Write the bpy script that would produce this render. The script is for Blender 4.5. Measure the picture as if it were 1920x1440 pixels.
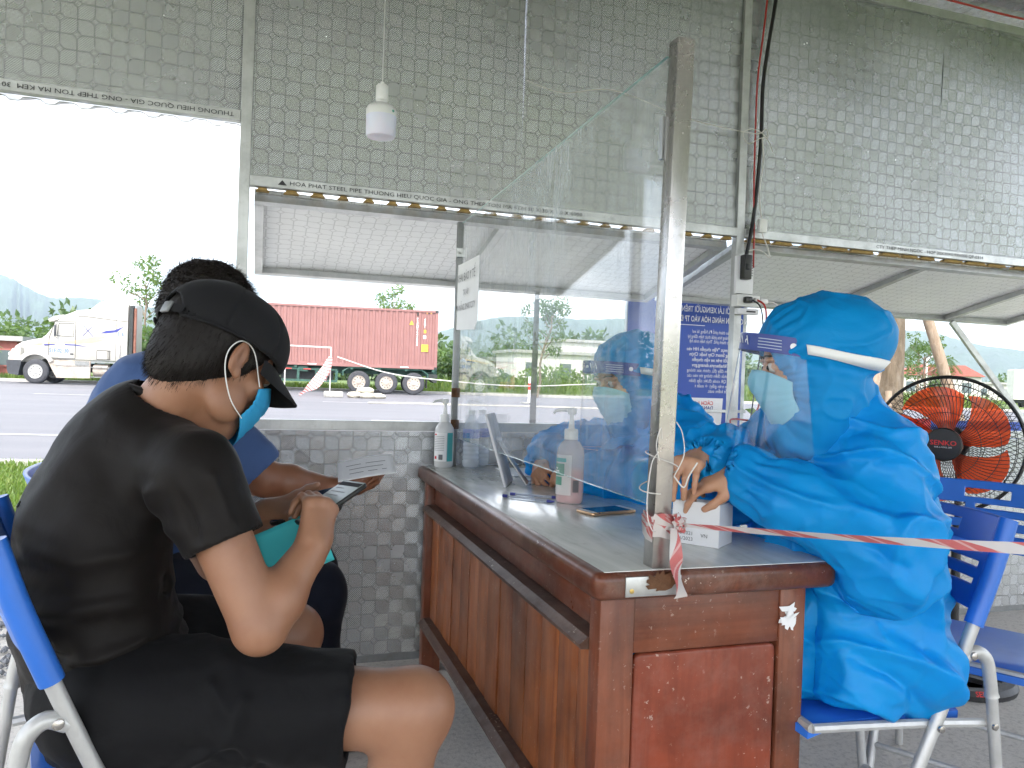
import bpy, bmesh, math, random
import numpy as np
from mathutils import Vector, Matrix, Euler, Quaternion

for _o in list(bpy.data.objects):
    bpy.data.objects.remove(_o)
scene = bpy.context.scene
COL = scene.collection
R = math.radians

# ------------------------------------------------------------------ camera
cam_d = bpy.data.cameras.new('camera')
cam_d.sensor_width = 36.0
cam_d.lens = 36.0 * 1442.0 / 1920.0
cam_d.clip_start = 0.05
cam_d.clip_end = 20000
cam = bpy.data.objects.new('camera', cam_d)
COL.objects.link(cam)
CAM_H = 1.10
_yaw, _pitch, _roll = math.atan(470 / 1442), -math.atan(11 / 1442), 0.035
cam.matrix_world = (Matrix.Translation((0, 0, CAM_H)) @ Matrix.Rotation(-_yaw, 4, 'Z')
                    @ Matrix.Rotation(math.pi / 2 + _pitch, 4, 'X') @ Matrix.Rotation(_roll, 4, 'Z'))
scene.camera = cam

# ------------------------------------------------------------------ world, sun, exposure
SUN_EL, SUN_AZ = R(50), R(205)          # azimuth clockwise from +Y: sun behind the photographer, a bit to the left
world = bpy.data.worlds.new('World')
scene.world = world
world.use_nodes = True
wn, wl = world.node_tree.nodes, world.node_tree.links
wn.clear()
w_out = wn.new('ShaderNodeOutputWorld')
w_bg = wn.new('ShaderNodeBackground')
w_sky = wn.new('ShaderNodeTexSky')
w_sky.sky_type = 'NISHITA'
w_sky.sun_disc = False
w_sky.sun_elevation = SUN_EL
w_sky.sun_rotation = SUN_AZ
w_sky.air_density = 1.0
w_sky.dust_density = 2.2
w_sky.ozone_density = 1.2
w_bg.inputs['Strength'].default_value = 0.125
w_tc = wn.new('ShaderNodeTexCoord')
w_mp = wn.new('ShaderNodeMapping')
w_mp.inputs['Scale'].default_value = (1.0, 1.0, 2.6)
w_ns = wn.new('ShaderNodeTexNoise')
w_ns.inputs['Scale'].default_value = 2.3
w_ns.inputs['Detail'].default_value = 7
w_ns.inputs['Roughness'].default_value = 0.55
w_cr = wn.new('ShaderNodeValToRGB')
w_cr.color_ramp.elements[0].position = 0.38
w_cr.color_ramp.elements[1].position = 0.66
w_mx = wn.new('ShaderNodeMix')
w_mx.data_type = 'RGBA'
w_mx.inputs[7].default_value = (13.0, 13.1, 13.3, 1)
wl.new(w_tc.outputs['Generated'], w_mp.inputs['Vector'])
wl.new(w_mp.outputs['Vector'], w_ns.inputs['Vector'])
wl.new(w_ns.outputs['Fac'], w_cr.inputs['Fac'])
wl.new(w_cr.outputs['Color'], w_mx.inputs[0])
wl.new(w_sky.outputs['Color'], w_mx.inputs[6])
wl.new(w_mx.outputs[2], w_bg.inputs['Color'])
wl.new(w_bg.outputs['Background'], w_out.inputs['Surface'])

sun_d = bpy.data.lights.new('sun', 'SUN')
sun_d.energy = 2.1
sun_d.angle = R(3.0)
sun_d.color = (1.0, 0.95, 0.87)
sun = bpy.data.objects.new('sun', sun_d)
COL.objects.link(sun)
_sd = Vector((math.sin(SUN_AZ) * math.cos(SUN_EL), math.cos(SUN_AZ) * math.cos(SUN_EL), math.sin(SUN_EL)))
sun.rotation_euler = _sd.to_track_quat('Z', 'Y').to_euler()
sun.location = (0, 0, 30)

vs = scene.view_settings
vs.view_transform = 'Standard'
vs.look = 'None'
vs.exposure = 1.74
vs.gamma = 1.0
vs.use_curve_mapping = False
scene.render.engine = 'CYCLES'
cy = scene.cycles
cy.use_denoising = True
try:
    cy.denoiser = 'OPENIMAGEDENOISE'
except Exception:
    pass
cy.max_bounces = 7
cy.diffuse_bounces = 4
cy.glossy_bounces = 3
cy.transmission_bounces = 6
cy.transparent_max_bounces = 12
cy.volume_bounces = 0
cy.caustics_reflective = False
cy.caustics_refractive = False
cy.sample_clamp_indirect = 6.0
cy.use_adaptive_sampling = True
cy.adaptive_threshold = 0.03

# ------------------------------------------------------------------ node helpers / materials
class NT:
    def __init__(s, name):
        s.m = bpy.data.materials.new(name)
        s.m.use_nodes = True
        s.n, s.l = s.m.node_tree.nodes, s.m.node_tree.links
        s.n.clear()
        s.out = s.n.new('ShaderNodeOutputMaterial')
        s.tc = s.n.new('ShaderNodeTexCoord')
    def new(s, t, **kw):
        n = s.n.new(t)
        for k, v in kw.items():
            setattr(n, k, v)
        return n
    def put(s, sock, v):
        if isinstance(v, bpy.types.NodeSocket):
            s.l.new(v, sock)
        elif isinstance(v, (tuple, list)) and len(v) == 3 and sock.type == 'RGBA':
            sock.default_value = (*v, 1)
        else:
            sock.default_value = v
    def math(s, op, a, b=0.0, c=None, clamp=False):
        n = s.new('ShaderNodeMath', operation=op, use_clamp=clamp)
        s.put(n.inputs[0], a); s.put(n.inputs[1], b)
        if c is not None:
            s.put(n.inputs[2], c)
        return n.outputs[0]
    def co(s, kind='Object', scale=(1, 1, 1), loc=(0, 0, 0), rot=(0, 0, 0)):
        mp = s.new('ShaderNodeMapping')
        s.l.new(s.tc.outputs[kind], mp.inputs['Vector'])
        mp.inputs['Scale'].default_value = scale
        mp.inputs['Location'].default_value = loc
        mp.inputs['Rotation'].default_value = rot
        return mp.outputs['Vector']
    def noise(s, vec, scale=5, detail=4, rough=0.55, dist=0.0, color=False):
        n = s.new('ShaderNodeTexNoise')
        s.l.new(vec, n.inputs['Vector'])
        n.inputs['Scale'].default_value = scale
        n.inputs['Detail'].default_value = detail
        n.inputs['Roughness'].default_value = rough
        n.inputs['Distortion'].default_value = dist
        return n.outputs['Color' if color else 'Fac']
    def ramp(s, fac, stops, interp='LINEAR'):
        n = s.new('ShaderNodeValToRGB')
        cr = n.color_ramp
        cr.interpolation = interp
        while len(cr.elements) < len(stops):
            cr.elements.new(0.5)
        for e, (p, c) in zip(cr.elements, stops):
            e.position = p
            e.color = (c, c, c, 1) if isinstance(c, (int, float)) else (*c, 1)
        s.put(n.inputs['Fac'], fac)
        return n.outputs['Color']
    def mix(s, fac, a, b, mode='MIX'):
        n = s.new('ShaderNodeMix', data_type='RGBA', blend_type=mode)
        s.put(n.inputs[0], fac); s.put(n.inputs[6], a); s.put(n.inputs[7], b)
        return n.outputs[2]
    def sep(s, vec):
        n = s.new('ShaderNodeSeparateXYZ')
        s.l.new(vec, n.inputs[0])
        return n.outputs
    def bump(s, h, strength=0.3, dist=0.01, normal=None):
        n = s.new('ShaderNodeBump')
        s.put(n.inputs['Height'], h)
        n.inputs['Strength'].default_value = strength
        n.inputs['Distance'].default_value = dist
        if normal is not None:
            s.l.new(normal, n.inputs['Normal'])
        return n.outputs['Normal']
    def bsdf(s, color=(0.5, 0.5, 0.5), rough=0.5, metal=0.0, normal=None, **kw):
        b = s.new('ShaderNodeBsdfPrincipled')
        s.put(b.inputs['Base Color'], color)
        s.put(b.inputs['Roughness'], rough)
        s.put(b.inputs['Metallic'], metal)
        if normal is not None:
            s.l.new(normal, b.inputs['Normal'])
        for k, v in kw.items():
            s.put(b.inputs[k.replace('_', ' ')], v)
        return b.outputs[0]
    def done(s, shader, disp=None):
        s.l.new(shader, s.out.inputs['Surface'])
        return s.m

M = {}
def simple(name, color, rough=0.5, metal=0.0, var=0.12, scale=6.0, bump=0.0, bscale=80.0, bdist=0.002, kind='Object', **kw):
    t = NT(name)
    v = t.co(kind)
    n = t.noise(v, scale, 5, 0.6)
    f = t.ramp(n, [(0.3, 1 - var), (0.7, 1 + var * 0.4)])
    c = t.mix(1.0, color, f, 'MULTIPLY')
    rr = t.math('MULTIPLY_ADD', t.noise(v, scale * 2.3, 3), 0.25, max(0.0, rough - 0.125))
    nm = t.bump(t.noise(v, bscale, 4), bump, bdist) if bump else None
    M[name] = t.done(t.bsdf(c, rr, metal, nm, **kw))
    return M[name]

def mat_foil(name, base, metal, r0, lo=0.62):
    t = NT(name)
    C = 0.052
    v = t.co('Object', (1 / C, 1 / C, 1 / C))
    x, y, z = t.sep(v)
    # sheets lie in local X-Y; square cells, small diamonds on every other corner
    fx = t.math('PINGPONG', x, 0.5)          # 0 on cell borders
    fy = t.math('PINGPONG', y, 0.5)
    edge = t.math('MINIMUM', fx, fy)
    u = t.math('PINGPONG', t.math('MULTIPLY', t.math('ADD', x, y), 0.5), 0.5)
    w = t.math('PINGPONG', t.math('MULTIPLY', t.math('SUBTRACT', x, y), 0.5), 0.5)
    dm = t.math('MAXIMUM', u, w)             # 0 on diamond centres
    line = t.math('MULTIPLY', t.math('LESS_THAN', edge, 0.040), t.math('GREATER_THAN', dm, 0.16))
    ring = t.math('COMPARE', dm, 0.140, 0.030)
    groove = t.math('MAXIMUM', line, ring)
    par = t.math('PINGPONG', t.math('ADD', t.math('FLOOR', x), t.math('FLOOR', y)), 1.0)
    h1 = t.math('SINE', t.math('MULTIPLY', t.math('ADD', x, y), 40.0))
    h2 = t.math('SINE', t.math('MULTIPLY', t.math('SUBTRACT', x, y), 40.0))
    inside = t.mix(par, t.math('MULTIPLY', h1, h2), t.math('ADD', h2, t.math('MULTIPLY_ADD', t.noise(v, 9, 1), 2.2, -1.1)))
    hgt = t.math('MULTIPLY_ADD', inside, 0.10, t.math('MULTIPLY', groove, -1.0))
    vo = t.co('Object')
    dn = t.noise(vo, 2.1, 5, 0.65)
    nm = t.bump(t.math('MULTIPLY_ADD', dn, 1.6, hgt), 1.0, 0.0030)
    dust = t.ramp(dn, [(0.35, 0.0), (0.75, 1.0)])
    col = t.mix(t.math('MULTIPLY', dust, 0.4), base, tuple(q * 0.78 for q in base))
    col = t.mix(t.math('MULTIPLY', groove, 0.45), col, tuple(q * 0.45 for q in base))
    rough = t.math('ADD', t.math('MULTIPLY', dust, 0.12), t.math('MULTIPLY_ADD', par, 0.025, r0))
    M[name] = t.done(t.bsdf(col, rough, metal, nm))
mat_foil('foil', (0.360, 0.368, 0.376), 0.97, 0.185)
mat_foil('foil_lit', (0.84, 0.85, 0.86), 0.25, 0.40)  # same foil for the flaps, light bounced off the ground put into its colour

def mat_steel(name, col, rough, rust=0.25, metal=0.9, spec=120):
    t = NT(name)
    v = t.co('Object')
    vs_ = t.co('Object', (spec, spec, 3))
    streak = t.noise(vs_, 1.0, 3, 0.6)
    blot = t.noise(v, 9, 5, 0.65)
    r1 = t.ramp(t.noise(v, 24, 5, 0.7), [(0.56, 0), (0.70, 1)])
    c = t.mix(t.math('MULTIPLY', streak, 0.35), col, tuple(x * 0.62 for x in col))
    c = t.mix(t.ramp(blot, [(0.42, 0), (0.68, 0.55)]), c, tuple(x * 0.55 for x in col))
    c = t.mix(t.math('MULTIPLY', r1, rust), c, (0.16, 0.095, 0.06))
    rr = t.math('ADD', t.math('MULTIPLY', blot, 0.3), rough - 0.12)
    mt = t.math('SUBTRACT', metal, t.math('MULTIPLY', r1, rust))
    M[name] = t.done(t.bsdf(c, rr, mt, t.bump(blot, 0.08, 0.003)))
mat_steel('galv', (0.52, 0.53, 0.53), 0.42, 0.18)
mat_steel('galv_dark', (0.30, 0.31, 0.31), 0.5, 0.3)
mat_steel('stainless', (0.50, 0.48, 0.455), 0.24, 0.35)
mat_steel('chrome_grey', (0.55, 0.55, 0.54), 0.38, 0.03, 0.35)

def mat_wood(name, base, dark, axis, rough=0.3, wear=0.3):
    t = NT(name)
    sc = [26, 26, 26]
    sc[axis] = 1.6
    v = t.co('Object', tuple(sc))
    oi = t.new('ShaderNodeObjectInfo')
    ad = t.new('ShaderNodeVectorMath', operation='ADD')
    cb = t.new('ShaderNodeCombineXYZ')
    rnd = t.math('MULTIPLY', oi.outputs['Random'], 37.0)
    for i in range(3):
        t.l.new(rnd, cb.inputs[i])
    t.l.new(v, ad.inputs[0]); t.l.new(cb.outputs[0], ad.inputs[1])
    g = t.noise(ad.outputs[0], 1.0, 7, 0.65, 1.2)
    vo = t.co('Object')
    stain = t.noise(vo, 3.3, 6, 0.6, 0.4)
    c = t.mix(t.ramp(g, [(0.32, 0), (0.68, 1)]), base, dark)
    c = t.mix(t.ramp(stain, [(0.46, 0), (0.72, 0.85)]), c, tuple(x * 0.35 for x in dark))
    tone = t.math('MULTIPLY_ADD', oi.outputs['Random'], 0.5, 0.72)
    c = t.mix(1.0, c, t.mix(0.0, tone, tone), 'MULTIPLY')
    chip = t.ramp(t.noise(vo, 95, 3, 0.6), [(0.65, 0), (0.69, 1)])
    patch = t.ramp(t.noise(vo, 5, 4, 0.6), [(0.48, 0), (0.62, 1)])
    c = t.mix(t.math('MULTIPLY', t.math('MULTIPLY', chip, patch), wear), c, (0.55, 0.47, 0.40))
    dust = t.ramp(t.noise(vo, 14, 6, 0.7), [(0.45, 0), (0.8, 1)])
    c = t.mix(t.math('MULTIPLY', dust, wear * 0.3), c, (0.40, 0.33, 0.29))
    rr = t.math('ADD', t.math('MULTIPLY', stain, 0.25), rough - 0.1)
    M[name] = t.done(t.bsdf(c, rr, 0, t.bump(g, 0.10, 0.002), Coat_Weight=0.06, Coat_Roughness=0.25, Specular_IOR_Level=0.35))
mat_wood('wood_x', (0.20, 0.062, 0.030), (0.115, 0.032, 0.017), 0)
mat_wood('wood_y', (0.20, 0.062, 0.031), (0.105, 0.030, 0.016), 1, 0.28, 0.9)
mat_wood('wood_z', (0.22, 0.066, 0.031), (0.12, 0.034, 0.017), 2)
mat_wood('ledge_wood', (0.155, 0.085, 0.060), (0.085, 0.040, 0.028), 1, 0.45, 1.0)
mat_wood('plank_z', (0.44, 0.145, 0.042), (0.24, 0.066, 0.022), 2, 0.40, 0.6)
mat_wood('panel_red', (0.24, 0.048, 0.021), (0.165, 0.033, 0.016), 2, 0.34, 0.5)

def mat_laminate():
    t = NT('marbled_laminate')
    v = t.co('Object', (9, 1.6, 9))
    a = t.noise(v, 1.4, 7, 0.6, 1.5)
    vo = t.co('Object')
    b = t.noise(vo, 22, 5, 0.7)
    c = t.ramp(a, [(0.3, (0.46, 0.48, 0.43)), (0.5, (0.60, 0.61, 0.56)), (0.7, (0.70, 0.70, 0.65))])
    c = t.mix(t.ramp(b, [(0.6, 0), (0.8, 0.5)]), c, (0.30, 0.27, 0.23))
    M['laminate'] = t.done(t.bsdf(c, t.math('MULTIPLY_ADD', b, 0.25, 0.09), 0, Coat_Weight=0.4, Coat_Roughness=0.12))
mat_laminate()

def mat_glass(name, tint, smudge, rough=0.0, scale=4.0, ior=1.5):
    t = NT(name)
    v = t.co('Object')
    fr = t.new('ShaderNodeFresnel')
    gm = t.new('ShaderNodeNewGeometry')
    t.l.new(t.math('MULTIPLY_ADD', gm.outputs['Backfacing'], 1.0 / ior - ior, ior), fr.inputs['IOR'])
    tr = t.new('ShaderNodeBsdfTransparent')
    t.put(tr.inputs['Color'], tint)
    gl = t.new('ShaderNodeBsdfGlossy')
    t.put(gl.inputs['Roughness'], rough)
    mx = t.new('ShaderNodeMixShader')
    t.l.new(fr.outputs[0], mx.inputs[0]); t.l.new(tr.outputs[0], mx.inputs[1]); t.l.new(gl.outputs[0], mx.inputs[2])
    df = t.new('ShaderNodeBsdfTranslucent')
    t.put(df.inputs['Color'], (0.75, 0.80, 0.82))
    d2 = t.new('ShaderNodeBsdfDiffuse')
    t.put(d2.inputs['Color'], (0.78, 0.82, 0.84))
    dd = t.new('ShaderNodeMixShader')
    t.l.new(df.outputs[0], dd.inputs[1]); t.l.new(d2.outputs[0], dd.inputs[2])
    vst = t.co('Object', (scale * 7, scale * 7, scale * 1.2))
    s1 = t.ramp(t.noise(vst, 1.0, 6, 0.65, 0.6), [(0.40, 0), (0.8, 1)])
    s2 = t.ramp(t.noise(v, scale * 0.7, 5, 0.6, 0.8), [(0.42, 0), (0.68, 1)])
    sm = t.math('MULTIPLY', t.math('MULTIPLY', s1, s2), smudge)
    sm = t.math('ADD', sm, smudge * 0.03)
    m2 = t.new('ShaderNodeMixShader')
    t.l.new(sm, m2.inputs[0]); t.l.new(mx.outputs[0], m2.inputs[1]); t.l.new(dd.outputs[0], m2.inputs[2])
    M[name] = t.done(m2.outputs[0])
mat_glass('screen_glass', (0.986, 0.993, 0.990), 0.55)
mat_glass('visor_film', (0.988, 0.990, 0.992), 0.09, 0.02, 5.0)
mat_glass('cab_glass', (0.35, 0.42, 0.42), 0.10, 0.0)
simple('glass_edge', (0.25, 0.50, 0.43), 0.15, 0.0, 0.1)

def mat_asphalt():
    t = NT('asphalt')
    v = t.co('Object')
    a = t.noise(v, 0.12, 6, 0.6)
    b = t.noise(v, 60, 3, 0.7)
    st = t.noise(t.co('Object', (0.05, 0.9, 1)), 1.0, 5, 0.6)
    c = t.mix(t.ramp(a, [(0.3, 0), (0.7, 1)]), (0.105, 0.107, 0.122), (0.155, 0.155, 0.170))
    c = t.mix(t.ramp(st, [(0.4, 0), (0.75, 0.5)]), c, (0.19, 0.185, 0.19))
    c = t.mix(t.math('MULTIPLY', b, 0.35), c, (0.07, 0.07, 0.08))
    M['asphalt'] = t.done(t.bsdf(c, 0.75, 0, t.bump(b, 0.3, 0.01)))
mat_asphalt()

def mat_concrete():
    t = NT('concrete_floor')
    v = t.co('Object')
    a = t.noise(v, 1.1, 7, 0.65)
    b = t.noise(v, 55, 5, 0.75)
    d = t.noise(v, 230, 3, 0.7)
    c = t.mix(t.ramp(a, [(0.3, 0), (0.7, 1)]), (0.54, 0.505, 0.455), (0.68, 0.64, 0.58))
    c = t.mix(t.ramp(b, [(0.48, 0), (0.72, 0.8)]), c, (0.30, 0.275, 0.25))
    c = t.mix(t.ramp(d, [(0.62, 0), (0.72, 0.9)]), c, (0.72, 0.70, 0.67))
    h = t.math('ADD', b, t.math('MULTIPLY', d, 0.5))
    M['concrete'] = t.done(t.bsdf(c, 0.9, 0, t.bump(h, 0.7, 0.008)))
mat_concrete()

def mat_ground():
    t = NT('grassy_ground')
    v = t.co('Object')
    a = t.noise(v, 0.35, 7, 0.65)
    b = t.noise(v, 6, 6, 0.7)
    c = t.mix(t.ramp(a, [(0.35, 0), (0.65, 1)]), (0.060, 0.115, 0.022), (0.105, 0.145, 0.035))
    c = t.mix(t.ramp(b, [(0.5, 0), (0.75, 0.8)]), c, (0.16, 0.145, 0.075))
    M['ground'] = t.done(t.bsdf(c, 0.95, 0, t.bump(b, 0.6, 0.05)))
mat_ground()

def mat_leaf(name, c1, c2, trans=0.35):
    t = NT(name)
    oi = t.new('ShaderNodeObjectInfo')
    g = t.new('ShaderNodeNewGeometry')
    rnd = g.outputs['Random Per Island']
    c = t.mix(rnd, c1, c2)
    b = t.bsdf(c, 0.5)
    tl = t.new('ShaderNodeBsdfTranslucent')
    t.put(tl.inputs['Color'], t.mix(0.5, c, (0.25, 0.38, 0.05)))
    mx = t.new('ShaderNodeMixShader')
    mx.inputs[0].default_value = trans
    t.l.new(b, mx.inputs[1]); t.l.new(tl.outputs[0], mx.inputs[2])
    M[name] = t.done(mx.outputs[0])
mat_leaf('leaf', (0.035, 0.085, 0.020), (0.085, 0.150, 0.035))
mat_leaf('leaf_light', (0.07, 0.14, 0.025), (0.13, 0.20, 0.045))
mat_leaf('leaf_dark', (0.020, 0.055, 0.016), (0.050, 0.100, 0.028))
mat_leaf('grass_blade', (0.07, 0.15, 0.02), (0.17, 0.22, 0.05), 0.3)
mat_leaf('forest', (0.030, 0.075, 0.022), (0.075, 0.125, 0.038), 0.2)

def mat_bark(name, c1, c2):
    t = NT(name)
    v = t.co('Object', (14, 14, 3.5))
    a = t.noise(v, 1.6, 8, 0.7, 0.6)
    b = t.noise(t.co('Object'), 5, 4, 0.6)
    c = t.mix(t.ramp(a, [(0.3, 0), (0.7, 1)]), c1, c2)
    c = t.mix(t.ramp(b, [(0.55, 0), (0.75, 0.6)]), c, (0.33, 0.30, 0.26))
    M[name] = t.done(t.bsdf(c, 0.9, 0, t.bump(a, 1.0, 0.03)))
mat_bark('bark', (0.10, 0.075, 0.050), (0.26, 0.205, 0.150))
mat_bark('bark_pole', (0.30, 0.21, 0.14), (0.48, 0.38, 0.30))

def mat_cloth(name, c, c2=None, rough=0.8, weave=900, sheen=0.1, trans=0.0, var=0.25, wr=0.25, wscale=9, spec=0.15):
    t = NT(name)
    v = t.co('Object')
    a = t.noise(v, 5, 5, 0.6)
    cc = t.mix(t.ramp(a, [(0.35, 0), (0.7, var)]), c, c2 or tuple(x * 0.6 for x in c))
    wv = t.noise(v, weave, 2, 0.5)
    wn_ = t.noise(v, wscale, 5, 0.55, 0.8)
    nm = t.bump(wv, 0.12, 0.0006)
    nm = t.bump(wn_, wr, 0.012, nm)
    b = t.bsdf(cc, rough, 0, nm, Sheen_Weight=sheen, Sheen_Roughness=0.5, Specular_IOR_Level=spec)
    if trans:
        tl = t.new('ShaderNodeBsdfTranslucent')
        t.put(tl.inputs['Color'], cc)
        mx = t.new('ShaderNodeMixShader')
        mx.inputs[0].default_value = trans
        t.l.new(b, mx.inputs[1]); t.l.new(tl.outputs[0], mx.inputs[2])
        b = mx.outputs[0]
    M[name] = t.done(b)
mat_cloth('tee_black', (0.0066, 0.0052, 0.0047), (0.0095, 0.0072, 0.0064), 0.58, 1100, 0.03, 0, 0.3, 0.25, 11)
mat_cloth('shorts_black', (0.0055, 0.0055, 0.0065), None, 0.75, 900, 0.02, 0, 0.3, 0.25, 12)
mat_cloth('cap_black', (0.012, 0.012, 0.0135), None, 0.8, 700, 0.05, 0, 0.3, 0.08)
mat_cloth('shirt_blue', (0.060, 0.108, 0.250), (0.045, 0.085, 0.20), 0.75, 900, 0.1, 0, 0.5, 0.3, 12)
mat_cloth('trousers_navy', (0.006, 0.008, 0.016), None, 0.8, 900, 0.05, 0, 0.3, 0.3)
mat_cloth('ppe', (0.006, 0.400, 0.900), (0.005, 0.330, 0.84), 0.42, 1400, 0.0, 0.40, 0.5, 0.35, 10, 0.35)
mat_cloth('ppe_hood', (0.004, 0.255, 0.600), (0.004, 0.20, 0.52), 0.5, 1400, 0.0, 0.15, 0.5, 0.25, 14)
mat_cloth('mask_blue', (0.045, 0.36, 0.66), (0.05, 0.42, 0.70), 0.7, 1500, 0.0, 0.15, 0.3, 0.06)
mat_cloth('mask_pale', (0.22, 0.52, 0.68), (0.30, 0.58, 0.72), 0.7, 1500, 0.0, 0.15, 0.3, 0.06)
mat_cloth('white_elastic', (0.78, 0.78, 0.76), None, 0.7, 900, 0, 0, 0.2, 0.05)
mat_cloth('white_shirt', (0.72, 0.72, 0.74), None, 0.8, 900, 0, 0, 0.2, 0.2)

def mat_skin(name, c, c2):
    t = NT(name)
    v = t.co('Object')
    a = t.noise(v, 9, 5, 0.6)
    b = t.noise(v, 260, 3, 0.6)
    cc = t.mix(t.ramp(a, [(0.35, 0), (0.7, 1)]), c, c2)
    M[name] = t.done(t.bsdf(cc, t.math('MULTIPLY_ADD', b, 0.2, 0.38), 0, t.bump(b, 0.12, 0.001),
                            Subsurface_Weight=0.12, Subsurface_Radius=(0.012, 0.005, 0.003), Subsurface_Scale=0.5))
mat_skin('skin_a', (0.325, 0.165, 0.098), (0.265, 0.122, 0.068))
mat_skin('skin_b', (0.24, 0.098, 0.052), (0.20, 0.080, 0.042))
mat_skin('skin_c', (0.50, 0.27, 0.165), (0.44, 0.22, 0.13))
simple('nail', (0.50, 0.27, 0.20), 0.3)

def mat_hair():
    t = NT('hair_black')
    g = t.new('ShaderNodeNewGeometry')
    c = t.mix(g.outputs['Random Per Island'], (0.006, 0.005, 0.0045), (0.017, 0.012, 0.010))
    M['hair'] = t.done(t.bsdf(c, 0.6, Specular_IOR_Level=0.25))
mat_hair()

simple('plastic_blue', (0.025, 0.150, 0.58), 0.34, 0, 0.15, 4)
simple('plastic_white', (0.72, 0.72, 0.70), 0.35, 0, 0.06)
simple('plastic_black', (0.012, 0.012, 0.013), 0.38, 0, 0.2)
simple('plastic_dark', (0.03, 0.03, 0.032), 0.5, 0, 0.3, 30)
simple('paper', (0.80, 0.80, 0.80), 0.8, 0, 0.04)
simple('paper_teal', (0.05, 0.50, 0.54), 0.75, 0, 0.08)
simple('card_white', (0.72, 0.72, 0.74), 0.6, 0, 0.05)
simple('ink', (0.03, 0.03, 0.035), 0.8, 0, 0.0)
simple('ink_grey', (0.16, 0.16, 0.17), 0.8, 0, 0.0)
simple('ink_blue', (0.02, 0.05, 0.22), 0.7, 0, 0.0)
simple('ink_red', (0.62, 0.03, 0.035), 0.7, 0, 0.05)
simple('print_white', (0.82, 0.82, 0.84), 0.6, 0, 0.02)
simple('rubber', (0.020, 0.020, 0.023), 0.8, 0, 0.3, 12, 0.4, 60, 0.01)
simple('rubber_grey', (0.055, 0.057, 0.066), 0.85, 0, 0.3, 12, 0.4, 60, 0.01)
simple('cable_red', (0.42, 0.025, 0.02), 0.45)
simple('cable_black', (0.010, 0.010, 0.011), 0.45)
simple('cord_white', (0.62, 0.60, 0.57), 0.6)
simple('foam_yellow', (0.36, 0.24, 0.085), 0.9, 0, 0.35, 40, 0.6, 60, 0.01)
simple('foam_edge', (0.48, 0.46, 0.38), 0.9, 0, 0.3, 30, 0.5, 60, 0.01)
simple('rust', (0.14, 0.065, 0.03), 0.85, 0.2, 0.4, 30, 0.5, 90, 0.003)
simple('gold', (0.62, 0.40, 0.24), 0.3, 0.85, 0.05)
simple('brass', (0.55, 0.40, 0.14), 0.3, 0.9, 0.1)
simple('frame_dark', (0.035, 0.04, 0.04), 0.7, 0.1, 0.4, 6)
simple('trailer_green', (0.030, 0.090, 0.070), 0.6, 0.1, 0.35, 5)
simple('kerb', (0.42, 0.41, 0.38), 0.9, 0, 0.25, 4, 0.5, 40, 0.01)
simple('line_white', (0.55, 0.55, 0.53), 0.8, 0, 0.3, 5)
simple('sand_bag', (0.50, 0.46, 0.38), 0.9, 0, 0.25, 8, 0.5, 60, 0.02)
simple('banner_blue', (0.032, 0.082, 0.40), 0.5, 0, 0.06, 3)
simple('barrier_red', (0.60, 0.04, 0.04), 0.6)
simple('roof_red', (0.36, 0.12, 0.10), 0.8, 0, 0.15)
simple('house_white', (0.62, 0.61, 0.57), 0.85, 0, 0.12, 2)
simple('house_grey', (0.35, 0.35, 0.34), 0.85, 0, 0.2, 2)
simple('mountain', (0.050, 0.085, 0.040), 1.0, 0, 0.35, 0.004, 0.9, 0.02, 20)
simple('bulb_body', (0.70, 0.70, 0.68), 0.35)
simple('bulb_diffuser', (0.62, 0.62, 0.72), 0.45, 0, 0.02, 6, 0, 80, 0.002, 'Object', Subsurface_Weight=0.2)  # plain pale diffuser plastic, no emission
simple('metal_sheet', (0.25, 0.30, 0.33), 0.5, 0.4, 0.2)
simple('eye_white', (0.55, 0.52, 0.50), 0.2)
simple('eye_dark', (0.012, 0.008, 0.006), 0.12)
simple('screen_phone', (0.30, 0.36, 0.33), 0.08, 0, 0.03)
simple('screen_dark', (0.012, 0.035, 0.075), 0.06, 0, 0.1)
simple('label_green', (0.10, 0.30, 0.22), 0.5)
simple('label_teal', (0.06, 0.36, 0.36), 0.5)
simple('label_blue', (0.03, 0.09, 0.50), 0.4)
simple('soil', (0.10, 0.08, 0.06), 0.95, 0, 0.4, 8, 0.7, 30, 0.02)

def mat_gel(name, col, alpha):
    t = NT(name)
    tr = t.new('ShaderNodeBsdfTransparent')
    t.put(tr.inputs['Color'], col)
    b = t.bsdf(col, 0.15, 0)
    mx = t.new('ShaderNodeMixShader')
    mx.inputs[0].default_value = alpha
    t.l.new(tr.outputs[0], mx.inputs[1]); t.l.new(b, mx.inputs[2])
    M[name] = t.done(mx.outputs[0])
mat_gel('bottle_clear', (0.86, 0.90, 0.94), 0.34)
mat_gel('bottle_milky', (0.80, 0.80, 0.79), 0.72)
mat_gel('gel_pink', (0.92, 0.42, 0.42), 0.85)
mat_gel('bottle_frosted', (0.90, 0.86, 0.85), 0.38)
mat_gel('fan_blade', (0.90, 0.13, 0.05), 0.45)

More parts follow.
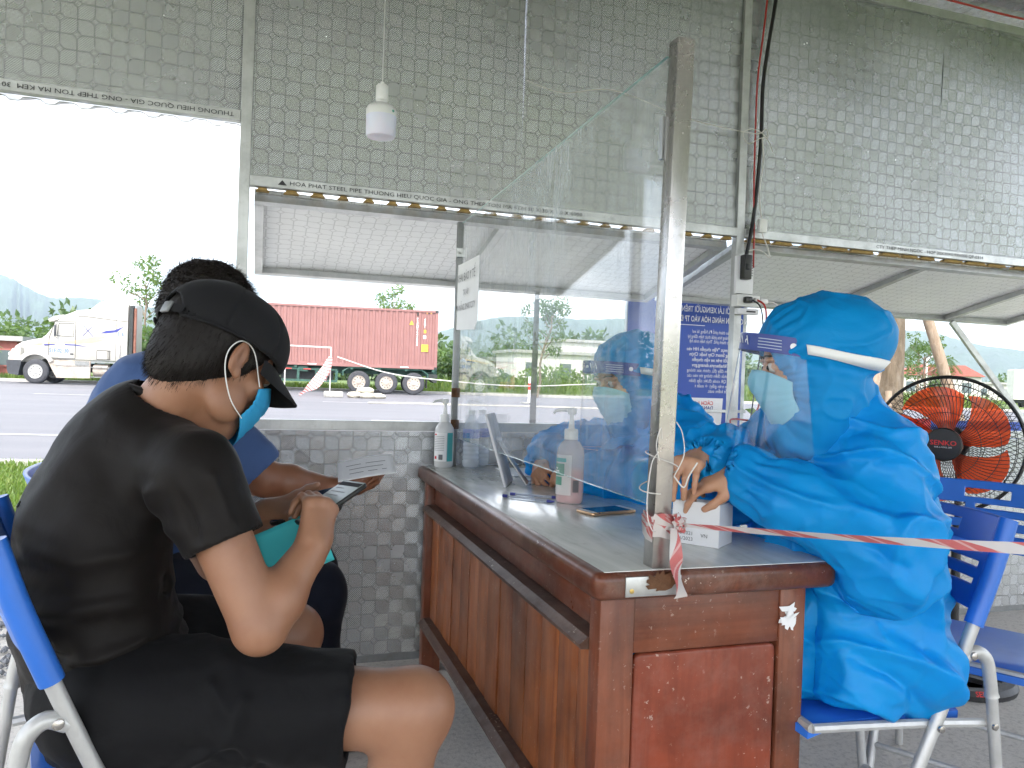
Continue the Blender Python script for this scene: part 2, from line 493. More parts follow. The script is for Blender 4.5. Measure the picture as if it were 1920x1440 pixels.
def mat_truck_white():
    t = NT('truck_paint')
    v = t.co('Object')
    n = t.noise(v, 1.2, 6, 0.65)
    z = t.sep(v)[2]
    dirt = t.math('MULTIPLY', t.ramp(z, [(0.0, 1.0), (1.0, 0.0)]), 0.0)
    g = t.ramp(t.noise(v, 3.2, 7, 0.7), [(0.45, 0), (0.8, 0.55)])
    c = t.mix(t.ramp(n, [(0.35, 0), (0.7, 0.6)]), (0.47, 0.465, 0.44), (0.39, 0.37, 0.31))
    c = t.mix(g, c, (0.30, 0.27, 0.23))
    M['truck_white'] = t.done(t.bsdf(c, 0.4, 0, None, Coat_Weight=0.3, Coat_Roughness=0.2))
    t = NT('truck_skirt_paint')
    v = t.co('Object')
    g = t.ramp(t.noise(v, 4.0, 7, 0.7), [(0.35, 0), (0.7, 1)])
    c = t.mix(g, (0.50, 0.45, 0.39), (0.25, 0.20, 0.17))
    M['truck_skirt'] = t.done(t.bsdf(c, 0.55))
    t = NT('container_paint')
    v = t.co('Object')
    g = t.ramp(t.noise(v, 1.1, 7, 0.7), [(0.4, 0), (0.75, 1)])
    c = t.mix(g, (0.265, 0.130, 0.120), (0.225, 0.108, 0.100))
    r = t.ramp(t.noise(t.co('Object', (5, 5, 2)), 1.6, 8, 0.75), [(0.66, 0), (0.74, 1)])
    c = t.mix(t.math('MULTIPLY', r, 0.6), c, (0.10, 0.05, 0.04))
    s = t.ramp(t.noise(t.co('Object', (7, 7, 2.5)), 2.2, 5, 0.7), [(0.74, 0), (0.78, 1)])
    c = t.mix(t.math('MULTIPLY', s, 0.5), c, (0.62, 0.50, 0.46))
    M['container'] = t.done(t.bsdf(c, 0.55))
mat_truck_white()
simple('decal_gold', (0.58, 0.44, 0.26), 0.5)
simple('decal_blue', (0.035, 0.045, 0.25), 0.5)
simple('decal_pale', (0.50, 0.56, 0.66), 0.5)
simple('sticker_yellow', (0.75, 0.45, 0.05), 0.5)

def mat_tape():
    t = NT('barrier_tape')
    v = t.co('UV')
    x, y, z = t.sep(v)
    f = t.math('FRACT', t.math('MULTIPLY_ADD', y, 0.45, t.math('MULTIPLY', x, 1.0)))
    band = t.ramp(f, [(0.46, 0), (0.48, 1), (0.96, 1), (0.98, 0)])
    n = t.noise(t.co('Object'), 40, 4, 0.6)
    ins = t.ramp(t.math('FRACT', t.math('MULTIPLY_ADD', y, 0.9, t.math('MULTIPLY', x, 4.0))), [(0.60, 0), (0.66, 1), (0.80, 1), (0.86, 0)])
    c = t.mix(band, (0.72, 0.68, 0.66), t.mix(t.math('MULTIPLY', ins, 0.65), (0.62, 0.10, 0.10), (0.80, 0.55, 0.52)))
    c = t.mix(t.math('MULTIPLY', n, 0.25), c, (0.80, 0.70, 0.68))
    b = t.bsdf(c, 0.35, 0)
    tl = t.new('ShaderNodeBsdfTranslucent')
    t.put(tl.inputs['Color'], c)
    mx = t.new('ShaderNodeMixShader')
    mx.inputs[0].default_value = 0.35
    t.l.new(b, mx.inputs[1]); t.l.new(tl.outputs[0], mx.inputs[2])
    M['tape'] = t.done(mx.outputs[0])
mat_tape()

# ------------------------------------------------------------------ object helpers
def link(name, me, mat=None, parent=None, loc=None, rot=None):
    o = bpy.data.objects.new(name, me)
    COL.objects.link(o)
    if mat is not None and me is not None:
        if not me.materials:
            me.materials.append(M[mat] if isinstance(mat, str) else mat)
    if parent is not None:
        o.parent = parent
    if loc is not None:
        o.location = loc
    if rot is not None:
        o.rotation_euler = rot
    return o

def tag(o, label=None, cat=None, group=None, kind=None):
    if label: o['label'] = label
    if cat: o['category'] = cat
    if group: o['group'] = group
    if kind: o['kind'] = kind
    return o

def empty(name, loc=(0, 0, 0), rz=0.0, label=None, cat=None, group=None):
    o = bpy.data.objects.new(name, None)
    o.empty_display_size = 0.1
    COL.objects.link(o)
    o.location = loc
    o.rotation_euler = (0, 0, rz)
    return tag(o, label, cat, group)

def copy_tree(o, parent=None):
    c = o.copy()
    COL.objects.link(c)
    c.parent = parent
    for ch in list(o.children):
        copy_tree(ch, c)
    return c

class MB:
    """collects shapes, then builds one mesh object"""
    def __init__(s):
        s.v, s.f, s.uv = [], [], {}
    def add(s, vs, fs, mtx=None):
        b = len(s.v)
        if mtx is not None:
            vs = [mtx @ Vector(p) for p in vs]
        s.v += [tuple(p) for p in vs]
        s.f += [tuple(i + b for i in f) for f in fs]
        return s
    def box(s, lo, hi, bev=0.0, mtx=None):
        lo, hi = Vector(lo), Vector(hi)
        c, d = (lo + hi) / 2, (hi - lo)
        if bev <= 0:
            x0, y0, z0 = lo; x1, y1, z1 = hi
            vs = [(x0, y0, z0), (x1, y0, z0), (x1, y1, z0), (x0, y1, z0), (x0, y0, z1), (x1, y0, z1), (x1, y1, z1), (x0, y1, z1)]
            fs = [(0, 3, 2, 1), (4, 5, 6, 7), (0, 1, 5, 4), (1, 2, 6, 5), (2, 3, 7, 6), (3, 0, 4, 7)]
            return s.add(vs, fs, mtx)
        bm = bmesh.new()
        bmesh.ops.create_cube(bm, size=1.0)
        for v in bm.verts:
            v.co = Vector((v.co.x * d.x, v.co.y * d.y, v.co.z * d.z)) + c
        bmesh.ops.bevel(bm, geom=list(bm.edges), offset=bev, segments=2, affect='EDGES', profile=0.5)
        return s.bm(bm, mtx)
    def bm(s, bm, mtx=None):
        bm.verts.index_update()
        s.add([v.co.copy() for v in bm.verts], [[v.index for v in f.verts] for f in bm.faces], mtx)
        bm.free()
        return s
    def bar(s, a, b, w, h=None, up=(0, 0, 1), bev=0.0):
        a, b = Vector(a), Vector(b)
        h = w if h is None else h
        d = b - a
        L = d.length
        x = d.normalized()
        u = Vector(up)
        if abs(u.dot(x)) > 0.99:
            u = Vector((0, 1, 0))
        y = u.cross(x).normalized()
        z = x.cross(y)
        m = Matrix((x, y, z)).transposed().to_4x4()
        m.translation = a
        return s.box((0, -w / 2, -h / 2), (L, w / 2, h / 2), bev, m)
    def tube(s, pts, r, n=8, caps=True, closed=False):
        pts = [Vector(p) for p in pts]
        k = len(pts)
        rs = r if isinstance(r, (list, tuple)) else [r] * k
        b = len(s.v)
        prev = None
        for i, p in enumerate(pts):
            if closed:
                t = (pts[(i + 1) % k] - pts[i - 1]).normalized()
            else:
                t = (pts[min(i + 1, k - 1)] - pts[max(i - 1, 0)])
                t = t.normalized() if t.length > 1e-9 else Vector((0, 0, 1))
            if prev is None:
                ref = Vector((0, 0, 1)) if abs(t.z) < 0.9 else Vector((1, 0, 0))
                u = t.cross(ref).normalized()
            else:
                u = (prev - t * prev.dot(t))
                u = u.normalized() if u.length > 1e-6 else t.orthogonal().normalized()
            prev = u
            w = t.cross(u)
            for j in range(n):
                a = 2 * math.pi * j / n
                s.v.append(tuple(p + (u * math.cos(a) + w * math.sin(a)) * rs[i]))
        rng = k if closed else k - 1
        for i in range(rng):
            i2 = (i + 1) % k
            for j in range(n):
                j2 = (j + 1) % n
                s.f.append((b + i * n + j, b + i * n + j2, b + i2 * n + j2, b + i2 * n + j))
        if caps and not closed:
            s.f.append(tuple(b + j for j in range(n))[::-1])
            s.f.append(tuple(b + (k - 1) * n + j for j in range(n)))
        return s
    def lathe(s, prof, n=24, mtx=None):
        vs, fs = [], []
        for (r, z) in prof:
            for j in range(n):
                a = 2 * math.pi * j / n
                vs.append((r * math.cos(a), r * math.sin(a), z))
        for i in range(len(prof) - 1):
            for j in range(n):
                j2 = (j + 1) % n
                fs.append((i * n + j, i * n + j2, (i + 1) * n + j2, (i + 1) * n + j))
        if prof[0][0] > 1e-5:
            fs.append(tuple(range(n))[::-1])
        if prof[-1][0] > 1e-5:
            fs.append(tuple((len(prof) - 1) * n + j for j in range(n)))
        return s.add(vs, fs, mtx)
    def prism(s, poly, y0, y1, mtx=None):
        """poly in X-Z, extruded along Y"""
        n = len(poly)
        vs = [(p[0], y0, p[1]) for p in poly] + [(p[0], y1, p[1]) for p in poly]
        fs = [tuple(range(n)), tuple(range(2 * n - 1, n - 1, -1))]
        for i in range(n):
            j = (i + 1) % n
            fs.append((i, i + n, j + n, j))
        return s.add(vs, fs, mtx)
    def sphere(s, c, r, n=12, m=8, mtx=None):
        rx, ry, rz = (r, r, r) if isinstance(r, (int, float)) else r
        vs, fs = [], []
        for i in range(m + 1):
            th = math.pi * i / m
            for j in range(n):
                a = 2 * math.pi * j / n
                vs.append((c[0] + rx * math.sin(th) * math.cos(a), c[1] + ry * math.sin(th) * math.sin(a), c[2] + rz * math.cos(th)))
        for i in range(m):
            for j in range(n):
                j2 = (j + 1) % n
                fs.append((i * n + j, (i + 1) * n + j, (i + 1) * n + j2, i * n + j2))
        return s.add(vs, fs, mtx)
    def mesh(s, name, smooth=False, angle=None):
        me = bpy.data.meshes.new(name)
        me.from_pydata(s.v, [], s.f)
        me.validate(clean_customdata=False)
        bm = bmesh.new()
        bm.from_mesh(me)
        bmesh.ops.remove_doubles(bm, verts=bm.verts, dist=1e-6)
        bmesh.ops.recalc_face_normals(bm, faces=bm.faces)
        bm.to_mesh(me)
        bm.free()
        if smooth:
            for p in me.polygons:
                p.use_smooth = True
            try:
                me.set_sharp_from_angle(angle=R(angle if angle else 40))
            except Exception:
                pass
        me.update()
        return me
    def build(s, name, mat, parent=None, smooth=False, loc=None, rot=None, angle=None):
        return link(name, s.mesh(name, smooth, angle), mat, parent, loc, rot)

def box_obj(name, lo, hi, mat, parent=None, bev=0.0):
    return MB().box(lo, hi, bev).build(name, mat, parent, smooth=bev > 0)

def text_mesh(txt, size, mat, name, parent, mtx, extrude=0.0, align='LEFT', bold=False, xscale=1.0, spacing=1.0):
    """flat lettering as a mesh part"""
    cu = bpy.data.curves.new(name, 'FONT')
    cu.body = txt
    cu.size = size
    cu.align_x = align
    cu.align_y = 'CENTER'
    cu.space_character = spacing
    cu.resolution_u = 2
    if bold:
        cu.offset = size * 0.014
    cu.extrude = extrude
    ob = bpy.data.objects.new(name + '_tmp', cu)
    COL.objects.link(ob)
    dg = bpy.context.evaluated_depsgraph_get()
    me = bpy.data.meshes.new_from_object(ob.evaluated_get(dg))
    bpy.data.objects.remove(ob)
    bpy.data.curves.remove(cu)
    me.transform(mtx @ Matrix.Diagonal((xscale, 1, 1, 1)))
    me.materials.clear()
    me.name = name
    o = link(name, me, mat, parent)
    return o

def catmull(pts, n=8):
    P = [Vector(p) for p in pts]
    P = [P[0] * 2 - P[1]] + P + [P[-1] * 2 - P[-2]]
    out = []
    for i in range(1, len(P) - 2):
        for k in range(n):
            t = k / n
            a, b, c, d = P[i - 1], P[i], P[i + 1], P[i + 2]
            out.append(0.5 * ((2 * b) + (c - a) * t + (2 * a - 5 * b + 4 * c - d) * t * t + (3 * b - a - 3 * c + d) * t ** 3))
    out.append(P[-2])
    return out
# ================================================================== SETTING
rng = random.Random(7)
WY = 2.93          # inner face of the back wall

def sheet(name, x0, x1, y0, y1, z, mat, nx=1, ny=1, zf=None, kind='structure'):
    mb = MB()
    vs, fs = [], []
    for j in range(ny + 1):
        for i in range(nx + 1):
            x = x0 + (x1 - x0) * i / nx
            y = y0 + (y1 - y0) * j / ny
            vs.append((x, y, z + (zf(x, y) if zf else 0)))
    for j in range(ny):
        for i in range(nx):
            a = j * (nx + 1) + i
            fs.append((a, a + 1, a + nx + 2, a + nx + 1))
    mb.add(vs, fs)
    o = mb.build(name, mat)
    tag(o, kind=kind)
    return o

simple('pale_concrete', (0.55, 0.53, 0.50), 0.9, 0, 0.2, 3, 0.5, 40, 0.01)
sheet('ground', -6000, 6000, -6000, 6000, -0.03, 'ground')
floor = MB().box((-5, -4.5, -0.12), (6.5, WY + 0.12, 0.0)).build('floor', 'concrete')
tag(floor, kind='structure')
pad = sheet('pavement', -0.35, 2.75, WY + 0.12, 9.0, 0.004, 'pale_concrete')
apron = sheet('gravel_bed', -40, 40, WY + 0.12, 5.4, -0.020, 'concrete')
tag(apron, 'strip of loose dark gravel along the shelter edge', kind='structure')
# apron of loose stones, one mass
def gravel():
    mb = MB()
    r = random.Random(3)
    for _ in range(5200):
        x, y = r.uniform(-2.2, -0.38), r.uniform(WY + 0.16, 5.3)
        s = r.uniform(0.007, 0.019)
        c = Vector((x, y, -0.012 + s * 0.3))
        vs = [c + Vector((r.uniform(.6, 1) * s * a, r.uniform(.6, 1) * s * b, r.uniform(.5, .9) * s * d)) for a, b, d in
              ((1, 0, 0), (-1, 0, 0), (0, 1, 0), (0, -1, 0), (0, 0, 1), (0, 0, -1))]
        mb.add(vs, [(0, 2, 4), (2, 1, 4), (1, 3, 4), (3, 0, 4), (2, 0, 5), (1, 2, 5), (3, 1, 5), (0, 3, 5)])
    o = mb.build('gravel', 'gravel_mat')
    tag(o, 'loose dark gravel beside the concrete floor', 'gravel', kind='stuff')
simple('gravel_mat', (0.22, 0.225, 0.24), 0.9, 0, 0.35, 3)
gravel()
# concrete kerb of the near verge and the road beyond
RD = Matrix.Rotation(-0.13, 4, 'Z')
def road_z(x, y):
    return 0.10 * min(1.0, max(0.0, (y - 10) / 25.0))
road = sheet('road', -220, 260, 9.3, 41.0, 0.0, 'asphalt', 24, 12, road_z)
road.matrix_world = RD
kb = MB().box((-220, 41.0, -0.05), (260, 41.28, 0.24), 0.02).build('kerb', 'kerb')
kb.matrix_world = RD
tag(kb, kind='structure')
nk = MB().box((-60, 9.12, -0.06), (60, 9.3, 0.02)).build('road_edging', 'kerb')
nk.matrix_world = RD
tag(nk, kind='structure')
vz = sheet('verge', -220, 260, 41.28, 90, 0.20, 'ground', 60, 8, lambda x, y: 0.05 * math.sin(x * .7 + y))
vz.matrix_world = RD
# painted dashes
def dash(x0, x1, y, w=0.16):
    z = road_z(0, y) + 0.006
    o = MB().add([(x0, y - w / 2, z), (x1, y - w / 2, z), (x1, y + w / 2, z), (x0, y + w / 2, z)], [(0, 1, 2, 3)]).build('road_marking', 'line_white')
    o.matrix_world = RD
    tag(o, kind='structure')
for k in range(-6, 10):
    dash(k * 6.0 - 5.9, k * 6.0 - 2.9, 17.7)
for k in range(-6, 10):
    dash(k * 6.0 - 6.3, k * 6.0 - 3.6, 12.5)
for k in range(-3, 8):
    dash(k * 9.0 - 1.5, k * 9.0 + 3.5, 27.0)

# grass: verge in front of the road, and tufts along the far kerb
def grass(name, label, n, area, h, z, seed, matx=None):
    r = np.random.default_rng(seed)
    x0, x1, y0, y1 = area
    X = r.uniform(x0, x1, n); Y = r.uniform(y0, y1, n)
    hh = h * r.uniform(0.4, 1.25, n)
    a = r.uniform(0, 2 * np.pi, n)
    wd = hh * 0.07 + 0.002
    ln = hh * r.uniform(0.1, 0.6, n)
    b = r.uniform(0, 2 * np.pi, n)
    P = np.zeros((n, 5, 3))
    dx, dy = np.cos(a) * wd, np.sin(a) * wd
    mx, my = np.cos(b) * ln, np.sin(b) * ln
    P[:, 0] = np.stack([X - dx, Y - dy, np.full(n, z)], 1)
    P[:, 1] = np.stack([X + dx, Y + dy, np.full(n, z)], 1)
    P[:, 2] = np.stack([X + dx * .7 + mx * .35, Y + dy * .7 + my * .35, z + hh * .6], 1)
    P[:, 3] = np.stack([X - dx * .7 + mx * .35, Y - dy * .7 + my * .35, z + hh * .6], 1)
    P[:, 4] = np.stack([X + mx, Y + my, z + hh], 1)
    V = P.reshape(-1, 3)
    base = np.arange(n)[:, None] * 5
    me = bpy.data.meshes.new(name)
    F = [tuple(q) for q in (base + np.array([[0, 1, 2, 3]])).tolist()] + [tuple(q) for q in (base + np.array([[3, 2, 4]])).tolist()]
    me.from_pydata(V.tolist(), [], F)
    o = link(name, me, 'grass_blade')
    if matx is not None:
        o.matrix_world = matx
    tag(o, label, 'grass', kind='stuff')
grass('grass', 'short bright green grass between the shelter and the road', 26000, (-5.0, -0.42, 5.3, 9.4), 0.09, -0.03, 1)
grass('grass', 'short grass outside the right bay below the awning', 14000, (2.8, 6.5, 3.2, 9.0), 0.08, -0.03, 11)
grass('grass', 'green grass strip along the far kerb behind the truck', 22000, (-24, 34, 41.3, 45.0), 0.30, 0.2, 2, RD)
grass('grass', 'tall weeds on the far verge to the right of the container', 9000, (3, 40, 42.5, 52.0), 0.85, 0.2, 4, RD)
grass('grass', 'sunlit grass field behind the fan', 16000, (30, 110, 55.0, 85.0), 0.5, 0.05, 5)

# ------------------------------------------------------------------ mountains (far, hazy)
def mountain(name, prof, depth, label, seed, y_thick=900):
    """prof: list of (x, y, height): a ridge with slopes down both sides"""
    r = random.Random(seed)
    pts = catmull([Vector(p) for p in prof], 14)
    rows = 15
    vs, fs = [], []
    n = len(pts)
    for i, p in enumerate(pts):
        tow = Vector((-p.x, -p.y, 0)).normalized()
        for k in range(rows):
            t = k / (rows - 1)
            d = t * y_thick
            h = p.z * (1 - t) ** 1.25
            sp = p.z * 0.10 * math.sin(i * 0.9 + 2.2 * math.sin(i * .31)) * math.sin(math.pi * t) + p.z * 0.04 * r.uniform(-1, 1) * (1 if 0 < t < 1 else 0.25)
            vs.append((p.x + tow.x * d, p.y + tow.y * d, h + sp - (2 if t == 1 else 0)))
    for i in range(n - 1):
        for k in range(rows - 1):
            a = i * rows + k
            fs.append((a, a + 1, a + rows + 1, a + rows))
    o = MB().add(vs, fs).build(name, 'mountain', smooth=True, angle=180)
    tag(o, label, kind='structure')
mountain('mountain', [(-1500, 2950, 330), (-1120, 2950, 330), (-818, 2900, 278), (-740, 2870, 245), (-659, 2846, 212), (-535, 2806, 212), (-383, 2756, 195), (-200, 2700, 170), (100, 2600, 120), (400, 2500, 70)], 0, 'hazy blue mountain ridge behind the truck cab', 1)
mountain('mountain', [(300, 2650, 60), (480, 2550, 120), (620, 2428, 168), (751, 2386, 200), (1000, 2305, 200), (1147, 2257, 205), (1350, 2200, 165), (1600, 2100, 130), (1850, 2000, 185), (2040, 1960, 200), (2240, 1900, 160), (2600, 1700, 120)], 0, 'pale blue mountain ridge beyond the road to the right', 2)

# ------------------------------------------------------------------ shelter
shelter = empty('shelter', (0, WY, 0), 0, 'steel tube roadside shelter lined with silver embossed foil panels', 'shelter')
SH = Matrix.Translation((0, -WY, 0))
def sh(mb, name, mat, parent=None, smooth=False):
    return mb_build_world(mb, name, mat, parent or shelter, smooth)
def mb_build_world(mb, name, mat, parent, smooth=False, angle=None):
    """mesh given in world coordinates, parented with its origin kept at the world origin"""
    o = mb.build(name, mat, None, smooth, angle=angle)
    o.parent = parent
    o.matrix_parent_inverse = Matrix.Identity(4)
    m = Matrix.Identity(4)
    p = parent
    while p is not None:
        m = p.matrix_basis @ m
        p = p.parent
    o.matrix_basis = m.inverted()
    return o

def foil_panel(name, corner, ux, uy, w, h, th=0.018, parent=None, off=(0, 0), sag=0.006, seed=0, mat='foil'):
    """foil sheet: local X-Y plane is the embossed face, origin at corner, thickness goes to -Z"""
    ux, uy = Vector(ux).normalized(), Vector(uy).normalized()
    uz = ux.cross(uy)
    r = random.Random(seed)
    nx, ny = max(2, int(w / 0.12)), max(2, int(h / 0.12))
    ph = [r.uniform(0, 6) for _ in range(6)]
    def zf(x, y):
        return sag * (math.sin(x * 5 + ph[0]) * math.sin(y * 4 + ph[1]) + 0.6 * math.sin(x * 11 + ph[2] + y * 3) + 0.4 * math.sin(y * 13 + ph[3]))
    vs, fs = [], []
    for s_ in (0, 1):
        for j in range(ny + 1):
            for i in range(nx + 1):
                x, y = w * i / nx, h * j / ny
                vs.append((x + off[0], y + off[1], zf(x, y) - (th if s_ else 0)))
    n1 = (nx + 1) * (ny + 1)
    for j in range(ny):
        for i in range(nx):
            a = j * (nx + 1) + i
            fs.append((a, a + 1, a + nx + 2, a + nx + 1))
            fs.append((n1 + a, n1 + a + nx + 1, n1 + a + nx + 2, n1 + a + 1))
    for i in range(nx):
        a = i; b = ny * (nx + 1) + i
        fs.append((a, n1 + a, n1 + a + 1, a + 1)); fs.append((b, b + 1, n1 + b + 1, n1 + b))
    for j in range(ny):
        a = j * (nx + 1); b = a + nx
        fs.append((a, a + nx + 1, n1 + a + nx + 1, n1 + a)); fs.append((b, n1 + b, n1 + b + nx + 1, b + nx + 1))
    me = MB().add(vs, fs).mesh(name, True, 30)
    m = Matrix((ux, uy, uz)).transposed().to_4x4()
    m.translation = Vector(corner) - ux * off[0] - uy * off[1]
    o = link(name, me, mat, parent or shelter)
    par = parent or shelter
    base = par.matrix_basis if par.parent is None else par.parent.matrix_basis @ par.matrix_basis
    o.matrix_basis = base.inverted() @ m
    return o

X0, X1 = -0.08, 1.985       # middle bay posts
ZH, ZHL, ZR = 1.795, 2.02, 0.92
T = 0.038                   # tube size
# posts
def post(x, z1=2.96):
    sh(MB().box((x - T / 2, WY - 0.012, 0), (x + T / 2, WY + T - 0.012, z1), 0.002), 'post', 'galv')
for x in (X0, X1, 4.05, -2.2):
    post(x)
for x in (-2.2, X0, X1, 4.05):
    sh(MB().box((x - T / 2, -2.95, 0), (x + T / 2, -2.95 + T, 2.96)), 'post', 'galv')
# roof beams and roof (shade)
sh(MB().box((-2.6, WY - 0.010, 2.915), (4.6, WY + 0.03, 2.953)), 'roof_beam', 'galv')
sh(MB().box((-2.6, -2.95, 2.962), (4.6, -2.91, 3.0)), 'roof_beam', 'galv')
for y in (1.2, -0.5):
    sh(MB().box((-2.6, y, 2.962), (4.6, y + 0.04, 3.0)), 'roof_beam', 'galv')
for k in range(8):
    xa = -3.0 + k * 1.05
    foil_panel('roof_panel', (xa, 3.35, 3.012), (1, 0, 0), (0, -1, 0), 1.045, 6.4, 0.03, None, seed=40 + k)
# upper wall panels
seam = [X0 + T / 2, 0.962, X1 - T / 2]
for k, (a, b) in enumerate(((seam[0], seam[1] - 0.002), (seam[1] + 0.002, seam[2]), (X1 + T / 2, 3.10), (3.104, 4.03))):
    foil_panel('wall_panel', (a, WY + 0.004, ZH - 0.005), (1, 0, 0), (0, 0, 1), b - a, 2.915 - ZH + 0.004, 0.03, None, off=(a * 1.0 + 0.01 * k, 0.013 * k), seed=k)
for k, (a, b) in enumerate(((-2.18, -1.14), (-1.136, X0 - T / 2))):
    foil_panel('wall_panel', (a, WY + 0.004, ZHL - 0.005), (1, 0, 0), (0, 0, 1), b - a, 2.915 - ZHL + 0.004, 0.03, None, off=(a, 0.02), seed=10 + k)
foil_panel('wall_panel', (X0 + T / 2, WY + 0.2, 2.958), (1, 0, 0), (0, -0.6, 1), 4.2, 0.2, 0.02, None, seed=17)

# header tubes with printed lettering
def header(xa, xb, z, name='header_tube'):
    return sh(MB().box((xa, WY - 0.016, z - T), (xb, WY + T - 0.016, z), 0.002), name, 'galv')
h_mid = header(X0 + T / 2, X1 - T / 2, ZH)
h_rt = header(X1 + T / 2, 4.03, ZH)
h_lf = header(-2.18, X0 - T / 2, ZHL)
def wall_text(txt, x, z, size, parent, mat='ink', flip=False, xs=1.25, y=WY - 0.0185):
    m = Matrix.Translation((x, y, z)) @ Matrix.Rotation(math.pi / 2, 4, 'X')
    if flip:
        m = m @ Matrix.Rotation(math.pi, 4, 'Z')
    base = parent.parent.matrix_basis @ parent.matrix_basis
    text_mesh(txt, size, mat, 'lettering', parent, base.inverted() @ m, xscale=xs)
wall_text('HOA PHAT STEEL PIPE THUONG HIEU QUOC GIA - ONG THEP TON MA KEM 30 X 30 X 1.0 X 6000', 0.075, ZH - T / 2, 0.021, h_mid)
wall_text('CTY THEP MINH NGOC - HOP 30X30X0.9X6000 QP-0314', 2.72, ZH - T / 2, 0.021, h_rt)
wall_text('THUONG HIEU QUOC GIA - ONG THEP TON MA KEM  30 X 30 X 1.0 X 6000', -0.12, ZHL - T / 2, 0.022, h_lf, flip=True)
tri = MB().add([(0.035, WY - 0.0185, ZH - 0.027), (0.066, WY - 0.0185, ZH - 0.027), (0.05, WY - 0.0185, ZH - 0.009)], [(0, 1, 2)])
sh(tri, 'lettering', 'ink')
# corrugated sheet edges and foam under the headers
def corr_edge(xa, xb, z, y, pitch=0.105, amp=0.014, depth=0.5, slope=0.1):
    vs, fs = [], []
    n = int((xb - xa) / pitch * 8)
    for i in range(n + 1):
        x = xa + (xb - xa) * i / n
        t = (x / pitch) % 1.0
        h = amp * (1 if 0.15 < t < 0.4 else (t / 0.15 if t <= 0.15 else max(0, 1 - (t - 0.4) / 0.15)))
        vs += [(x, y, z - h), (x, y + depth, z - h + slope * depth), (x, y, z - h + 0.004), (x, y + depth, z - h + slope * depth + 0.004)]
    for i in range(n):
        a, b = i * 4, i * 4 + 4
        fs += [(a, b, b + 1, a + 1), (a + 2, a + 3, b + 3, b + 2), (a, a + 2, b + 2, b)]
    return MB().add(vs, fs)
sh(corr_edge(-2.18, X0 - T / 2, ZHL - T - 0.004, WY + 0.03, slope=0.35), 'corrugated_sheet', 'galv')
for (xa, xb) in ((X0 + T / 2, X1 - T / 2), (X1 + T / 2, 4.03)):
    x = xa + 0.02
    k = 0
    while x < xb - 0.06:
        r0 = rng.uniform(0.040, 0.062) if xa < 1 else rng.uniform(0.09, 0.14)
        sh(MB().prism([(x, ZH - T - 0.013), (x + r0, ZH - T - 0.013), (x + r0 - 0.012, ZH - T - 0.001), (x + 0.012, ZH - T - 0.001)], WY + 0.0, WY + 0.03), 'foam_block', 'foam_yellow')
        x += r0 + (rng.uniform(0.040, 0.056) if k % 3 or xa > 1 else rng.uniform(0.048, 0.06))
        if xa > 1 and k % 3 != 1:
            x -= 0.036
        k += 1

# knee wall: rail, foil sheets, foot
def knee(xa, xb, seed):
    sh(MB().box((xa, WY - 0.012, ZR - 0.036), (xb, WY + 0.026, ZR), 0.002), 'rail', 'galv')
    sh(MB().box((xa, WY + 0.001, 0.0), (xb, WY + 0.036, 0.03)), 'foot_rail', 'galv_dark')
    foil_panel('knee_panel', (xa, WY - 0.006, 0.03), (1, 0, 0), (0, 0, 1), xb - xa, ZR - 0.038 - 0.03, 0.006, None, off=(xa + 0.03, 0.0), sag=0.0035, seed=seed)
knee(X0 + T / 2, X1 - T / 2, 20)
knee(X1 + T / 2, 4.03, 21)
sh(MB().box((X0 + T / 2 + 0.006, WY - 0.018, ZR - 0.03), (X0 + T / 2 + 0.018, WY - 0.012, ZR - 0.006)), 'bolt', 'rust')

# flaps: hinged at the header, propped outwards
def flap(xa, xb, xa2, xb2, zn, yf, zf, seed, ribs):
    """near edge xa..xb at (WY+.05, zn); far edge at (yf, zf)"""
    f = empty('flap', (xa, WY + 0.05, zn))
    f.parent = shelter
    f.matrix_basis = Matrix.Translation((xa, 0.05, zn))
    fw = Matrix.Translation((xa, WY + 0.05, zn))
    d = Vector((0, yf - WY - 0.05, zf - zn))
    L = d.length
    dn = d.normalized()
    w = xb - xa
    m = Matrix((Vector((1, 0, 0)), dn, Vector((1, 0, 0)).cross(dn))).transposed().to_4x4()
    # panel seen from below: face normal downwards
    p = foil_panel('flap_panel', (0, 0, 0), (-1, 0, 0), dn, w, L, 0.012, None, off=(0.02, 0.01), seed=seed, mat='foil_lit')
    p.parent = f
    mm = Matrix((Vector((-1, 0, 0)), dn, Vector((-1, 0, 0)).cross(dn))).transposed().to_4x4()
    mm.translation = Vector((w, 0, 0.0)) - Vector((-1, 0, 0)) * 0.02 - dn * 0.01
    p.matrix_basis = mm
    def bar(a, b, name='flap_frame', sz=0.034, mat='galv'):
        return MB().bar(m @ Vector(a), m @ Vector(b), sz, sz * 0.8, up=m.to_3x3() @ Vector((0, 0, 1))).build(name, mat, f)
    zo = -0.016
    bar((0, 0.017, zo), (w, 0.017, zo)); bar((0, L - 0.017, zo), (w, L - 0.017, zo))
    bar((0.017, 0.036, zo), (0.017, L - 0.036, zo)); bar((w - 0.017, 0.036, zo), (w - 0.017, L - 0.036, zo))
    for x in ribs:
        bar((x - xa, 0.036, zo), (x - xa, L - 0.036, zo))
    return f
f1 = flap(X0 + 0.035, X1 - 0.03, None, None, ZH - T - 0.014, 3.72, 1.56, 31, [0.92])
f2 = flap(X1 + 0.03, 4.55, None, None, ZH - T - 0.014, 3.74, 1.575, 32, [3.10, 4.02])
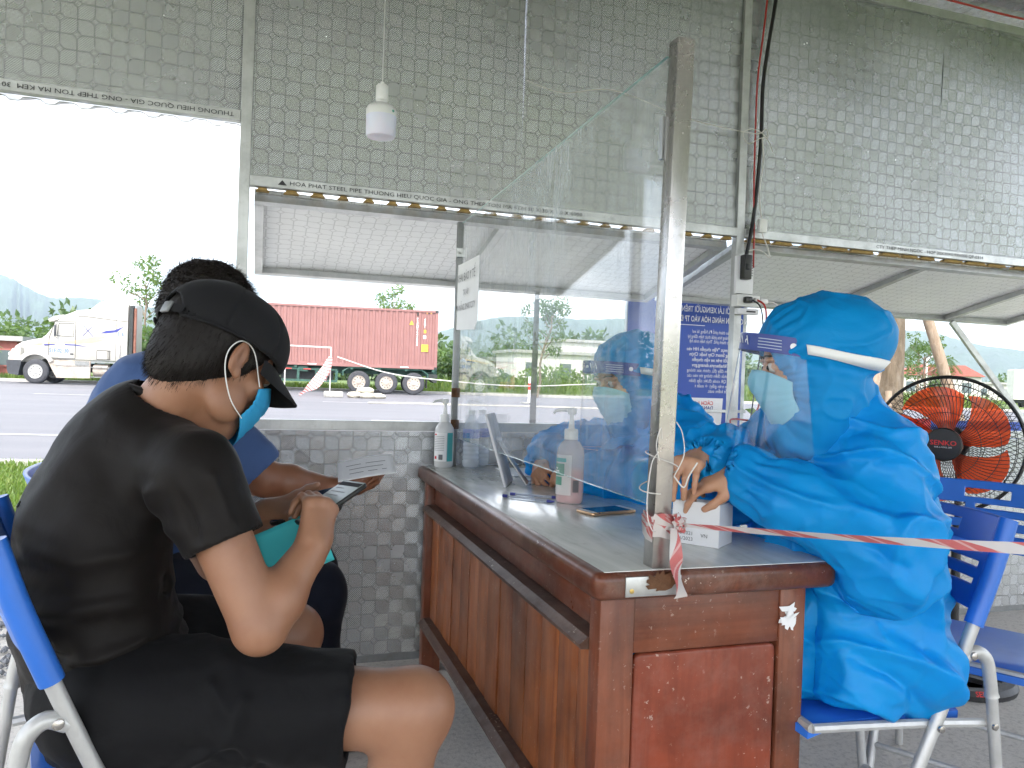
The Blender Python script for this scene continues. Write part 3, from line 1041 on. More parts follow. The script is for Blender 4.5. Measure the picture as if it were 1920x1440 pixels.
# props
sh(MB().bar((1.31, 3.66, 1.535), (1.055, WY + 0.02, ZR + 0.002), 0.026), 'prop', 'galv')
sh(MB().bar((4.06, 3.70, 1.545), (4.62, 3.52, 0.80), 0.030), 'prop', 'galv')
sh(MB().bar((2.02, 3.70, 1.545), (1.99, WY + 0.05, 1.72), 0.024), 'prop', 'galv')
sh(MB().box((X1 - 0.02, WY - 0.0165, 0.30), (X1 - 0.035, WY - 0.0125, 0.60)), 'strap', 'galv_dark')
# ================================================================== DESK
DX0, DX1, DY0, DY1, DZ = 0.570, 1.098, 1.236, 2.865, 0.760
desk = empty('desk', (0.8, 2.0, 0), 0, 'long worn red brown wooden desk with slatted front and pale marbled top', 'desk')
def dk(mb, name, mat, parent=None, smooth=True, angle=40):
    return mb_build_world(mb, name, mat, parent or desk, smooth, angle)
def slab_round(x0, x1, y0, y1, z0, z1, rc=0.022, bev=0.016):
    bm = bmesh.new()
    bmesh.ops.create_cube(bm, size=1.0)
    for v in bm.verts:
        v.co = Vector((x0 if v.co.x < 0 else x1, y0 if v.co.y < 0 else y1, z0 if v.co.z < 0 else z1))
    ve = [e for e in bm.edges if abs(e.verts[0].co.z - e.verts[1].co.z) > 1e-4]
    bmesh.ops.bevel(bm, geom=ve, offset=rc, segments=4, affect='EDGES', profile=0.5)
    he = [e for e in bm.edges if abs(e.verts[0].co.z - e.verts[1].co.z) < 1e-5 and (abs(e.verts[0].co.z - z0) < 1e-5 or abs(e.verts[0].co.z - z1) < 1e-5) and len(e.link_faces) == 2 and abs(e.link_faces[0].normal.z - e.link_faces[1].normal.z) > 0.5]
    bmesh.ops.bevel(bm, geom=he, offset=bev, segments=4, affect='EDGES', profile=0.5)
    return MB().bm(bm)
top = dk(slab_round(DX0, DX1, DY0, DY1, 0.708, DZ - 0.0008), 'top', 'wood_y')
dk(MB().box((DX0 + 0.022, DY0 + 0.012, DZ - 0.010), (DX1 - 0.016, DY1 - 0.012, DZ), 0.0015), 'laminate', 'laminate', top)
BX0, BX1, BY0, BY1 = 0.594, 1.040, 1.262, 2.835
# corner posts
for (x, w) in ((BX0, 0.070), (BX1 - 0.060, 0.060)):
    for (y, d) in ((BY0, 0.048), (BY1 - 0.048, 0.048)):
        dk(MB().box((x, y, 0.0), (x + w, y + d, 0.707), 0.004), 'corner_post', 'wood_z')
# front apron, ledges
dk(MB().box((BX0 + 0.030, BY0 + 0.049, 0.625), (BX0 + 0.045, BY1 - 0.049, 0.707), 0.002), 'apron', 'wood_y')
led = dk(MB().prism([(BX0 - 0.014, 0.600), (BX0 - 0.017, 0.610), (BX0 - 0.008, 0.616), (BX0 + 0.0, 0.622), (BX0 + 0.046, 0.622), (BX0 + 0.046, 0.598), (BX0 + 0.012, 0.598)], BY0 + 0.050, BY1 - 0.050), 'ledge', 'ledge_wood', smooth=False)
dk(MB().prism([(BX0 - 0.014, 0.176), (BX0 - 0.017, 0.188), (BX0 - 0.008, 0.196), (BX0 + 0.0, 0.204), (BX0 + 0.046, 0.204), (BX0 + 0.046, 0.165), (BX0 + 0.012, 0.165)], BY0 + 0.050, BY1 - 0.050), 'ledge', 'ledge_wood', smooth=False)
# front planks
NP = 14
pw = (BY1 - BY0 - 0.10) / NP
rr = random.Random(5)
for k in range(NP):
    y0 = BY0 + 0.050 + k * pw
    j = rr.uniform(-0.0022, 0.0022)
    dk(MB().box((BX0 + 0.026 + j, y0 + 0.0016, 0.2045), (BX0 + 0.042 + j, y0 + pw - 0.0016, 0.5975), 0.0015), 'plank', 'plank_z')
dk(MB().box((BX0 + 0.0425, BY0 + 0.05, 0.205), (BX0 + 0.045, BY1 - 0.05, 0.597)), 'backing_board', 'rust')
# near end: rails and raised red panel
px0, px1 = BX0 + 0.0705, BX1 - 0.0605
def end_panels(ya, sgn):
    dk(MB().box((px0, ya + (0.004 if sgn > 0 else -0.020), 0.602), (px1, ya + (0.020 if sgn > 0 else -0.004), 0.707), 0.002), 'end_rail', 'wood_x')
    dk(MB().box((px0, ya + (0.004 if sgn > 0 else -0.020), 0.10), (px1, ya + (0.020 if sgn > 0 else -0.004), 0.17), 0.002), 'end_rail', 'wood_x')
    bm = slab_round(-0.148 + 0.003, 0.148 - 0.003, -0.213, 0.213, -0.011, 0.006, 0.014, 0.006)
    m = Matrix.Translation(((px0 + px1) / 2, ya + 0.010 if sgn > 0 else ya - 0.010, 0.386)) @ Matrix.Rotation(math.pi / 2 * sgn, 4, 'X')
    sx = (px1 - px0 - 0.006) / 0.29
    dk(MB().add(bm.v, bm.f, m @ Matrix.Diagonal((sx, 1, 1, 1))), 'end_panel', 'panel_red')
end_panels(BY0, 1)
end_panels(BY1, -1)
# rear carcass: drawer blocks at both ends, open kneehole
dk(MB().box((BX0 + 0.047, BY0 + 0.05, 0.60), (BX1 - 0.047, BY1 - 0.05, 0.612)), 'shelf', 'wood_y', smooth=False)
# steel bracket plate with screws, peeled patch of tape
plate = dk(MB().box((0.628, DY0 - 0.0035, 0.716), (0.740, DY0 - 0.0005, 0.752), 0.001), 'bracket_plate', 'galv')
for x in (0.640,):
    dk(MB().lathe([(0.0045, 0), (0.0045, 0.0015), (0.002, 0.002)], 10, Matrix.Translation((x, DY0 - 0.0035, 0.727)) @ Matrix.Rotation(math.pi / 2, 4, 'X')), 'screw', 'brass', plate)
blot = MB()
n = 26
blot.add([(0.6985, DY0 - 0.0055, 0.742)] + [(0.6985 + (0.026 + 0.007 * math.sin(k * 2.1) + 0.005 * math.sin(k * 4.7)) * math.cos(2 * math.pi * k / n) * 1.15,
      DY0 - 0.0050, 0.742 + (0.017 + 0.005 * math.sin(k * 3.3)) * math.sin(2 * math.pi * k / n)) for k in range(n)],
     [(0, 1 + k, 1 + (k + 1) % n) for k in range(n)])
dk(blot, 'rust_stain', 'rust', plate, False)
scr = MB()
r_ = random.Random(11)
for k in range(16):
    cx, cz = 1.005 + r_.uniform(-0.016, 0.014), 0.655 + r_.uniform(-0.017, 0.012)
    a = r_.uniform(0, 3)
    L_, w_ = r_.uniform(0.009, 0.02), r_.uniform(0.003, 0.008)
    yy = BY0 - 0.0012 - 0.0004 * k
    d = Vector((math.cos(a), 0, math.sin(a))); e = Vector((-math.sin(a), 0, math.cos(a)))
    c = Vector((cx, yy, cz))
    scr.add([c - d * L_ - e * w_ * .4, c - d * L_ * .2 - e * w_, c + d * L_ - e * w_ * .2, c + d * L_ * .4 + e * w_, c - d * L_ * .8 + e * w_ * .6], [(0, 1, 2, 3, 4)])
dk(scr, 'tape_residue', 'paper', None, False)

# ================================================================== GLASS SCREEN
screen = empty('glass_screen', (0.705, 2.0, DZ), 0, 'clear glass screen between two steel posts standing on the desk', 'screen')
def sc(mb, name, mat, parent=None, smooth=False):
    return mb_build_world(mb, name, mat, parent or screen, smooth)
lean = Matrix.Translation((0.706, 1.268, DZ)) @ Matrix.Rotation(R(0.9), 4, 'Y')
np_ = sc(MB().box((-0.0175, -0.0175, 0.001), (0.0175, 0.0175, 0.975), 0.002, lean), 'post', 'stainless', smooth=True)
fp_ = sc(MB().box((0.690, 2.838, DZ + 0.0005), (0.712, 2.860, 1.685), 0.0015), 'post', 'galv_dark', smooth=True)
for z in (0.90, 1.02, 1.55):
    sc(MB().box((0.685, 2.831, z), (0.717, 2.8375, z + 0.035), 0.001).tube([(0.70, 2.831, z + .017), (0.70, 2.822, z + .017)], 0.005, 8), 'clip', 'rust' if z < 1.1 else 'galv', fp_)
# pane: trapezoid thin box
gx = 0.7055
GY0, GY1 = 1.290, 2.834
g0, g1 = gx - 0.003, gx + 0.003
vs_ = []
for x in (g0, g1):
    vs_ += [(x, GY0, 0.870), (x, GY1, 0.868), (x, GY1, 1.680), (x, GY0, 1.712)]
sc(MB().add(vs_, [(0, 1, 2, 3), (7, 6, 5, 4)]), 'pane', 'screen_glass')
sc(MB().add([(x + (0.00008 if x > gx else -0.00008), y, z) for (x, y, z) in vs_], [(0, 4, 5, 1), (3, 2, 6, 7)]), 'pane_edge', 'glass_edge')
sc(MB().box((0.6975, 1.2875, 1.52), (0.7025, 1.300, 1.60)), 'clip', 'galv')
# white cord wound round the near post
cord = []
for k in range(40):
    t = k / 39
    a = t * 9.0 + 2.0
    cord.append((0.705 + 0.028 * math.cos(a) + 0.010 * math.sin(5 * t), 1.268 + 0.028 * math.sin(a), 0.96 - 0.05 * t + 0.015 * math.sin(a * .5)))
cm = MB().tube(catmull(cord, 2), 0.0011, 6)
cm.tube(catmull([(0.690, 1.245, 0.975), (0.672, 1.235, 0.955), (0.664, 1.232, 0.90), (0.666, 1.232, 0.86), (0.678, 1.236, 0.835), (0.690, 1.244, 0.83)], 6), 0.0011, 6)
cm.tube(catmull([(0.690, 1.240, 0.96), (0.676, 1.228, 0.99), (0.684, 1.228, 1.02), (0.694, 1.240, 1.0)], 6), 0.0011, 6)
cm.tube(catmull([(0.726, 1.248, 0.93), (0.745, 1.245, 0.91), (0.758, 1.25, 0.93), (0.775, 1.25, 0.955)], 6), 0.0015, 6)
cm.tube(catmull([(0.726, 1.248, 0.93), (0.742, 1.243, 0.97), (0.738, 1.245, 1.01), (0.728, 1.25, 1.03)], 6), 0.0010, 6)
o = cm.build('white_cord', 'cord_white', None, True)
tag(o, 'thin white plastic cord wound round the near steel post', 'cord')

# notice paper on the far end of the pane
npap = empty('paper_notice', (0.699, 2.69, 1.40), 0, 'white printed paper notice taped to the far end of the glass screen', 'notice')
vs_, fs_ = [], []
N_, K_ = 14, 8
for i in range(N_ + 1):
    for k in range(K_ + 1):
        u, v = i / N_, k / K_
        y = 2.855 - 0.305 * u
        z = 1.275 + 0.245 * v - 0.012 * u * (1 - v)
        bul = 0.0
        if u < 0.05 and v < 0.15: bul = 0.006
        if u > 0.94 and v < 0.1: bul = -0.010
        vs_.append((0.6985 - 0.005 * math.sin(u * 3.1) * (1 - v) + bul - 0.010 * max(0, 0.10 - u) * 8, y, z))
for i in range(N_):
    for k in range(K_):
        a = i * (K_ + 1) + k
        fs_.append((a, a + K_ + 1, a + K_ + 2, a + 1))
mb_build_world(MB().add(vs_, fs_), 'sheet', 'paper', npap, True, 180)
def side_text(txt, y, z, size, parent, mat='ink_grey', x=0.6915, xs=1.0, align='CENTER', bold=False):
    m = Matrix.Translation((x, y, z)) @ Matrix(((0, 0, -1, 0), (-1, 0, 0, 0), (0, 1, 0, 0), (0, 0, 0, 1)))
    text_mesh(txt, size, mat, 'lettering', parent, parent.matrix_basis.inverted() @ m, align=align, xscale=xs, bold=bold)
side_text('KHAI BÁO Y TẾ', 2.70, 1.462, 0.042, npap, xs=0.86)
side_text('TẠI ÁP', 2.70, 1.405, 0.030, npap, xs=0.86)
side_text('ĐÀ NẴNG SMARTCITY', 2.70, 1.352, 0.032, npap, xs=0.82)

# ================================================================== THINGS ON THE DESK
def pump_bottle(name, label, loc, s, rz, mat_body, gel, lab):
    t = empty(name, loc, rz, label, 'bottle')
    body = [(0.0, 0.002), (0.030, 0.0), (0.034, 0.004), (0.035, 0.02), (0.035, 0.125), (0.033, 0.138), (0.024, 0.152), (0.014, 0.160), (0.0135, 0.168)]
    o = MB().lathe([(r * s, z * s) for r, z in body], 28, Matrix.Diagonal((1, 0.78, 1, 1))).build('body', mat_body, t, True)
    if gel:
        MB().lathe([(0.0, 0.004 * s), (0.032 * s, 0.004 * s), (0.033 * s, 0.085 * s), (0.0, 0.087 * s)], 24, Matrix.Diagonal((1, 0.76, 1, 1))).build('gel', gel, t, True)
    MB().lathe([(r * s, z * s) for r, z in [(0.0175, 0.160), (0.0175, 0.182), (0.016, 0.186), (0.008, 0.187), (0.007, 0.20), (0.0055, 0.212), (0.0055, 0.222)]], 22).build('collar', 'plastic_white', t, True)
    hd = MB().lathe([(r * s, z * s) for r, z in [(0.010, 0.222), (0.0115, 0.226), (0.0115, 0.236), (0.009, 0.240), (0, 0.241)]], 18)
    hd.tube([Vector(p) * s for p in [(0.0, 0, 0.233), (-0.022, 0, 0.234), (-0.040, 0, 0.231), (-0.047, 0, 0.224)]], [0.0058 * s, 0.0052 * s, 0.0042 * s, 0.0036 * s], 10)
    hd.build('pump_head', 'plastic_white', t, True)
    # wrap-around label with printed blocks
    def wrap(nm, a0, a1, z0, z1, mat, par, e=1.012):
        vs, fs = [], []
        n = 12
        for i in range(n + 1):
            a = a0 + (a1 - a0) * i / n
            for z in (z0, z1):
                vs.append((0.035 * s * e * math.cos(a), 0.035 * 0.78 * s * e * math.sin(a), z * s))
        for i in range(n):
            fs.append((2 * i, 2 * i + 2, 2 * i + 3, 2 * i + 1))
        return MB().add(vs, fs).build(nm, mat, par, True)
    lb = wrap('label', *lab['span'], 0.022, 0.122, lab['mat'], t)
    for (a0, a1, z0, z1, mt) in lab['blocks']:
        wrap('print', a0, a1, z0, z1, mt, lb, 1.02)
    return t
q = math.pi
pump_bottle('sanitizer_bottle', 'white pump bottle of hand sanitizer at the far corner of the desk', (0.655, 2.800, DZ), 1.06, R(10), 'bottle_milky', None,
            dict(span=(q * .95, q * 1.48), mat='paper', blocks=[(q * 1.0, q * 1.12, 0.113, 0.118, 'ink_red')] + [(q * 1.0, q * 1.40, 0.108 - 0.006 * k, 0.1092 - 0.006 * k, 'ink_grey') for k in range(9)] +
                 [(q * 1.22, q * 1.36, 0.028, 0.046, 'ink_grey'), (q * 1.04, q * 1.14, 0.030, 0.040, 'ink_red'), (q * 1.50, q * 1.72, 0.022, 0.122, 'label_teal')]))
pump_bottle('sanitizer_bottle', 'pump bottle with green label and pink gel behind the glass on the desk', (0.822, 1.975, DZ), 1.10, R(-30), 'bottle_frosted', 'gel_pink',
            dict(span=(q * .95, q * 1.56), mat='bottle_milky', blocks=[(q * 1.02, q * 1.44, 0.104, 0.114, 'label_teal'), (q * 1.02, q * 1.40, 0.070, 0.100, 'label_green'), (q * 1.10, q * 1.34, 0.046, 0.067, 'label_green'),
                 (q * 1.06, q * 1.20, 0.086, 0.090, 'print_white'), (q * 1.06, q * 1.26, 0.079, 0.083, 'print_white'), (q * 1.6, q * 1.75, 0.03, 0.06, 'ink_grey')]))
def water_bottle(label, loc):
    t = empty('water_bottle', loc, 0, label, 'bottle', 'water bottles at the far end of the desk')
    pr = [(0.0, 0.004), (0.022, 0.0), (0.030, 0.006), (0.0315, 0.02)]
    for k in range(5):
        z = 0.026 + k * 0.016
        pr += [(0.0315, z), (0.0295, z + 0.004), (0.0295, z + 0.007), (0.0315, z + 0.011)]
    pr += [(0.0315, 0.110), (0.0315, 0.150), (0.028, 0.165), (0.018, 0.185), (0.0125, 0.194), (0.0125, 0.202)]
    b = MB().lathe(pr, 24).build('body', 'bottle_clear', t, True)
    MB().lathe([(0.0318, 0.112), (0.0318, 0.146)], 24).build('label', 'label_blue', b, True)
    MB().lathe([(0.0145, 0.200), (0.0145, 0.214), (0.013, 0.216), (0, 0.216)], 20).build('cap', 'plastic_white', t, True)
water_bottle('clear water bottle with blue band beside the far steel post', (0.752, 2.775, DZ))
water_bottle('second clear water bottle nearer the wall behind the other', (0.808, 2.84 - 0.01, DZ))
# slanted tablet holder
st = empty('tablet_stand', (0.765, 2.345, DZ), R(-25), 'slim pale grey tablet leaning on a stand behind the glass', 'tablet')
MB().box((-0.004, -0.085, 0.0), (0.004, 0.085, 0.235), 0.003, Matrix.Rotation(R(-17), 4, 'Y')).build('tablet', 'card_white', st, True)
MB().box((-0.0052, -0.079, 0.012), (-0.0042, 0.079, 0.224), 0, Matrix.Rotation(R(-17), 4, 'Y')).build('back_cover', 'chrome_grey', st)
MB().bar((-0.045, 0, 0.15), (0.06, 0, 0.004), 0.06, 0.004).build('stand_leg', 'chrome_grey', st)
# loose papers at the wall end
o = MB().box((0.84, 2.52, DZ + 0.0005), (1.005, 2.74, DZ + 0.004)).build('paper_stack', 'paper')
tag(o, 'thin stack of white papers at the wall end of the desk', 'paper')
def pen(label, a, b, z=DZ + 0.0045):
    a, b = Vector((*a, z)), Vector((*b, z))
    t = empty('pen', a, 0, label, 'pen', 'ballpoint pens on the desk')
    d = (b - a)
    u = d.normalized()
    MB().tube([Vector(), u * (d.length * .86)], 0.0042, 10).build('barrel', 'bottle_clear', t, True)
    MB().tube([u * .004, u * (d.length * .9)], 0.0017, 6).build('refill', 'ink_blue', t, True)
    MB().tube([u * (d.length * .86), u * (d.length * .93), u * d.length], [0.0046, 0.0040, 0.0012], 10).build('tip', 'decal_blue', t, True)
    MB().tube([u * -0.004, u * 0.012], 0.0045, 10).build('end_cap', 'decal_blue', t, True)
pen('clear ballpoint pen lying nearest the desk front', (0.668, 2.085), (0.775, 1.965))
pen('clear ballpoint pen lying beside the other towards the pump bottle', (0.700, 2.115), (0.815, 2.035))
# smartphone lying on desk
ph = empty('smartphone', (0.862, 1.818, DZ), R(14), 'gold edged smartphone lying face up on the desk', 'phone')
MB().add(*(lambda b: (b.v, b.f))(slab_round(-0.074, 0.074, -0.037, 0.037, 0.0005, 0.0085, 0.010, 0.003))).build('case', 'gold', ph, True)
MB().box((-0.056, -0.0325, 0.0086), (0.056, 0.0325, 0.0090)).build('screen', 'screen_dark', ph)
for sx in (-1, 1):
    MB().box((sx * 0.0645 - 0.008, -0.033, 0.0086), (sx * 0.0645 + 0.008, 0.033, 0.0089)).build('bezel', 'plastic_white', ph)
# white carton under the hands
bx = empty('carton', (0.915, 1.447, DZ), R(-52), 'open white carton on the desk under the near woman’s hands'.replace('’', "'"), 'box')
W_, D_, H_ = 0.100, 0.085, 0.092
MB().box((-W_ / 2, -D_ / 2, 0.001), (W_ / 2, -D_ / 2 + 0.0015, H_)).build('front', 'card_white', bx)
MB().box((-W_ / 2, D_ / 2 - 0.0015, 0.001), (W_ / 2, D_ / 2, H_ - 0.006)).build('back', 'card_white', bx)
MB().box((-W_ / 2 - 0.0016, -D_ / 2, 0.001), (-W_ / 2 - 0.0001, D_ / 2, H_ - 0.004)).build('side', 'card_white', bx)
MB().box((W_ / 2 + 0.0001, -D_ / 2, 0.001), (W_ / 2 + 0.0016, D_ / 2, H_ - 0.002)).build('side', 'card_white', bx)
MB().box((-W_ / 2 + 0.002, -D_ / 2 + 0.002, 0.0005), (W_ / 2 - 0.002, D_ / 2 - 0.002, 0.002)).build('base', 'card_white', bx)
MB().bar((W_ / 2 - 0.008, -D_ / 2 + 0.03, H_ - 0.004), (W_ / 2 - 0.006, -D_ / 2 + 0.036, H_ + 0.028), 0.020, 0.001).build('flap', 'card_white', bx)
for (t_, x, z) in (('06/2021', -0.022, 0.024), ('06/2023', -0.022, 0.012), ('VN', 0.020, 0.022)):
    text_mesh(t_, 0.011, 'ink_grey', 'lettering', bx, Matrix.Translation((x, -D_ / 2 - 0.0006, z)) @ Matrix.Rotation(math.pi / 2, 4, 'X'), align='CENTER')

# ================================================================== BARRIER TAPE (wound on the post, stretched to the right)
def ribbon(path, widths, twist=None, up=(0, 0, 1)):
    """path of points -> ribbon with UV (x along in metres*8, y across)"""
    vs, fs, uv = [], [], []
    P = [Vector(p) for p in path]
    acc = 0
    U = Vector(up)
    for i, p in enumerate(P):
        if i:
            acc += (p - P[i - 1]).length
        t = (P[min(i + 1, len(P) - 1)] - P[max(i - 1, 0)]).normalized()
        a = (U - t * U.dot(t)).normalized()
        if twist:
            a = Quaternion(t, twist(i / (len(P) - 1))) @ a
        w = widths[i] if isinstance(widths, (list, tuple)) else widths
        vs += [p - a * w / 2, p + a * w / 2]
        uv += [(acc * 8, 0), (acc * 8, 1)]
    for i in range(len(P) - 1):
        fs.append((2 * i, 2 * i + 2, 2 * i + 3, 2 * i + 1))
    return vs, fs, uv
def ribbon_obj(parts, name, mat, parent):
    V, F, U = [], [], []
    for (vs, fs, uv) in parts:
        b = len(V)
        V += [tuple(v) for v in vs]; U += uv
        F += [tuple(i + b for i in f) for f in fs]
    me = bpy.data.meshes.new(name)
    me.from_pydata(V, [], F)
    ul = me.uv_layers.new(name='UVMap')
    for l in me.loops:
        ul.data[l.index].uv = U[l.vertex_index]
    for p in me.polygons:
        p.use_smooth = True
    o = link(name, me, mat, parent)
    if parent is not None:
        o.matrix_basis = parent.matrix_basis.inverted()
    return o
tp = empty('barrier_tape', (0.706, 1.268, 0.83), 0, 'red and white plastic barrier tape tied to the near post', 'tape')
Q = 0.0205
cx_, cy_ = 0.7068, 1.268
loop = [(cx_ - Q, cy_ - Q), (cx_ - Q * .2, cy_ - Q - .001), (cx_ + Q, cy_ - Q), (cx_ + Q, cy_), (cx_ + Q, cy_ + Q), (cx_, cy_ + Q), (cx_ - Q, cy_ + Q), (cx_ - Q - .001, cy_), (cx_ - Q, cy_ - Q)]
parts = []
for s_, z0, w_ in ((0, 0.842, 0.030), (1, 0.828, 0.026), (2, 0.850, 0.016)):
    e = 1 + 0.035 * s_
    parts.append(ribbon([((x - cx_) * e + cx_, (y - cy_) * e + cy_, z0 + 0.006 * math.sin(i * 1.3 + s_)) for i, (x, y) in enumerate(loop)], w_))
ribbon_obj(parts, 'wrap', 'tape', tp)
# knot
kn = MB()
rk = random.Random(2)
kp = []
for k in range(26):
    a = k * 1.1
    kp.append((0.7385 + 0.0075 * math.cos(a) + 0.004 * math.sin(k), 1.238 + 0.006 * math.sin(a * 1.3), 0.842 + 0.010 * math.sin(a) + 0.002 * math.cos(k * 2)))
parts = [ribbon(catmull(kp, 3), 0.011, lambda t: t * 14)]
parts.append(ribbon(catmull([(0.725, 1.243, 0.842), (0.735, 1.232, 0.852), (0.728, 1.230, 0.866), (0.722, 1.236, 0.858), (0.736, 1.236, 0.846)], 5), 0.012, lambda t: t * 3))
ribbon_obj(parts, 'knot', 'tape', tp)
tail = catmull([(0.724, 1.240, 0.836), (0.722, 1.228, 0.815), (0.721, 1.222, 0.790), (0.7225, 1.222, 0.766), (0.7285, 1.224, 0.745), (0.735, 1.226, 0.722), (0.737, 1.227, 0.712)], 5)
ribbon_obj([ribbon(tail, [0.014 + 0.013 * min(1, i / 12) for i in range(len(tail))], lambda t: 0.5 * math.sin(t * 7), up=(1, 0.2, 0))], 'tail', 'tape', tp)
run = [Vector((0.742, 1.236, 0.842)).lerp(Vector((1.30, 0.510, 0.922)), t) - Vector((0, 0, 0.008 * math.sin(math.pi * t))) for t in [i / 60 for i in range(61)]]
ribbon_obj([ribbon(run, [0.008 + 0.011 * min(1, i / 9) for i in range(61)], lambda t: 0.9 * math.sin(t * 4.0 + .6))], 'run', 'tape', tp)

# ================================================================== FOLDING CHAIRS
def make_chair(label):
    """faces -X; origin on the floor under the seat centre"""
    t = empty('folding_chair', (0, 0, 0), 0, label, 'chair', 'blue folding chairs')
    w = 0.205
    # seat pan (tapered, slightly dished)
    vs, fs = [], []
    nx, ny = 14, 12
    for lay in (0, 1):
        for i in range(nx + 1):
            for j in range(ny + 1):
                u, v = i / nx, j / ny * 2 - 1
                half = 0.185 * (1 - 0.10 * u)
                cor = 1 - max(0, (abs(v) - 0.75) / 0.25) ** 3 * 0.05
                x = -0.20 + 0.39 * u
                z = 0.455 - 0.012 * math.sin(math.pi * u) * (1 - v * v) - (0.016 * max(0, 0.15 - u) / 0.15) ** 1 - 0.010 * u
                rim = 0.016 if lay else 0
                vs.append((x * cor, v * half, z - rim - (0.006 if (abs(v) > .99) else 0)))
    n1 = (nx + 1) * (ny + 1)
    for i in range(nx):
        for j in range(ny):
            a = i * (ny + 1) + j
            fs += [(a, a + ny + 1, a + ny + 2, a + 1), (n1 + a, n1 + a + 1, n1 + a + ny + 2, n1 + a + ny + 1)]
    for i in range(nx):
        a, b = i * (ny + 1), i * (ny + 1) + ny
        fs += [(a, n1 + a, n1 + a + ny + 1, a + ny + 1), (b, b + ny + 1, n1 + b + ny + 1, n1 + b)]
    for j in range(ny):
        a, b = j, nx * (ny + 1) + j
        fs += [(a, a + 1, n1 + a + 1, n1 + a), (b, n1 + b, n1 + b + 1, b + 1)]
    MB().add(vs, fs).build('seat', 'plastic_blue', t, True, angle=50)
    # back / front-leg tubes
    for s in (-1, 1):
        y = s * w
        MB().tube(catmull([(0.245, y, 0.83), (0.215, y, 0.74), (0.10, y, 0.46), (-0.10, y, 0.02), (-0.107, y, 0.004)], 5), 0.0125, 10).build('front_leg', 'chrome_grey', t, True)
        MB().tube(catmull([(0.250, y, 0.845), (0.217, y, 0.745), (0.172, y, 0.632)], 5), 0.0185, 12).build('sleeve', 'plastic_blue', t, True)
        # pivot bracket and rear leg
        br = MB().tube(catmull([(0.150, y, 0.565), (0.178, y * 1.02, 0.578), (0.202, y * 1.03, 0.560), (0.212, y * 1.03, 0.520), (0.218, y * 1.03, 0.485)], 5), [0.013] * 20 + [0.0150], 10)
        br.build('pivot_bracket', 'chrome_grey', t, True)
        MB().lathe([(0.009, 0), (0.008, 0.004), (0.004, 0.006), (0, 0.0065)], 12, Matrix.Translation((0.163, y + s * 0.012, 0.572)) @ Matrix.Rotation(-s * math.pi / 2, 4, 'X')).build('rivet', 'stainless', t, True)
        MB().tube([(0.217, y * 1.03, 0.495), (0.275, y * 1.03, 0.03), (0.278, y * 1.03, 0.004)], 0.0115, 10).build('rear_leg', 'chrome_grey', t, True)
        MB().tube(catmull([(-0.185, y * 0.93, 0.440), (-0.05, y * 0.93, 0.436), (0.10, y * 0.93, 0.430), (0.215, y * 0.95, 0.424)], 4), 0.0095, 8).build('seat_rail', 'chrome_grey', t, True)
        for xx, zz in ((0.09, 0.43), (0.222, 0.425)):
            MB().lathe([(0.008, 0), (0.007, 0.004), (0.0, 0.006)], 10, Matrix.Translation((xx, y + s * 0.013, zz)) @ Matrix.Rotation(-s * math.pi / 2, 4, 'X')).build('rivet', 'stainless', t, True)
    MB().tube([(-0.185, -w * .93, 0.440), (-0.185, w * .93, 0.440)], 0.0095, 8).build('seat_rail', 'chrome_grey', t, True)
    MB().tube([(-0.055, -w, 0.12), (-0.055, w, 0.12)], 0.009, 8).build('crossbar', 'chrome_grey', t, True)
    MB().tube([(0.262, -w * 1.03, 0.13), (0.262, w * 1.03, 0.13)], 0.009, 8).build('crossbar', 'chrome_grey', t, True)
    # backrest: curved blue panel with slots -> rows of strips between openings
    def bp(u, z):      # u -1..1 across, z height -> point on curved back
        k = (z - 0.63) / 0.2
        return Vector((0.170 + 0.078 * k + 0.035 * (1 - u * u), u * (w - 0.010), z))
    sl = []   # slot rows: (z0,z1,[(u0,u1)...])
    slots = [(0.700, 0.712, [(-0.80, -0.30), (-0.18, 0.80)]), (0.735, 0.747, [(-0.80, -0.10), (0.02, 0.80)]), (0.768, 0.780, [(-0.80, 0.15), (0.28, 0.80)]), (0.797, 0.822, [(-0.30, 0.30)])]
    zs = sorted(set([0.655, 0.845] + [a for s_ in slots for a in s_[:2]]))
    us = sorted(set([-1, 1] + [round(-1 + k * 0.1, 3) for k in range(21)] + [a for s_ in slots for p_ in s_[2] for a in p_]))
    def hole(u, z):
        for z0, z1, ps in slots:
            if z0 < z < z1:
                return any(a < u < b for a, b in ps)
        return False
    vs, fs = [], []
    idx = {}
    th = 0.010
    for i, u in enumerate(us):
        for j, z in enumerate(zs):
            for l in (0, 1):
                idx[i, j, l] = len(vs)
                p = bp(u, z)
                vs.append(p + Vector((th * l, 0, 0)))
    solid = {(i, j): not hole((us[i] + us[i + 1]) / 2, (zs[j] + zs[j + 1]) / 2) for i in range(len(us) - 1) for j in range(len(zs) - 1)}
    for (i, j), sld in solid.items():
        if not sld:
            continue
        fs.append((idx[i, j, 0], idx[i + 1, j, 0], idx[i + 1, j + 1, 0], idx[i, j + 1, 0]))
        fs.append((idx[i, j, 1], idx[i, j + 1, 1], idx[i + 1, j + 1, 1], idx[i + 1, j, 1]))
        for (di, dj, e0, e1) in ((-1, 0, (i, j), (i, j + 1)), (1, 0, (i + 1, j), (i + 1, j + 1)), (0, -1, (i, j), (i + 1, j)), (0, 1, (i, j + 1), (i + 1, j + 1))):
            if not solid.get((i + di, j + dj), False):
                fs.append((idx[(*e0, 0)], idx[(*e1, 0)], idx[(*e1, 1)], idx[(*e0, 1)]))
    bk = MB().add(vs, fs).build('backrest', 'plastic_blue', t, True, angle=35)
    md = bk.modifiers.new('bevel', 'BEVEL')
    md.width = 0.003; md.segments = 2; md.limit_method = 'ANGLE'
    return t
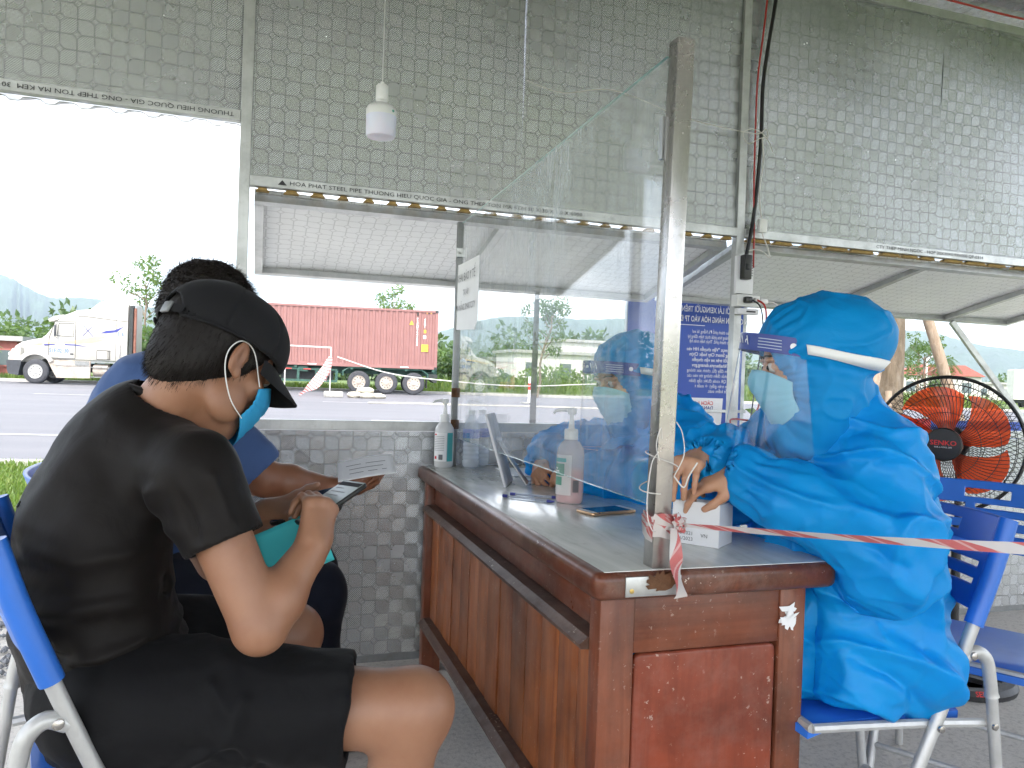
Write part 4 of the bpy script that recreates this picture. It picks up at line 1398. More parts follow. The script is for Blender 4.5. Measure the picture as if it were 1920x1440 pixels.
chair0 = make_chair('blue folding chair under the near woman in blue gown')
def place_chair(o, loc, rz, label):
    o.location = loc
    o.rotation_euler = (0, 0, rz)
    o['label'] = label
    return o
place_chair(chair0, (1.235, 1.405, 0), R(-4), 'blue folding chair under the near woman in the blue gown')
place_chair(copy_tree(chair0), (1.80, 1.56, 0), R(32), 'empty blue folding chair between the gowned woman and the fan')
place_chair(copy_tree(chair0), (-0.165, 1.515, 0), R(195), 'blue folding chair under the man in the black cap')
place_chair(copy_tree(chair0), (-0.23, 2.12, 0), R(188), 'blue folding chair under the man in the blue shirt')
place_chair(copy_tree(chair0), (1.28, 2.24, 0), R(8), 'blue folding chair under the far woman behind the glass')

# ================================================================== FAN
fan = empty('pedestal_fan', (2.56, 2.27, 0), 0, 'black pedestal fan with translucent orange blades', 'fan')
hub = Vector((2.395, 2.185, 0.915))
axis = Vector((-0.80, -0.58, 0.02)).normalized()
FB = Matrix.Translation(hub) @ axis.to_track_quat('Z', 'Y').to_matrix().to_4x4()
fi = fan.matrix_basis.inverted()
def fn(mb, name, mat, mtx=FB, parent=None, smooth=True):
    o = mb.build(name, mat, parent or fan, smooth)
    o.matrix_basis = (fi @ mtx) if parent is None else Matrix.Identity(4)
    return o
RF = 0.245
MBr = MB()
def circ(r, z, n=72):
    return [(r * math.cos(2 * math.pi * k / n), r * math.sin(2 * math.pi * k / n), z) for k in range(n)]
fn(MB().tube(circ(RF, 0.0), 0.0065, 8, closed=True), 'rim', 'plastic_black')
gw = MB()
NWIRE = 84
for k in range(NWIRE):
    a = 2 * math.pi * k / NWIRE
    for sgn, zf in ((1, 0.075), (-1, -0.085)):
        pts = []
        for i in range(9):
            t = i / 8
            r = 0.052 + (RF - 0.052) * t
            aa = a + sgn * 0.42 * t
            pts.append((r * math.cos(aa), r * math.sin(aa), zf * math.sqrt(max(0, 1 - t ** 3.0))))
        gw.tube(pts, 0.0011, 4, caps=False)
for r, z in ((0.115, 0.071), (0.175, 0.054), (0.218, 0.034), (0.115, -0.08), (0.175, -0.06), (0.22, -0.035)):
    gw.tube(circ(r, z), 0.0013, 5, closed=True)
fn(gw, 'grille', 'plastic_black')
fn(MB().lathe([(0.0, 0.074), (0.056, 0.074), (0.060, 0.077), (0.060, 0.083), (0.055, 0.088), (0.0, 0.090)], 32), 'badge', 'plastic_black')
bdg = FB @ Matrix.Translation((0, 0, 0.0905))
# lettering upright on the badge
zl = (FB.to_3x3() @ Vector((0, 0, 1)))
upv = (Vector((0, 0, 1)) - zl * zl.z).normalized()
rgt = upv.cross(zl)
lm = Matrix((rgt, upv, zl)).transposed().to_4x4()
lm.translation = hub + zl * 0.0912
text_mesh('SENKO', 0.024, 'ink_red', 'lettering', fan, fi @ lm @ Matrix.Translation((0, 0.005, 0)), align='CENTER', bold=True, xscale=1.1)
text_mesh('FOR A COOL LIFE', 0.007, 'print_white', 'lettering', fan, fi @ lm @ Matrix.Translation((0, -0.010, 0)), align='CENTER')
for k in range(5):
    a0 = 2 * math.pi * k / 5 + 0.3
    vs, fs = [], []
    n1_, n2_ = 8, 8
    for i in range(n1_ + 1):
        t = i / n1_
        r = 0.05 + 0.165 * t
        wdt = 0.36 + 0.34 * t * (1 - 0.35 * t)
        for j in range(n2_ + 1):
            v = j / n2_ - 0.5
            a = a0 + v * 2 * wdt + 0.35 * t
            rr_ = r * (1 - 0.12 * max(0, t - .7) / .3 * abs(v * 2) ** 2)
            vs.append((rr_ * math.cos(a), rr_ * math.sin(a), 0.030 * v * 2 * (1.1 - 0.4 * t)))
    for i in range(n1_):
        for j in range(n2_):
            b = i * (n2_ + 1) + j
            fs.append((b, b + 1, b + n2_ + 2, b + n2_ + 1))
    fn(MB().add(vs, fs), 'blade', 'fan_blade')
fn(MB().lathe([(0.0, -0.03), (0.05, -0.03), (0.055, 0.0), (0.048, 0.035), (0, 0.04)], 24), 'blade_hub', 'fan_blade')
fn(MB().lathe([(0.0, -0.20), (0.04, -0.195), (0.062, -0.17), (0.065, -0.10), (0.06, -0.09), (0, -0.088)], 24), 'motor', 'plastic_dark')
fn(MB().tube([(2.56, 2.27, 0.05), (2.555, 2.268, 0.60)], 0.017, 14).tube([(2.555, 2.268, 0.58), (2.545, 2.265, 0.86)], 0.011, 12).tube([(2.545, 2.265, 0.86), (2.52, 2.25, 0.91)], 0.022, 12), 'pole', 'plastic_dark', Matrix.Identity(4))
fn(MB().lathe([(0.175, 0.0), (0.215, 0.0), (0.218, 0.018), (0.205, 0.036), (0.165, 0.034), (0.160, 0.008), (0.175, 0.0)], 40, Matrix.Translation((2.56, 2.27, 0))), 'base_ring', 'plastic_dark', Matrix.Identity(4))
bs = MB().lathe([(0.045, 0.0), (0.06, 0.012), (0.05, 0.045), (0.028, 0.075), (0.022, 0.10)], 20, Matrix.Translation((2.56, 2.27, 0)))
for k in range(4):
    a = k * math.pi / 2 + .5
    bs.bar((2.56 + .05 * math.cos(a), 2.27 + .05 * math.sin(a), 0.024), (2.56 + .17 * math.cos(a), 2.27 + .17 * math.sin(a), 0.022), 0.035, 0.018)
fn(bs, 'base_hub', 'plastic_dark', Matrix.Identity(4))
text_mesh('SENKO', 0.026, 'ink_red', 'lettering', fan, fi @ Matrix.Translation((2.50, 2.067, 0.028)) @ Matrix.Rotation(R(-17), 4, 'Z') @ Matrix.Rotation(R(62), 4, 'X'), align='CENTER', bold=True)

# ================================================================== BULB
bl = empty('light_bulb', (0.30, 2.2, 1.765), 0, 'white cylindrical LED bulb hanging from a thin cord', 'bulb')
bl.scale = (1.14, 1.14, 1.0)
MB().lathe([(0, 0.0), (0.020, 0.001), (0.0335, 0.004), (0.0365, 0.010), (0.0375, 0.062)], 28).build('diffuser', 'bulb_diffuser', bl, True)
MB().lathe([(0.0378, 0.062), (0.0378, 0.078), (0.034, 0.088), (0.022, 0.097), (0.0145, 0.100), (0.0145, 0.106)], 28).build('body', 'bulb_body', bl, True)
MB().lathe([(0.0150, 0.107), (0.0155, 0.110), (0.0150, 0.148), (0.012, 0.152), (0.006, 0.153), (0.004, 0.160)], 20).build('socket', 'plastic_white', bl, True)
MB().tube([(0, 0, 0.155), (0.0, 0.0, 1.24)], 0.0011, 6).build('cord', 'chrome_grey', bl, True)
MB().sphere((0.024, -0.028, 0.072), 0.004, 8, 6).build('sticker', 'label_green', bl, True)

# ================================================================== POWER SOCKETS AND CABLES ON THE RIGHT POST
so = empty('power_board', (X1, WY - 0.03, 1.40), 0, 'white power sockets and black breaker box strapped to the right post', 'socket')
def so_(mb, name, mat, parent=None, smooth=False):
    return mb_build_world(mb, name, mat, parent or so, smooth)
pb = so_(MB().box((X1 - 0.030, WY - 0.032, 1.505), (X1 + 0.060, WY - 0.016, 1.670), 0.003), 'back_plate', 'card_white', smooth=True)
so_(MB().box((X1 - 0.012, WY - 0.068, 1.565), (X1 + 0.026, WY - 0.0325, 1.672), 0.004), 'breaker', 'plastic_black', smooth=True)
so_(MB().box((X1 - 0.004, WY - 0.076, 1.606), (X1 + 0.016, WY - 0.0685, 1.632), 0.002), 'switch', 'plastic_dark', smooth=True)
for r_i in range(7):
    for c_i in range(3):
        so_(MB().box((X1 + 0.034 + c_i * 0.008, WY - 0.0335, 1.585 + r_i * 0.011), (X1 + 0.038 + c_i * 0.008, WY - 0.0322, 1.589 + r_i * 0.011)), 'vent_hole', 'plastic_dark', pb)
sk = so_(MB().box((X1 - 0.040, WY - 0.062, 1.447), (X1 + 0.078, WY - 0.0165, 1.498), 0.004), 'socket_strip', 'plastic_white', smooth=True)
so_(MB().box((X1 - 0.012, WY - 0.090, 1.460), (X1 + 0.022, WY - 0.0625, 1.488), 0.006), 'plug', 'plastic_black', smooth=True)
so_(MB().box((X1 + 0.040, WY - 0.080, 1.464), (X1 + 0.062, WY - 0.0625, 1.486), 0.004), 'plug', 'cord_white', smooth=True)
so_(MB().box((X1 + 0.079, WY - 0.064, 1.465), (X1 + 0.118, WY - 0.040, 1.485), 0.004), 'plug', 'plastic_white', smooth=True)
so_(MB().box((X1 - 0.022, WY - 0.046, 1.415), (X1 + 0.085, WY - 0.0165, 1.441), 0.003), 'tray', 'card_white', smooth=True)
so_(MB().box((X1 + 0.02, WY - 0.0475, 1.424), (X1 + 0.066, WY - 0.0465, 1.431)), 'slot', 'plastic_black')
def cable(name, label, pts, r, mat, n=8):
    o = MB().tube(catmull(pts, 8), r, n).build(name, mat, None, True)
    tag(o, label, 'cable')
    return o
yp = WY - 0.03
cable('power_cable', 'thick black cable running down the right post to the breaker', [(2.13, yp, 2.95), (2.10, yp, 2.75), (2.06, yp, 2.45), (2.055, yp - .005, 2.2), (2.05, yp, 2.02), (2.035, yp, 1.85), (2.01, yp - .01, 1.73), (1.99, yp - 0.02, 1.665)], 0.0085, 'cable_black')
cable('power_cable', 'thin red cable beside the black cable on the right post', [(2.075, yp, 2.95), (2.055, yp, 2.7), (2.03, yp, 2.45), (2.028, yp, 2.2), (2.032, yp, 1.95), (2.040, yp, 1.8), (2.042, yp, 1.70), (2.030, yp - .02, 1.62)], 0.0036, 'cable_red')
cable('power_cable', 'red cable looping from the sockets down to the rail', [(2.035, yp - .045, 1.478), (2.055, yp - .075, 1.45), (2.062, yp - .08, 1.38), (2.058, yp - .08, 1.2), (2.055, yp - .07, 1.05), (2.03, yp - .06, 0.97), (1.98, yp - .05, 0.925), (1.94, yp - .035, 0.93), (1.95, yp - .02, 0.955), (2.05, yp - .02, 0.95)], 0.0042, 'cable_red')
cable('power_cable', 'black plug lead dropping from the sockets', [(2.005, yp - .06, 1.472), (2.02, yp - .085, 1.45), (2.035, yp - .09, 1.40), (2.045, yp - .08, 1.30), (2.04, yp - .05, 1.1), (2.03, yp - .03, 0.9)], 0.0032, 'cable_black')
cable('charger_cable', 'white charger lead curving right from the sockets', [(2.098, yp - .02, 1.475), (2.14, yp - .03, 1.47), (2.165, yp - .04, 1.44), (2.172, yp - .04, 1.38), (2.17, yp - .04, 1.25), (2.165, yp - .03, 1.05)], 0.0034, 'cord_white')
cable('white_cord', 'thin white cord tied across to the right post', [(0.962, yp, 2.28), (1.10, yp - 0.05, 2.235), (1.25, yp - .2, 2.215), (1.6, yp - .1, 2.195), (1.90, yp - .02, 2.205), (2.02, yp - .03, 2.200), (2.06, yp - .03, 2.225), (2.07, yp - .03, 2.19), (2.03, yp - .035, 2.18), (1.97, yp - .035, 2.15), (1.945, yp - .03, 2.19), (1.98, yp - .03, 2.215), (2.03, yp - .03, 2.21), (2.075, yp - .035, 2.17), (2.10, yp - .03, 2.13)], 0.0020, 'cord_white', 6)
cable('switch_cord', 'white cord with inline switch hanging on the right post', [(2.05, yp - .02, 2.19), (2.06, yp - .02, 2.08), (2.045, yp - .02, 1.95), (2.06, yp - .02, 1.84), (2.066, yp - .02, 1.78), (2.10, yp - .02, 1.71), (2.11, yp - .02, 1.67), (2.08, yp - .02, 1.69), (2.04, yp - .02, 1.70), (2.0, yp - .02, 1.69)], 0.0030, 'cord_white', 6)
o = MB().box((2.045, yp - .034, 1.775), (2.085, yp - .012, 1.835), 0.004).build('inline_switch', 'plastic_white', None, True)
tag(o, 'small white inline switch hanging beside the right post', 'switch')
cable('power_cable', 'red cable clipped along the roof beam at top right', [(2.9, WY - 0.02, 3.00), (3.2, WY - 0.022, 2.995), (3.5, WY - 0.022, 2.99), (4.2, WY - 0.022, 3.0)], 0.005, 'cable_red')
# ================================================================== IMPLICIT-SURFACE TOOLKIT (bodies and clothes)
V3 = lambda *a: np.array(a, dtype=np.float64)
def nrm(v):
    v = np.asarray(v, float)
    return v / (np.linalg.norm(v) + 1e-12)

def value_noise(P, scale, seed=0):
    """smooth value noise in [-1,1] at points P (n,3)"""
    Q = P * scale
    I = np.floor(Q).astype(np.int64)
    F = Q - I
    F = F * F * F * (F * (F * 6 - 15) + 10)
    out = np.zeros(len(P))
    for dx in (0, 1):
        for dy in (0, 1):
            for dz in (0, 1):
                h = ((I[:, 0] + dx) * 374761393 + (I[:, 1] + dy) * 668265263 + (I[:, 2] + dz) * 2147483647 + seed * 974634777) & 0x7fffffff
                h = ((h ^ (h >> 13)) * 1274126177) & 0x7fffffff
                val = ((h ^ (h >> 16)) & 0xffff) / 32767.5 - 1.0
                w = (F[:, 0] if dx else 1 - F[:, 0]) * (F[:, 1] if dy else 1 - F[:, 1]) * (F[:, 2] if dz else 1 - F[:, 2])
                out += val * w
    return out

def crumple(P, scale, seed=0, sharp=1.0):
    """sharp-creased fold field, about [-1,1]"""
    w = np.stack([value_noise(P, scale * .6, seed + 11), value_noise(P, scale * .6, seed + 12), value_noise(P, scale * .6, seed + 13)], 1)
    Q = P + w * (0.45 / scale)
    a = 1 - 2 * np.abs(value_noise(Q, scale, seed))
    b = 1 - 2 * np.abs(value_noise(Q, scale * 1.9, seed + 5))
    return a * 0.7 + b * 0.3

def pinch(P, scale, seed=0, width=2.4):
    """sparse sharp pinched folds, 0..1"""
    w = np.stack([value_noise(P, scale * .5, seed + 11), value_noise(P, scale * .5, seed + 12), value_noise(P, scale * .5, seed + 13)], 1)
    n = value_noise(P + w * (0.55 / scale), scale, seed)
    return np.clip(1 - width * np.abs(n), 0, 1) ** 1.4

class Sdf:
    def __init__(s, lo, hi, h):
        s.lo = np.array(lo, float); s.h = h
        s.n = np.ceil((np.array(hi, float) - s.lo) / h).astype(int) + 1
        s.D = np.full(s.n, 1.0, dtype=np.float32)
    def block(s, lo, hi):
        a = np.clip(np.floor((np.asarray(lo) - s.lo) / s.h).astype(int), 0, s.n)
        b = np.clip(np.ceil((np.asarray(hi) - s.lo) / s.h).astype(int) + 1, 0, s.n)
        if np.any(b <= a):
            return None, None
        g = [(s.lo[i] + s.h * np.arange(a[i], b[i])).astype(np.float32) for i in range(3)]
        return tuple(slice(a[i], b[i]) for i in range(3)), (g[0][:, None, None], g[1][None, :, None], g[2][None, None, :])
    def _merge(s, sl, d, k, op):
        D = s.D[sl]
        if op == 'add':
            h = np.clip(0.5 + 0.5 * (D - d) / k, 0, 1)
            s.D[sl] = D + (d - D) * h - k * h * (1 - h)
        else:     # subtract d
            h = np.clip(0.5 - 0.5 * (D + d) / k, 0, 1)
            s.D[sl] = D + (-d - D) * h + k * h * (1 - h)
    def cone(s, a, b, ra, rb=None, k=0.01, op='add', flat=None, pad=0.0):
        """tapered capsule; flat=(axis, factor) squeezes it along an axis"""
        a, b = np.asarray(a, float), np.asarray(b, float)
        rb = ra if rb is None else rb
        m = max(ra, rb) * (1.0 if flat is None else max(1.0, 1.0)) + k * 1.5 + s.h * 3 + pad
        if flat is not None and flat[1] > 1:
            m *= flat[1]
        sl, g = s.block(np.minimum(a, b) - m, np.maximum(a, b) + m)
        if sl is None:
            return s
        x, y, z = g[0] - a[0], g[1] - a[1], g[2] - a[2]
        ba = b - a
        L2 = max(float(ba @ ba), 1e-10)
        t = np.clip((x * ba[0] + y * ba[1] + z * ba[2]) / L2, 0, 1)
        qx, qy, qz = x - t * ba[0], y - t * ba[1], z - t * ba[2]
        sc = 1.0
        if flat is not None:
            n, f = nrm(flat[0]), flat[1]
            dn = (qx * n[0] + qy * n[1] + qz * n[2]) * (1 / f - 1)
            qx, qy, qz = qx + n[0] * dn, qy + n[1] * dn, qz + n[2] * dn
            sc = min(1.0, f)
        d = (np.sqrt(qx * qx + qy * qy + qz * qz) - (ra + (rb - ra) * t)) * sc
        s._merge(sl, d, k, op)
        return s
    def chain(s, pts, rs, k=0.01, op='add', flat=None):
        for i in range(len(pts) - 1):
            s.cone(pts[i], pts[i + 1], rs[i], rs[i + 1], k, op, flat)
        return s
    def ell(s, c, r, Rm=None, k=0.01, op='add'):
        c = np.asarray(c, float); r = np.asarray(r, float)
        Rm = np.eye(3) if Rm is None else np.asarray(Rm)
        ext = np.sqrt(((Rm * r[None, :]) ** 2).sum(1)) + k * 1.5 + s.h * 3
        sl, g = s.block(c - ext, c + ext)
        if sl is None:
            return s
        x, y, z = g[0] - c[0], g[1] - c[1], g[2] - c[2]
        loc = [x * Rm[0, i] + y * Rm[1, i] + z * Rm[2, i] for i in range(3)]
        q = [loc[i] / r[i] for i in range(3)]
        k0 = np.sqrt(q[0] ** 2 + q[1] ** 2 + q[2] ** 2)
        k1 = np.sqrt((q[0] / r[0]) ** 2 + (q[1] / r[1]) ** 2 + (q[2] / r[2]) ** 2) + 1e-9
        s._merge(sl, k0 * (k0 - 1) / k1, k, op)
        return s
    def cut(s, p, n, k=0.002, lo=None, hi=None):
        """remove everything on the side of plane (p) that n points to (optionally only inside a box)"""
        n = nrm(n)
        sl, g = s.block(s.lo if lo is None else lo, (s.lo + s.n * s.h) if hi is None else hi)
        if sl is None:
            return s
        d = -((g[0] - p[0]) * n[0] + (g[1] - p[1]) * n[1] + (g[2] - p[2]) * n[2])
        s._merge(sl, d.astype(np.float32), k, 'sub')
        return s
    def mesh(s):
        """surface nets -> (verts, quads)"""
        D = s.D
        S = D < 0
        nx, ny, nz = D.shape
        c = [S[i:nx - 1 + i, j:ny - 1 + j, k:nz - 1 + k] for i in (0, 1) for j in (0, 1) for k in (0, 1)]
        cnt = sum(x.astype(np.int8) for x in c)
        act = np.argwhere((cnt > 0) & (cnt < 8))
        idx = -np.ones((nx - 1, ny - 1, nz - 1), dtype=np.int32)
        idx[tuple(act.T)] = np.arange(len(act))
        acc = np.zeros((len(act), 3)); num = np.zeros(len(act))
        cor = [(i, j, k) for i in (0, 1) for j in (0, 1) for k in (0, 1)]
        vals = {q: D[act[:, 0] + q[0], act[:, 1] + q[1], act[:, 2] + q[2]].astype(np.float64) for q in cor}
        for q in cor:
            for ax in range(3):
                if q[ax]:
                    continue
                q2 = list(q); q2[ax] = 1; q2 = tuple(q2)
                a, b = vals[q], vals[q2]
                m = (a < 0) != (b < 0)
                t = np.where(m, a / np.where(m, a - b, 1), 0)
                p = np.array(q, float)[None, :].repeat(len(act), 0)
                p[:, ax] = t
                acc += p * m[:, None]; num += m
        V = s.lo + s.h * (act + acc / np.maximum(num, 1)[:, None])
        F = []
        for ax in range(3):
            sl0 = [slice(0, None)] * 3; sl1 = [slice(0, None)] * 3
            sl0[ax] = slice(0, -1); sl1[ax] = slice(1, None)
            A, B = S[tuple(sl0)], S[tuple(sl1)]
            E = np.argwhere(A != B)
            u, w = [(1, 2), (2, 0), (0, 1)][ax]
            E = E[(E[:, u] > 0) & (E[:, w] > 0) & (E[:, u] < D.shape[u] - 1) & (E[:, w] < D.shape[w] - 1)]
            def at(du, dw):
                e = E.copy(); e[:, u] += du; e[:, w] += dw
                return idx[tuple(e.T)]
            q = np.stack([at(-1, -1), at(0, -1), at(0, 0), at(-1, 0)], 1)
            fl = A[tuple(E.T)]
            q[~fl] = q[~fl][:, ::-1]
            F.append(q[(q >= 0).all(1)])
        return V, np.concatenate(F)

def relax(V, F, it=2, lam=0.5):
    n = len(V)
    for _ in range(it):
        acc = np.zeros_like(V); num = np.zeros(n)
        for a, b in ((0, 1), (1, 2), (2, 3), (3, 0)):
            for i, j in ((a, b), (b, a)):
                acc += np.stack([np.bincount(F[:, i], V[F[:, j], d], n) for d in range(3)], 1)
                num += np.bincount(F[:, i], minlength=n)
        V = V + lam * (acc / np.maximum(num, 1)[:, None] - V)
    return V
def vnormals(V, F):
    N = np.cross(V[F[:, 2]] - V[F[:, 0]], V[F[:, 3]] - V[F[:, 1]])
    acc = np.stack([sum(np.bincount(F[:, i], N[:, d], len(V)) for i in range(4)) for d in range(3)], 1)
    return acc / (np.linalg.norm(acc, axis=1, keepdims=True) + 1e-12)
def ridges(V, folds):
    """sum of gaussian ridges along polylines: (points, radius, amplitude)"""
    out = np.zeros(len(V))
    for pts, r, amp in folds:
        best = np.full(len(V), 1e9)
        pts = [np.asarray(p, float) for p in pts]
        for a, b in zip(pts[:-1], pts[1:]):
            ba = b - a
            t = np.clip(((V - a) @ ba) / (ba @ ba + 1e-12), 0, 1)
            best = np.minimum(best, np.linalg.norm(V - a - t[:, None] * ba, axis=1))
        out += amp * np.exp(-(best / r) ** 2)
    return out
def np_mesh(name, parts):
    """parts: list of (V,F) joined into one mesh"""
    Vs, Fs, b = [], [], 0
    for V, F in parts:
        Vs.append(V); Fs.append(F + b); b += len(V)
    V, F = np.concatenate(Vs), np.concatenate(Fs)
    me = bpy.data.meshes.new(name)
    me.vertices.add(len(V)); me.loops.add(F.size); me.polygons.add(len(F))
    me.vertices.foreach_set('co', V.astype(np.float32).ravel())
    me.loops.foreach_set('vertex_index', F.astype(np.int32).ravel())
    me.polygons.foreach_set('loop_start', (np.arange(len(F)) * 4).astype(np.int32))
    me.polygons.foreach_set('loop_total', np.full(len(F), 4, dtype=np.int32))
    me.polygons.foreach_set('use_smooth', np.ones(len(F), dtype=bool))
    me.update(calc_edges=True)
    me.validate()
    return me
def wlink(name, me, mat, parent):
    """mesh in world coordinates linked under parent"""
    o = link(name, me, mat, parent)
    m = Matrix.Identity(4)
    p = parent
    while p is not None:
        m = p.matrix_basis @ m
        p = p.parent
    o.matrix_basis = m.inverted()
    return o
def wmb(mb, name, mat, parent, smooth=True, angle=60):
    return wlink(name, mb.mesh(name, smooth, angle), mat, parent)

def rotm(yaw=0, pitch=0, roll=0):
    """local +x forward, +y left, +z up; pitch>0 looks down"""
    m = Matrix.Rotation(yaw, 3, 'Z') @ Matrix.Rotation(pitch, 3, 'Y') @ Matrix.Rotation(roll, 3, 'X')
    return np.array(m)

class Head:
    """head frame: c = centre between the ears, Rm = rotation"""
    def __init__(s, c, yaw, pitch, roll=0, k=1.0):
        s.c = np.array(c, float); s.R = rotm(yaw, pitch, roll); s.k = k
    def w(s, x, y, z):
        return s.c + s.R @ (np.array([x, y, z]) * s.k)
    def shape(s, F, ears=True):
        """add the head to a field"""
        k = s.k
        E = lambda c, r, kk=0.012, op='add': F.ell(s.w(*c), np.array(r) * k, s.R, kk, op)
        E((-0.012, 0, 0.035), (0.098, 0.076, 0.090))
        E((0.030, 0, 0.020), (0.062, 0.064, 0.080), 0.02)
        E((0.036, 0, -0.055), (0.056, 0.054, 0.070), 0.02)
        E((0.060, 0, -0.100), (0.028, 0.030, 0.024), 0.02)
        for sg in (-1, 1):
            E((0.020, sg * 0.050, -0.070), (0.034, 0.016, 0.034), 0.02)
            E((0.062, sg * 0.040, -0.022), (0.022, 0.022, 0.018), 0.015)
            E((0.094, sg * 0.031, 0.012), (0.016, 0.019, 0.013), 0.010, 'sub')
            E((0.082, sg * 0.030, 0.026), (0.018, 0.026, 0.007), 0.010)
            E((0.0815, sg * 0.031, 0.010), (0.0118, 0.0148, 0.0105), 0.003)
        F.cone(s.w(0.084, 0, 0.022), s.w(0.109, 0, -0.024), 0.007 * k, 0.0105 * k, 0.008)
        for sg in (-1, 1):
            E((0.099, sg * 0.011, -0.028), (0.009, 0.008, 0.008), 0.005)
        E((0.088, 0, -0.054), (0.013, 0.024, 0.007), 0.006)
        E((0.086, 0, -0.066), (0.013, 0.021, 0.007), 0.006)
        for sg in ((-1, 1) if ears else ()):
            ear = s.w(-0.012, sg * 0.080, -0.004)
            Re = s.R @ rotm(sg * R(-22), R(12), 0)
            F.ell(ear, np.array((0.019, 0.0065, 0.032)) * k, Re, 0.005)
            F.ell(s.w(-0.009, sg * 0.088, 0.000), np.array((0.010, 0.006, 0.018)) * k, Re, 0.004, 'sub')
            F.ell(s.w(-0.002, sg * 0.079, -0.030), np.array((0.009, 0.006, 0.010)) * k, Re, 0.005)
    def eyes(s, parent, look=(0, 0)):
        for sg in (-1, 1):
            c = s.w(0.0832, sg * 0.0305, 0.0100)
            wmb(MB().sphere(tuple(c), 0.0125 * s.k, 14, 10), 'eye', 'eye_white', parent)
            d = s.R @ nrm((1, look[0] + sg * 0.02, look[1]))
            p = c + d * 0.0092 * s.k
            wmb(MB().sphere(tuple(p), 0.0060 * s.k, 10, 8), 'iris', 'eye_dark', parent)
    def brows(s, parent):
        for sg in (-1, 1):
            pts = [s.w(0.0985, sg * 0.014, 0.0300), s.w(0.0985, sg * 0.028, 0.0345), s.w(0.089, sg * 0.044, 0.0325), s.w(0.078, sg * 0.053, 0.026)]
            wmb(MB().tube(catmull([Vector(p) for p in pts], 4), [0.0018] * 4 + [0.0022] * 5 + [0.0012] * 4, 6), 'eyebrow', 'hair', parent)

def hand_shape(F, wrist, d, n, side, curls, thumb=(0.5, 0.75, -0.35), tcurl=0.4, k=1.0, spread=0.0, palm=0.082, pre=0.05, rw=0.026, forearm=None):
    """wrist -> knuckles along d, n = back of the hand, side=+1 if the thumb lies towards cross(d,n)*+1"""
    d = nrm(d); n = nrm(np.asarray(n, float) - d * (np.asarray(n, float) @ d)); l = np.cross(d, n) * side
    W = np.asarray(wrist, float)
    offs = [0.0275, 0.0095, -0.0090, -0.0265]
    lens = [(0.043, 0.026, 0.020), (0.047, 0.030, 0.021), (0.043, 0.028, 0.020), (0.034, 0.020, 0.018)]
    rad = [0.0090, 0.0092, 0.0088, 0.0078]
    tips = []
    F.cone(W - d * pre * k, W + d * 0.012 * k, rw * k, rw * 0.95 * k, 0.012, flat=(n, 0.78))
    for i, o in enumerate(offs):
        kn = W + (d * (palm - 0.004 * abs(i - 1) ** 1.5) + l * o + n * (0.002 - 0.003 * abs(i - 1.4))) * k
        F.cone(W + (d * 0.008 + l * o * 0.55) * k, kn - n * 0.004 * k, 0.0145 * k, 0.0115 * k, 0.016)
        c = curls[i]
        a = c[0]
        dd = nrm(d + l * spread * (1.5 - i) * 0.25)
        p = kn
        ang = 0
        for j in range(3):
            ang += c[j]
            dirn = dd * math.cos(ang) - n * math.sin(ang)
            q = p + dirn * lens[i][j] * k
            F.cone(p, q, rad[i] * (1 - 0.08 * j) * k, rad[i] * (0.94 - 0.10 * j) * k, 0.004 if j else 0.008)
            p = q
        tips.append((p, dirn, dd * math.sin(ang) + n * math.cos(ang)))
    tb = W + (d * 0.020 + l * 0.020 - n * 0.006) * k
    td = nrm(d * thumb[0] + l * thumb[1] + n * thumb[2])
    t1 = tb + td * 0.042 * k
    F.cone(tb, t1, 0.0165 * k, 0.0120 * k, 0.014)
    ax = nrm(np.cross(td, nrm(d - l * 0.6)))
    td2 = nrm(td * math.cos(tcurl) + nrm(np.cross(ax, td)) * math.sin(tcurl))
    t2 = t1 + td2 * 0.031 * k
    F.cone(t1, t2, 0.0115 * k, 0.0100 * k, 0.005)
    td3 = nrm(td2 * math.cos(tcurl * .6) + nrm(np.cross(ax, td2)) * math.sin(tcurl * .6))
    t3 = t2 + td3 * 0.024 * k
    F.cone(t2, t3, 0.0102 * k, 0.0078 * k, 0.004)
    return tips, (t3, td3)

def hair_strands(name, roots, dirs, length, parent, seed=0, width=0.0012, gravity=0.4, stiff=0.5, mat='hair'):
    r = np.random.default_rng(seed)
    n = len(roots)
    L = length * r.uniform(0.6, 1.2, n)
    side = np.cross(dirs, r.normal(size=(n, 3)))
    side /= np.linalg.norm(side, axis=1, keepdims=True) + 1e-9
    p = roots.copy()
    d = dirs.copy()
    K = 4
    rows = []
    for i in range(K):
        wv = width * (1 - i / (K - 1) * 0.8)
        rows.append((p - side * wv, p + side * wv))
        d = d + np.array([0, 0, -gravity / K])
        d /= np.linalg.norm(d, axis=1, keepdims=True)
        p = p + d * (L / (K - 1))[:, None]
    V = np.stack([x for rr_ in rows for x in rr_], 1).reshape(-1, 3)
    base = np.arange(n)[:, None] * (2 * K)
    F = np.concatenate([base + np.array([[2 * i, 2 * i + 1, 2 * i + 3, 2 * i + 2]]) for i in range(K - 1)])
    return wlink(name, np_mesh(name, [(V, F)]), mat, parent)

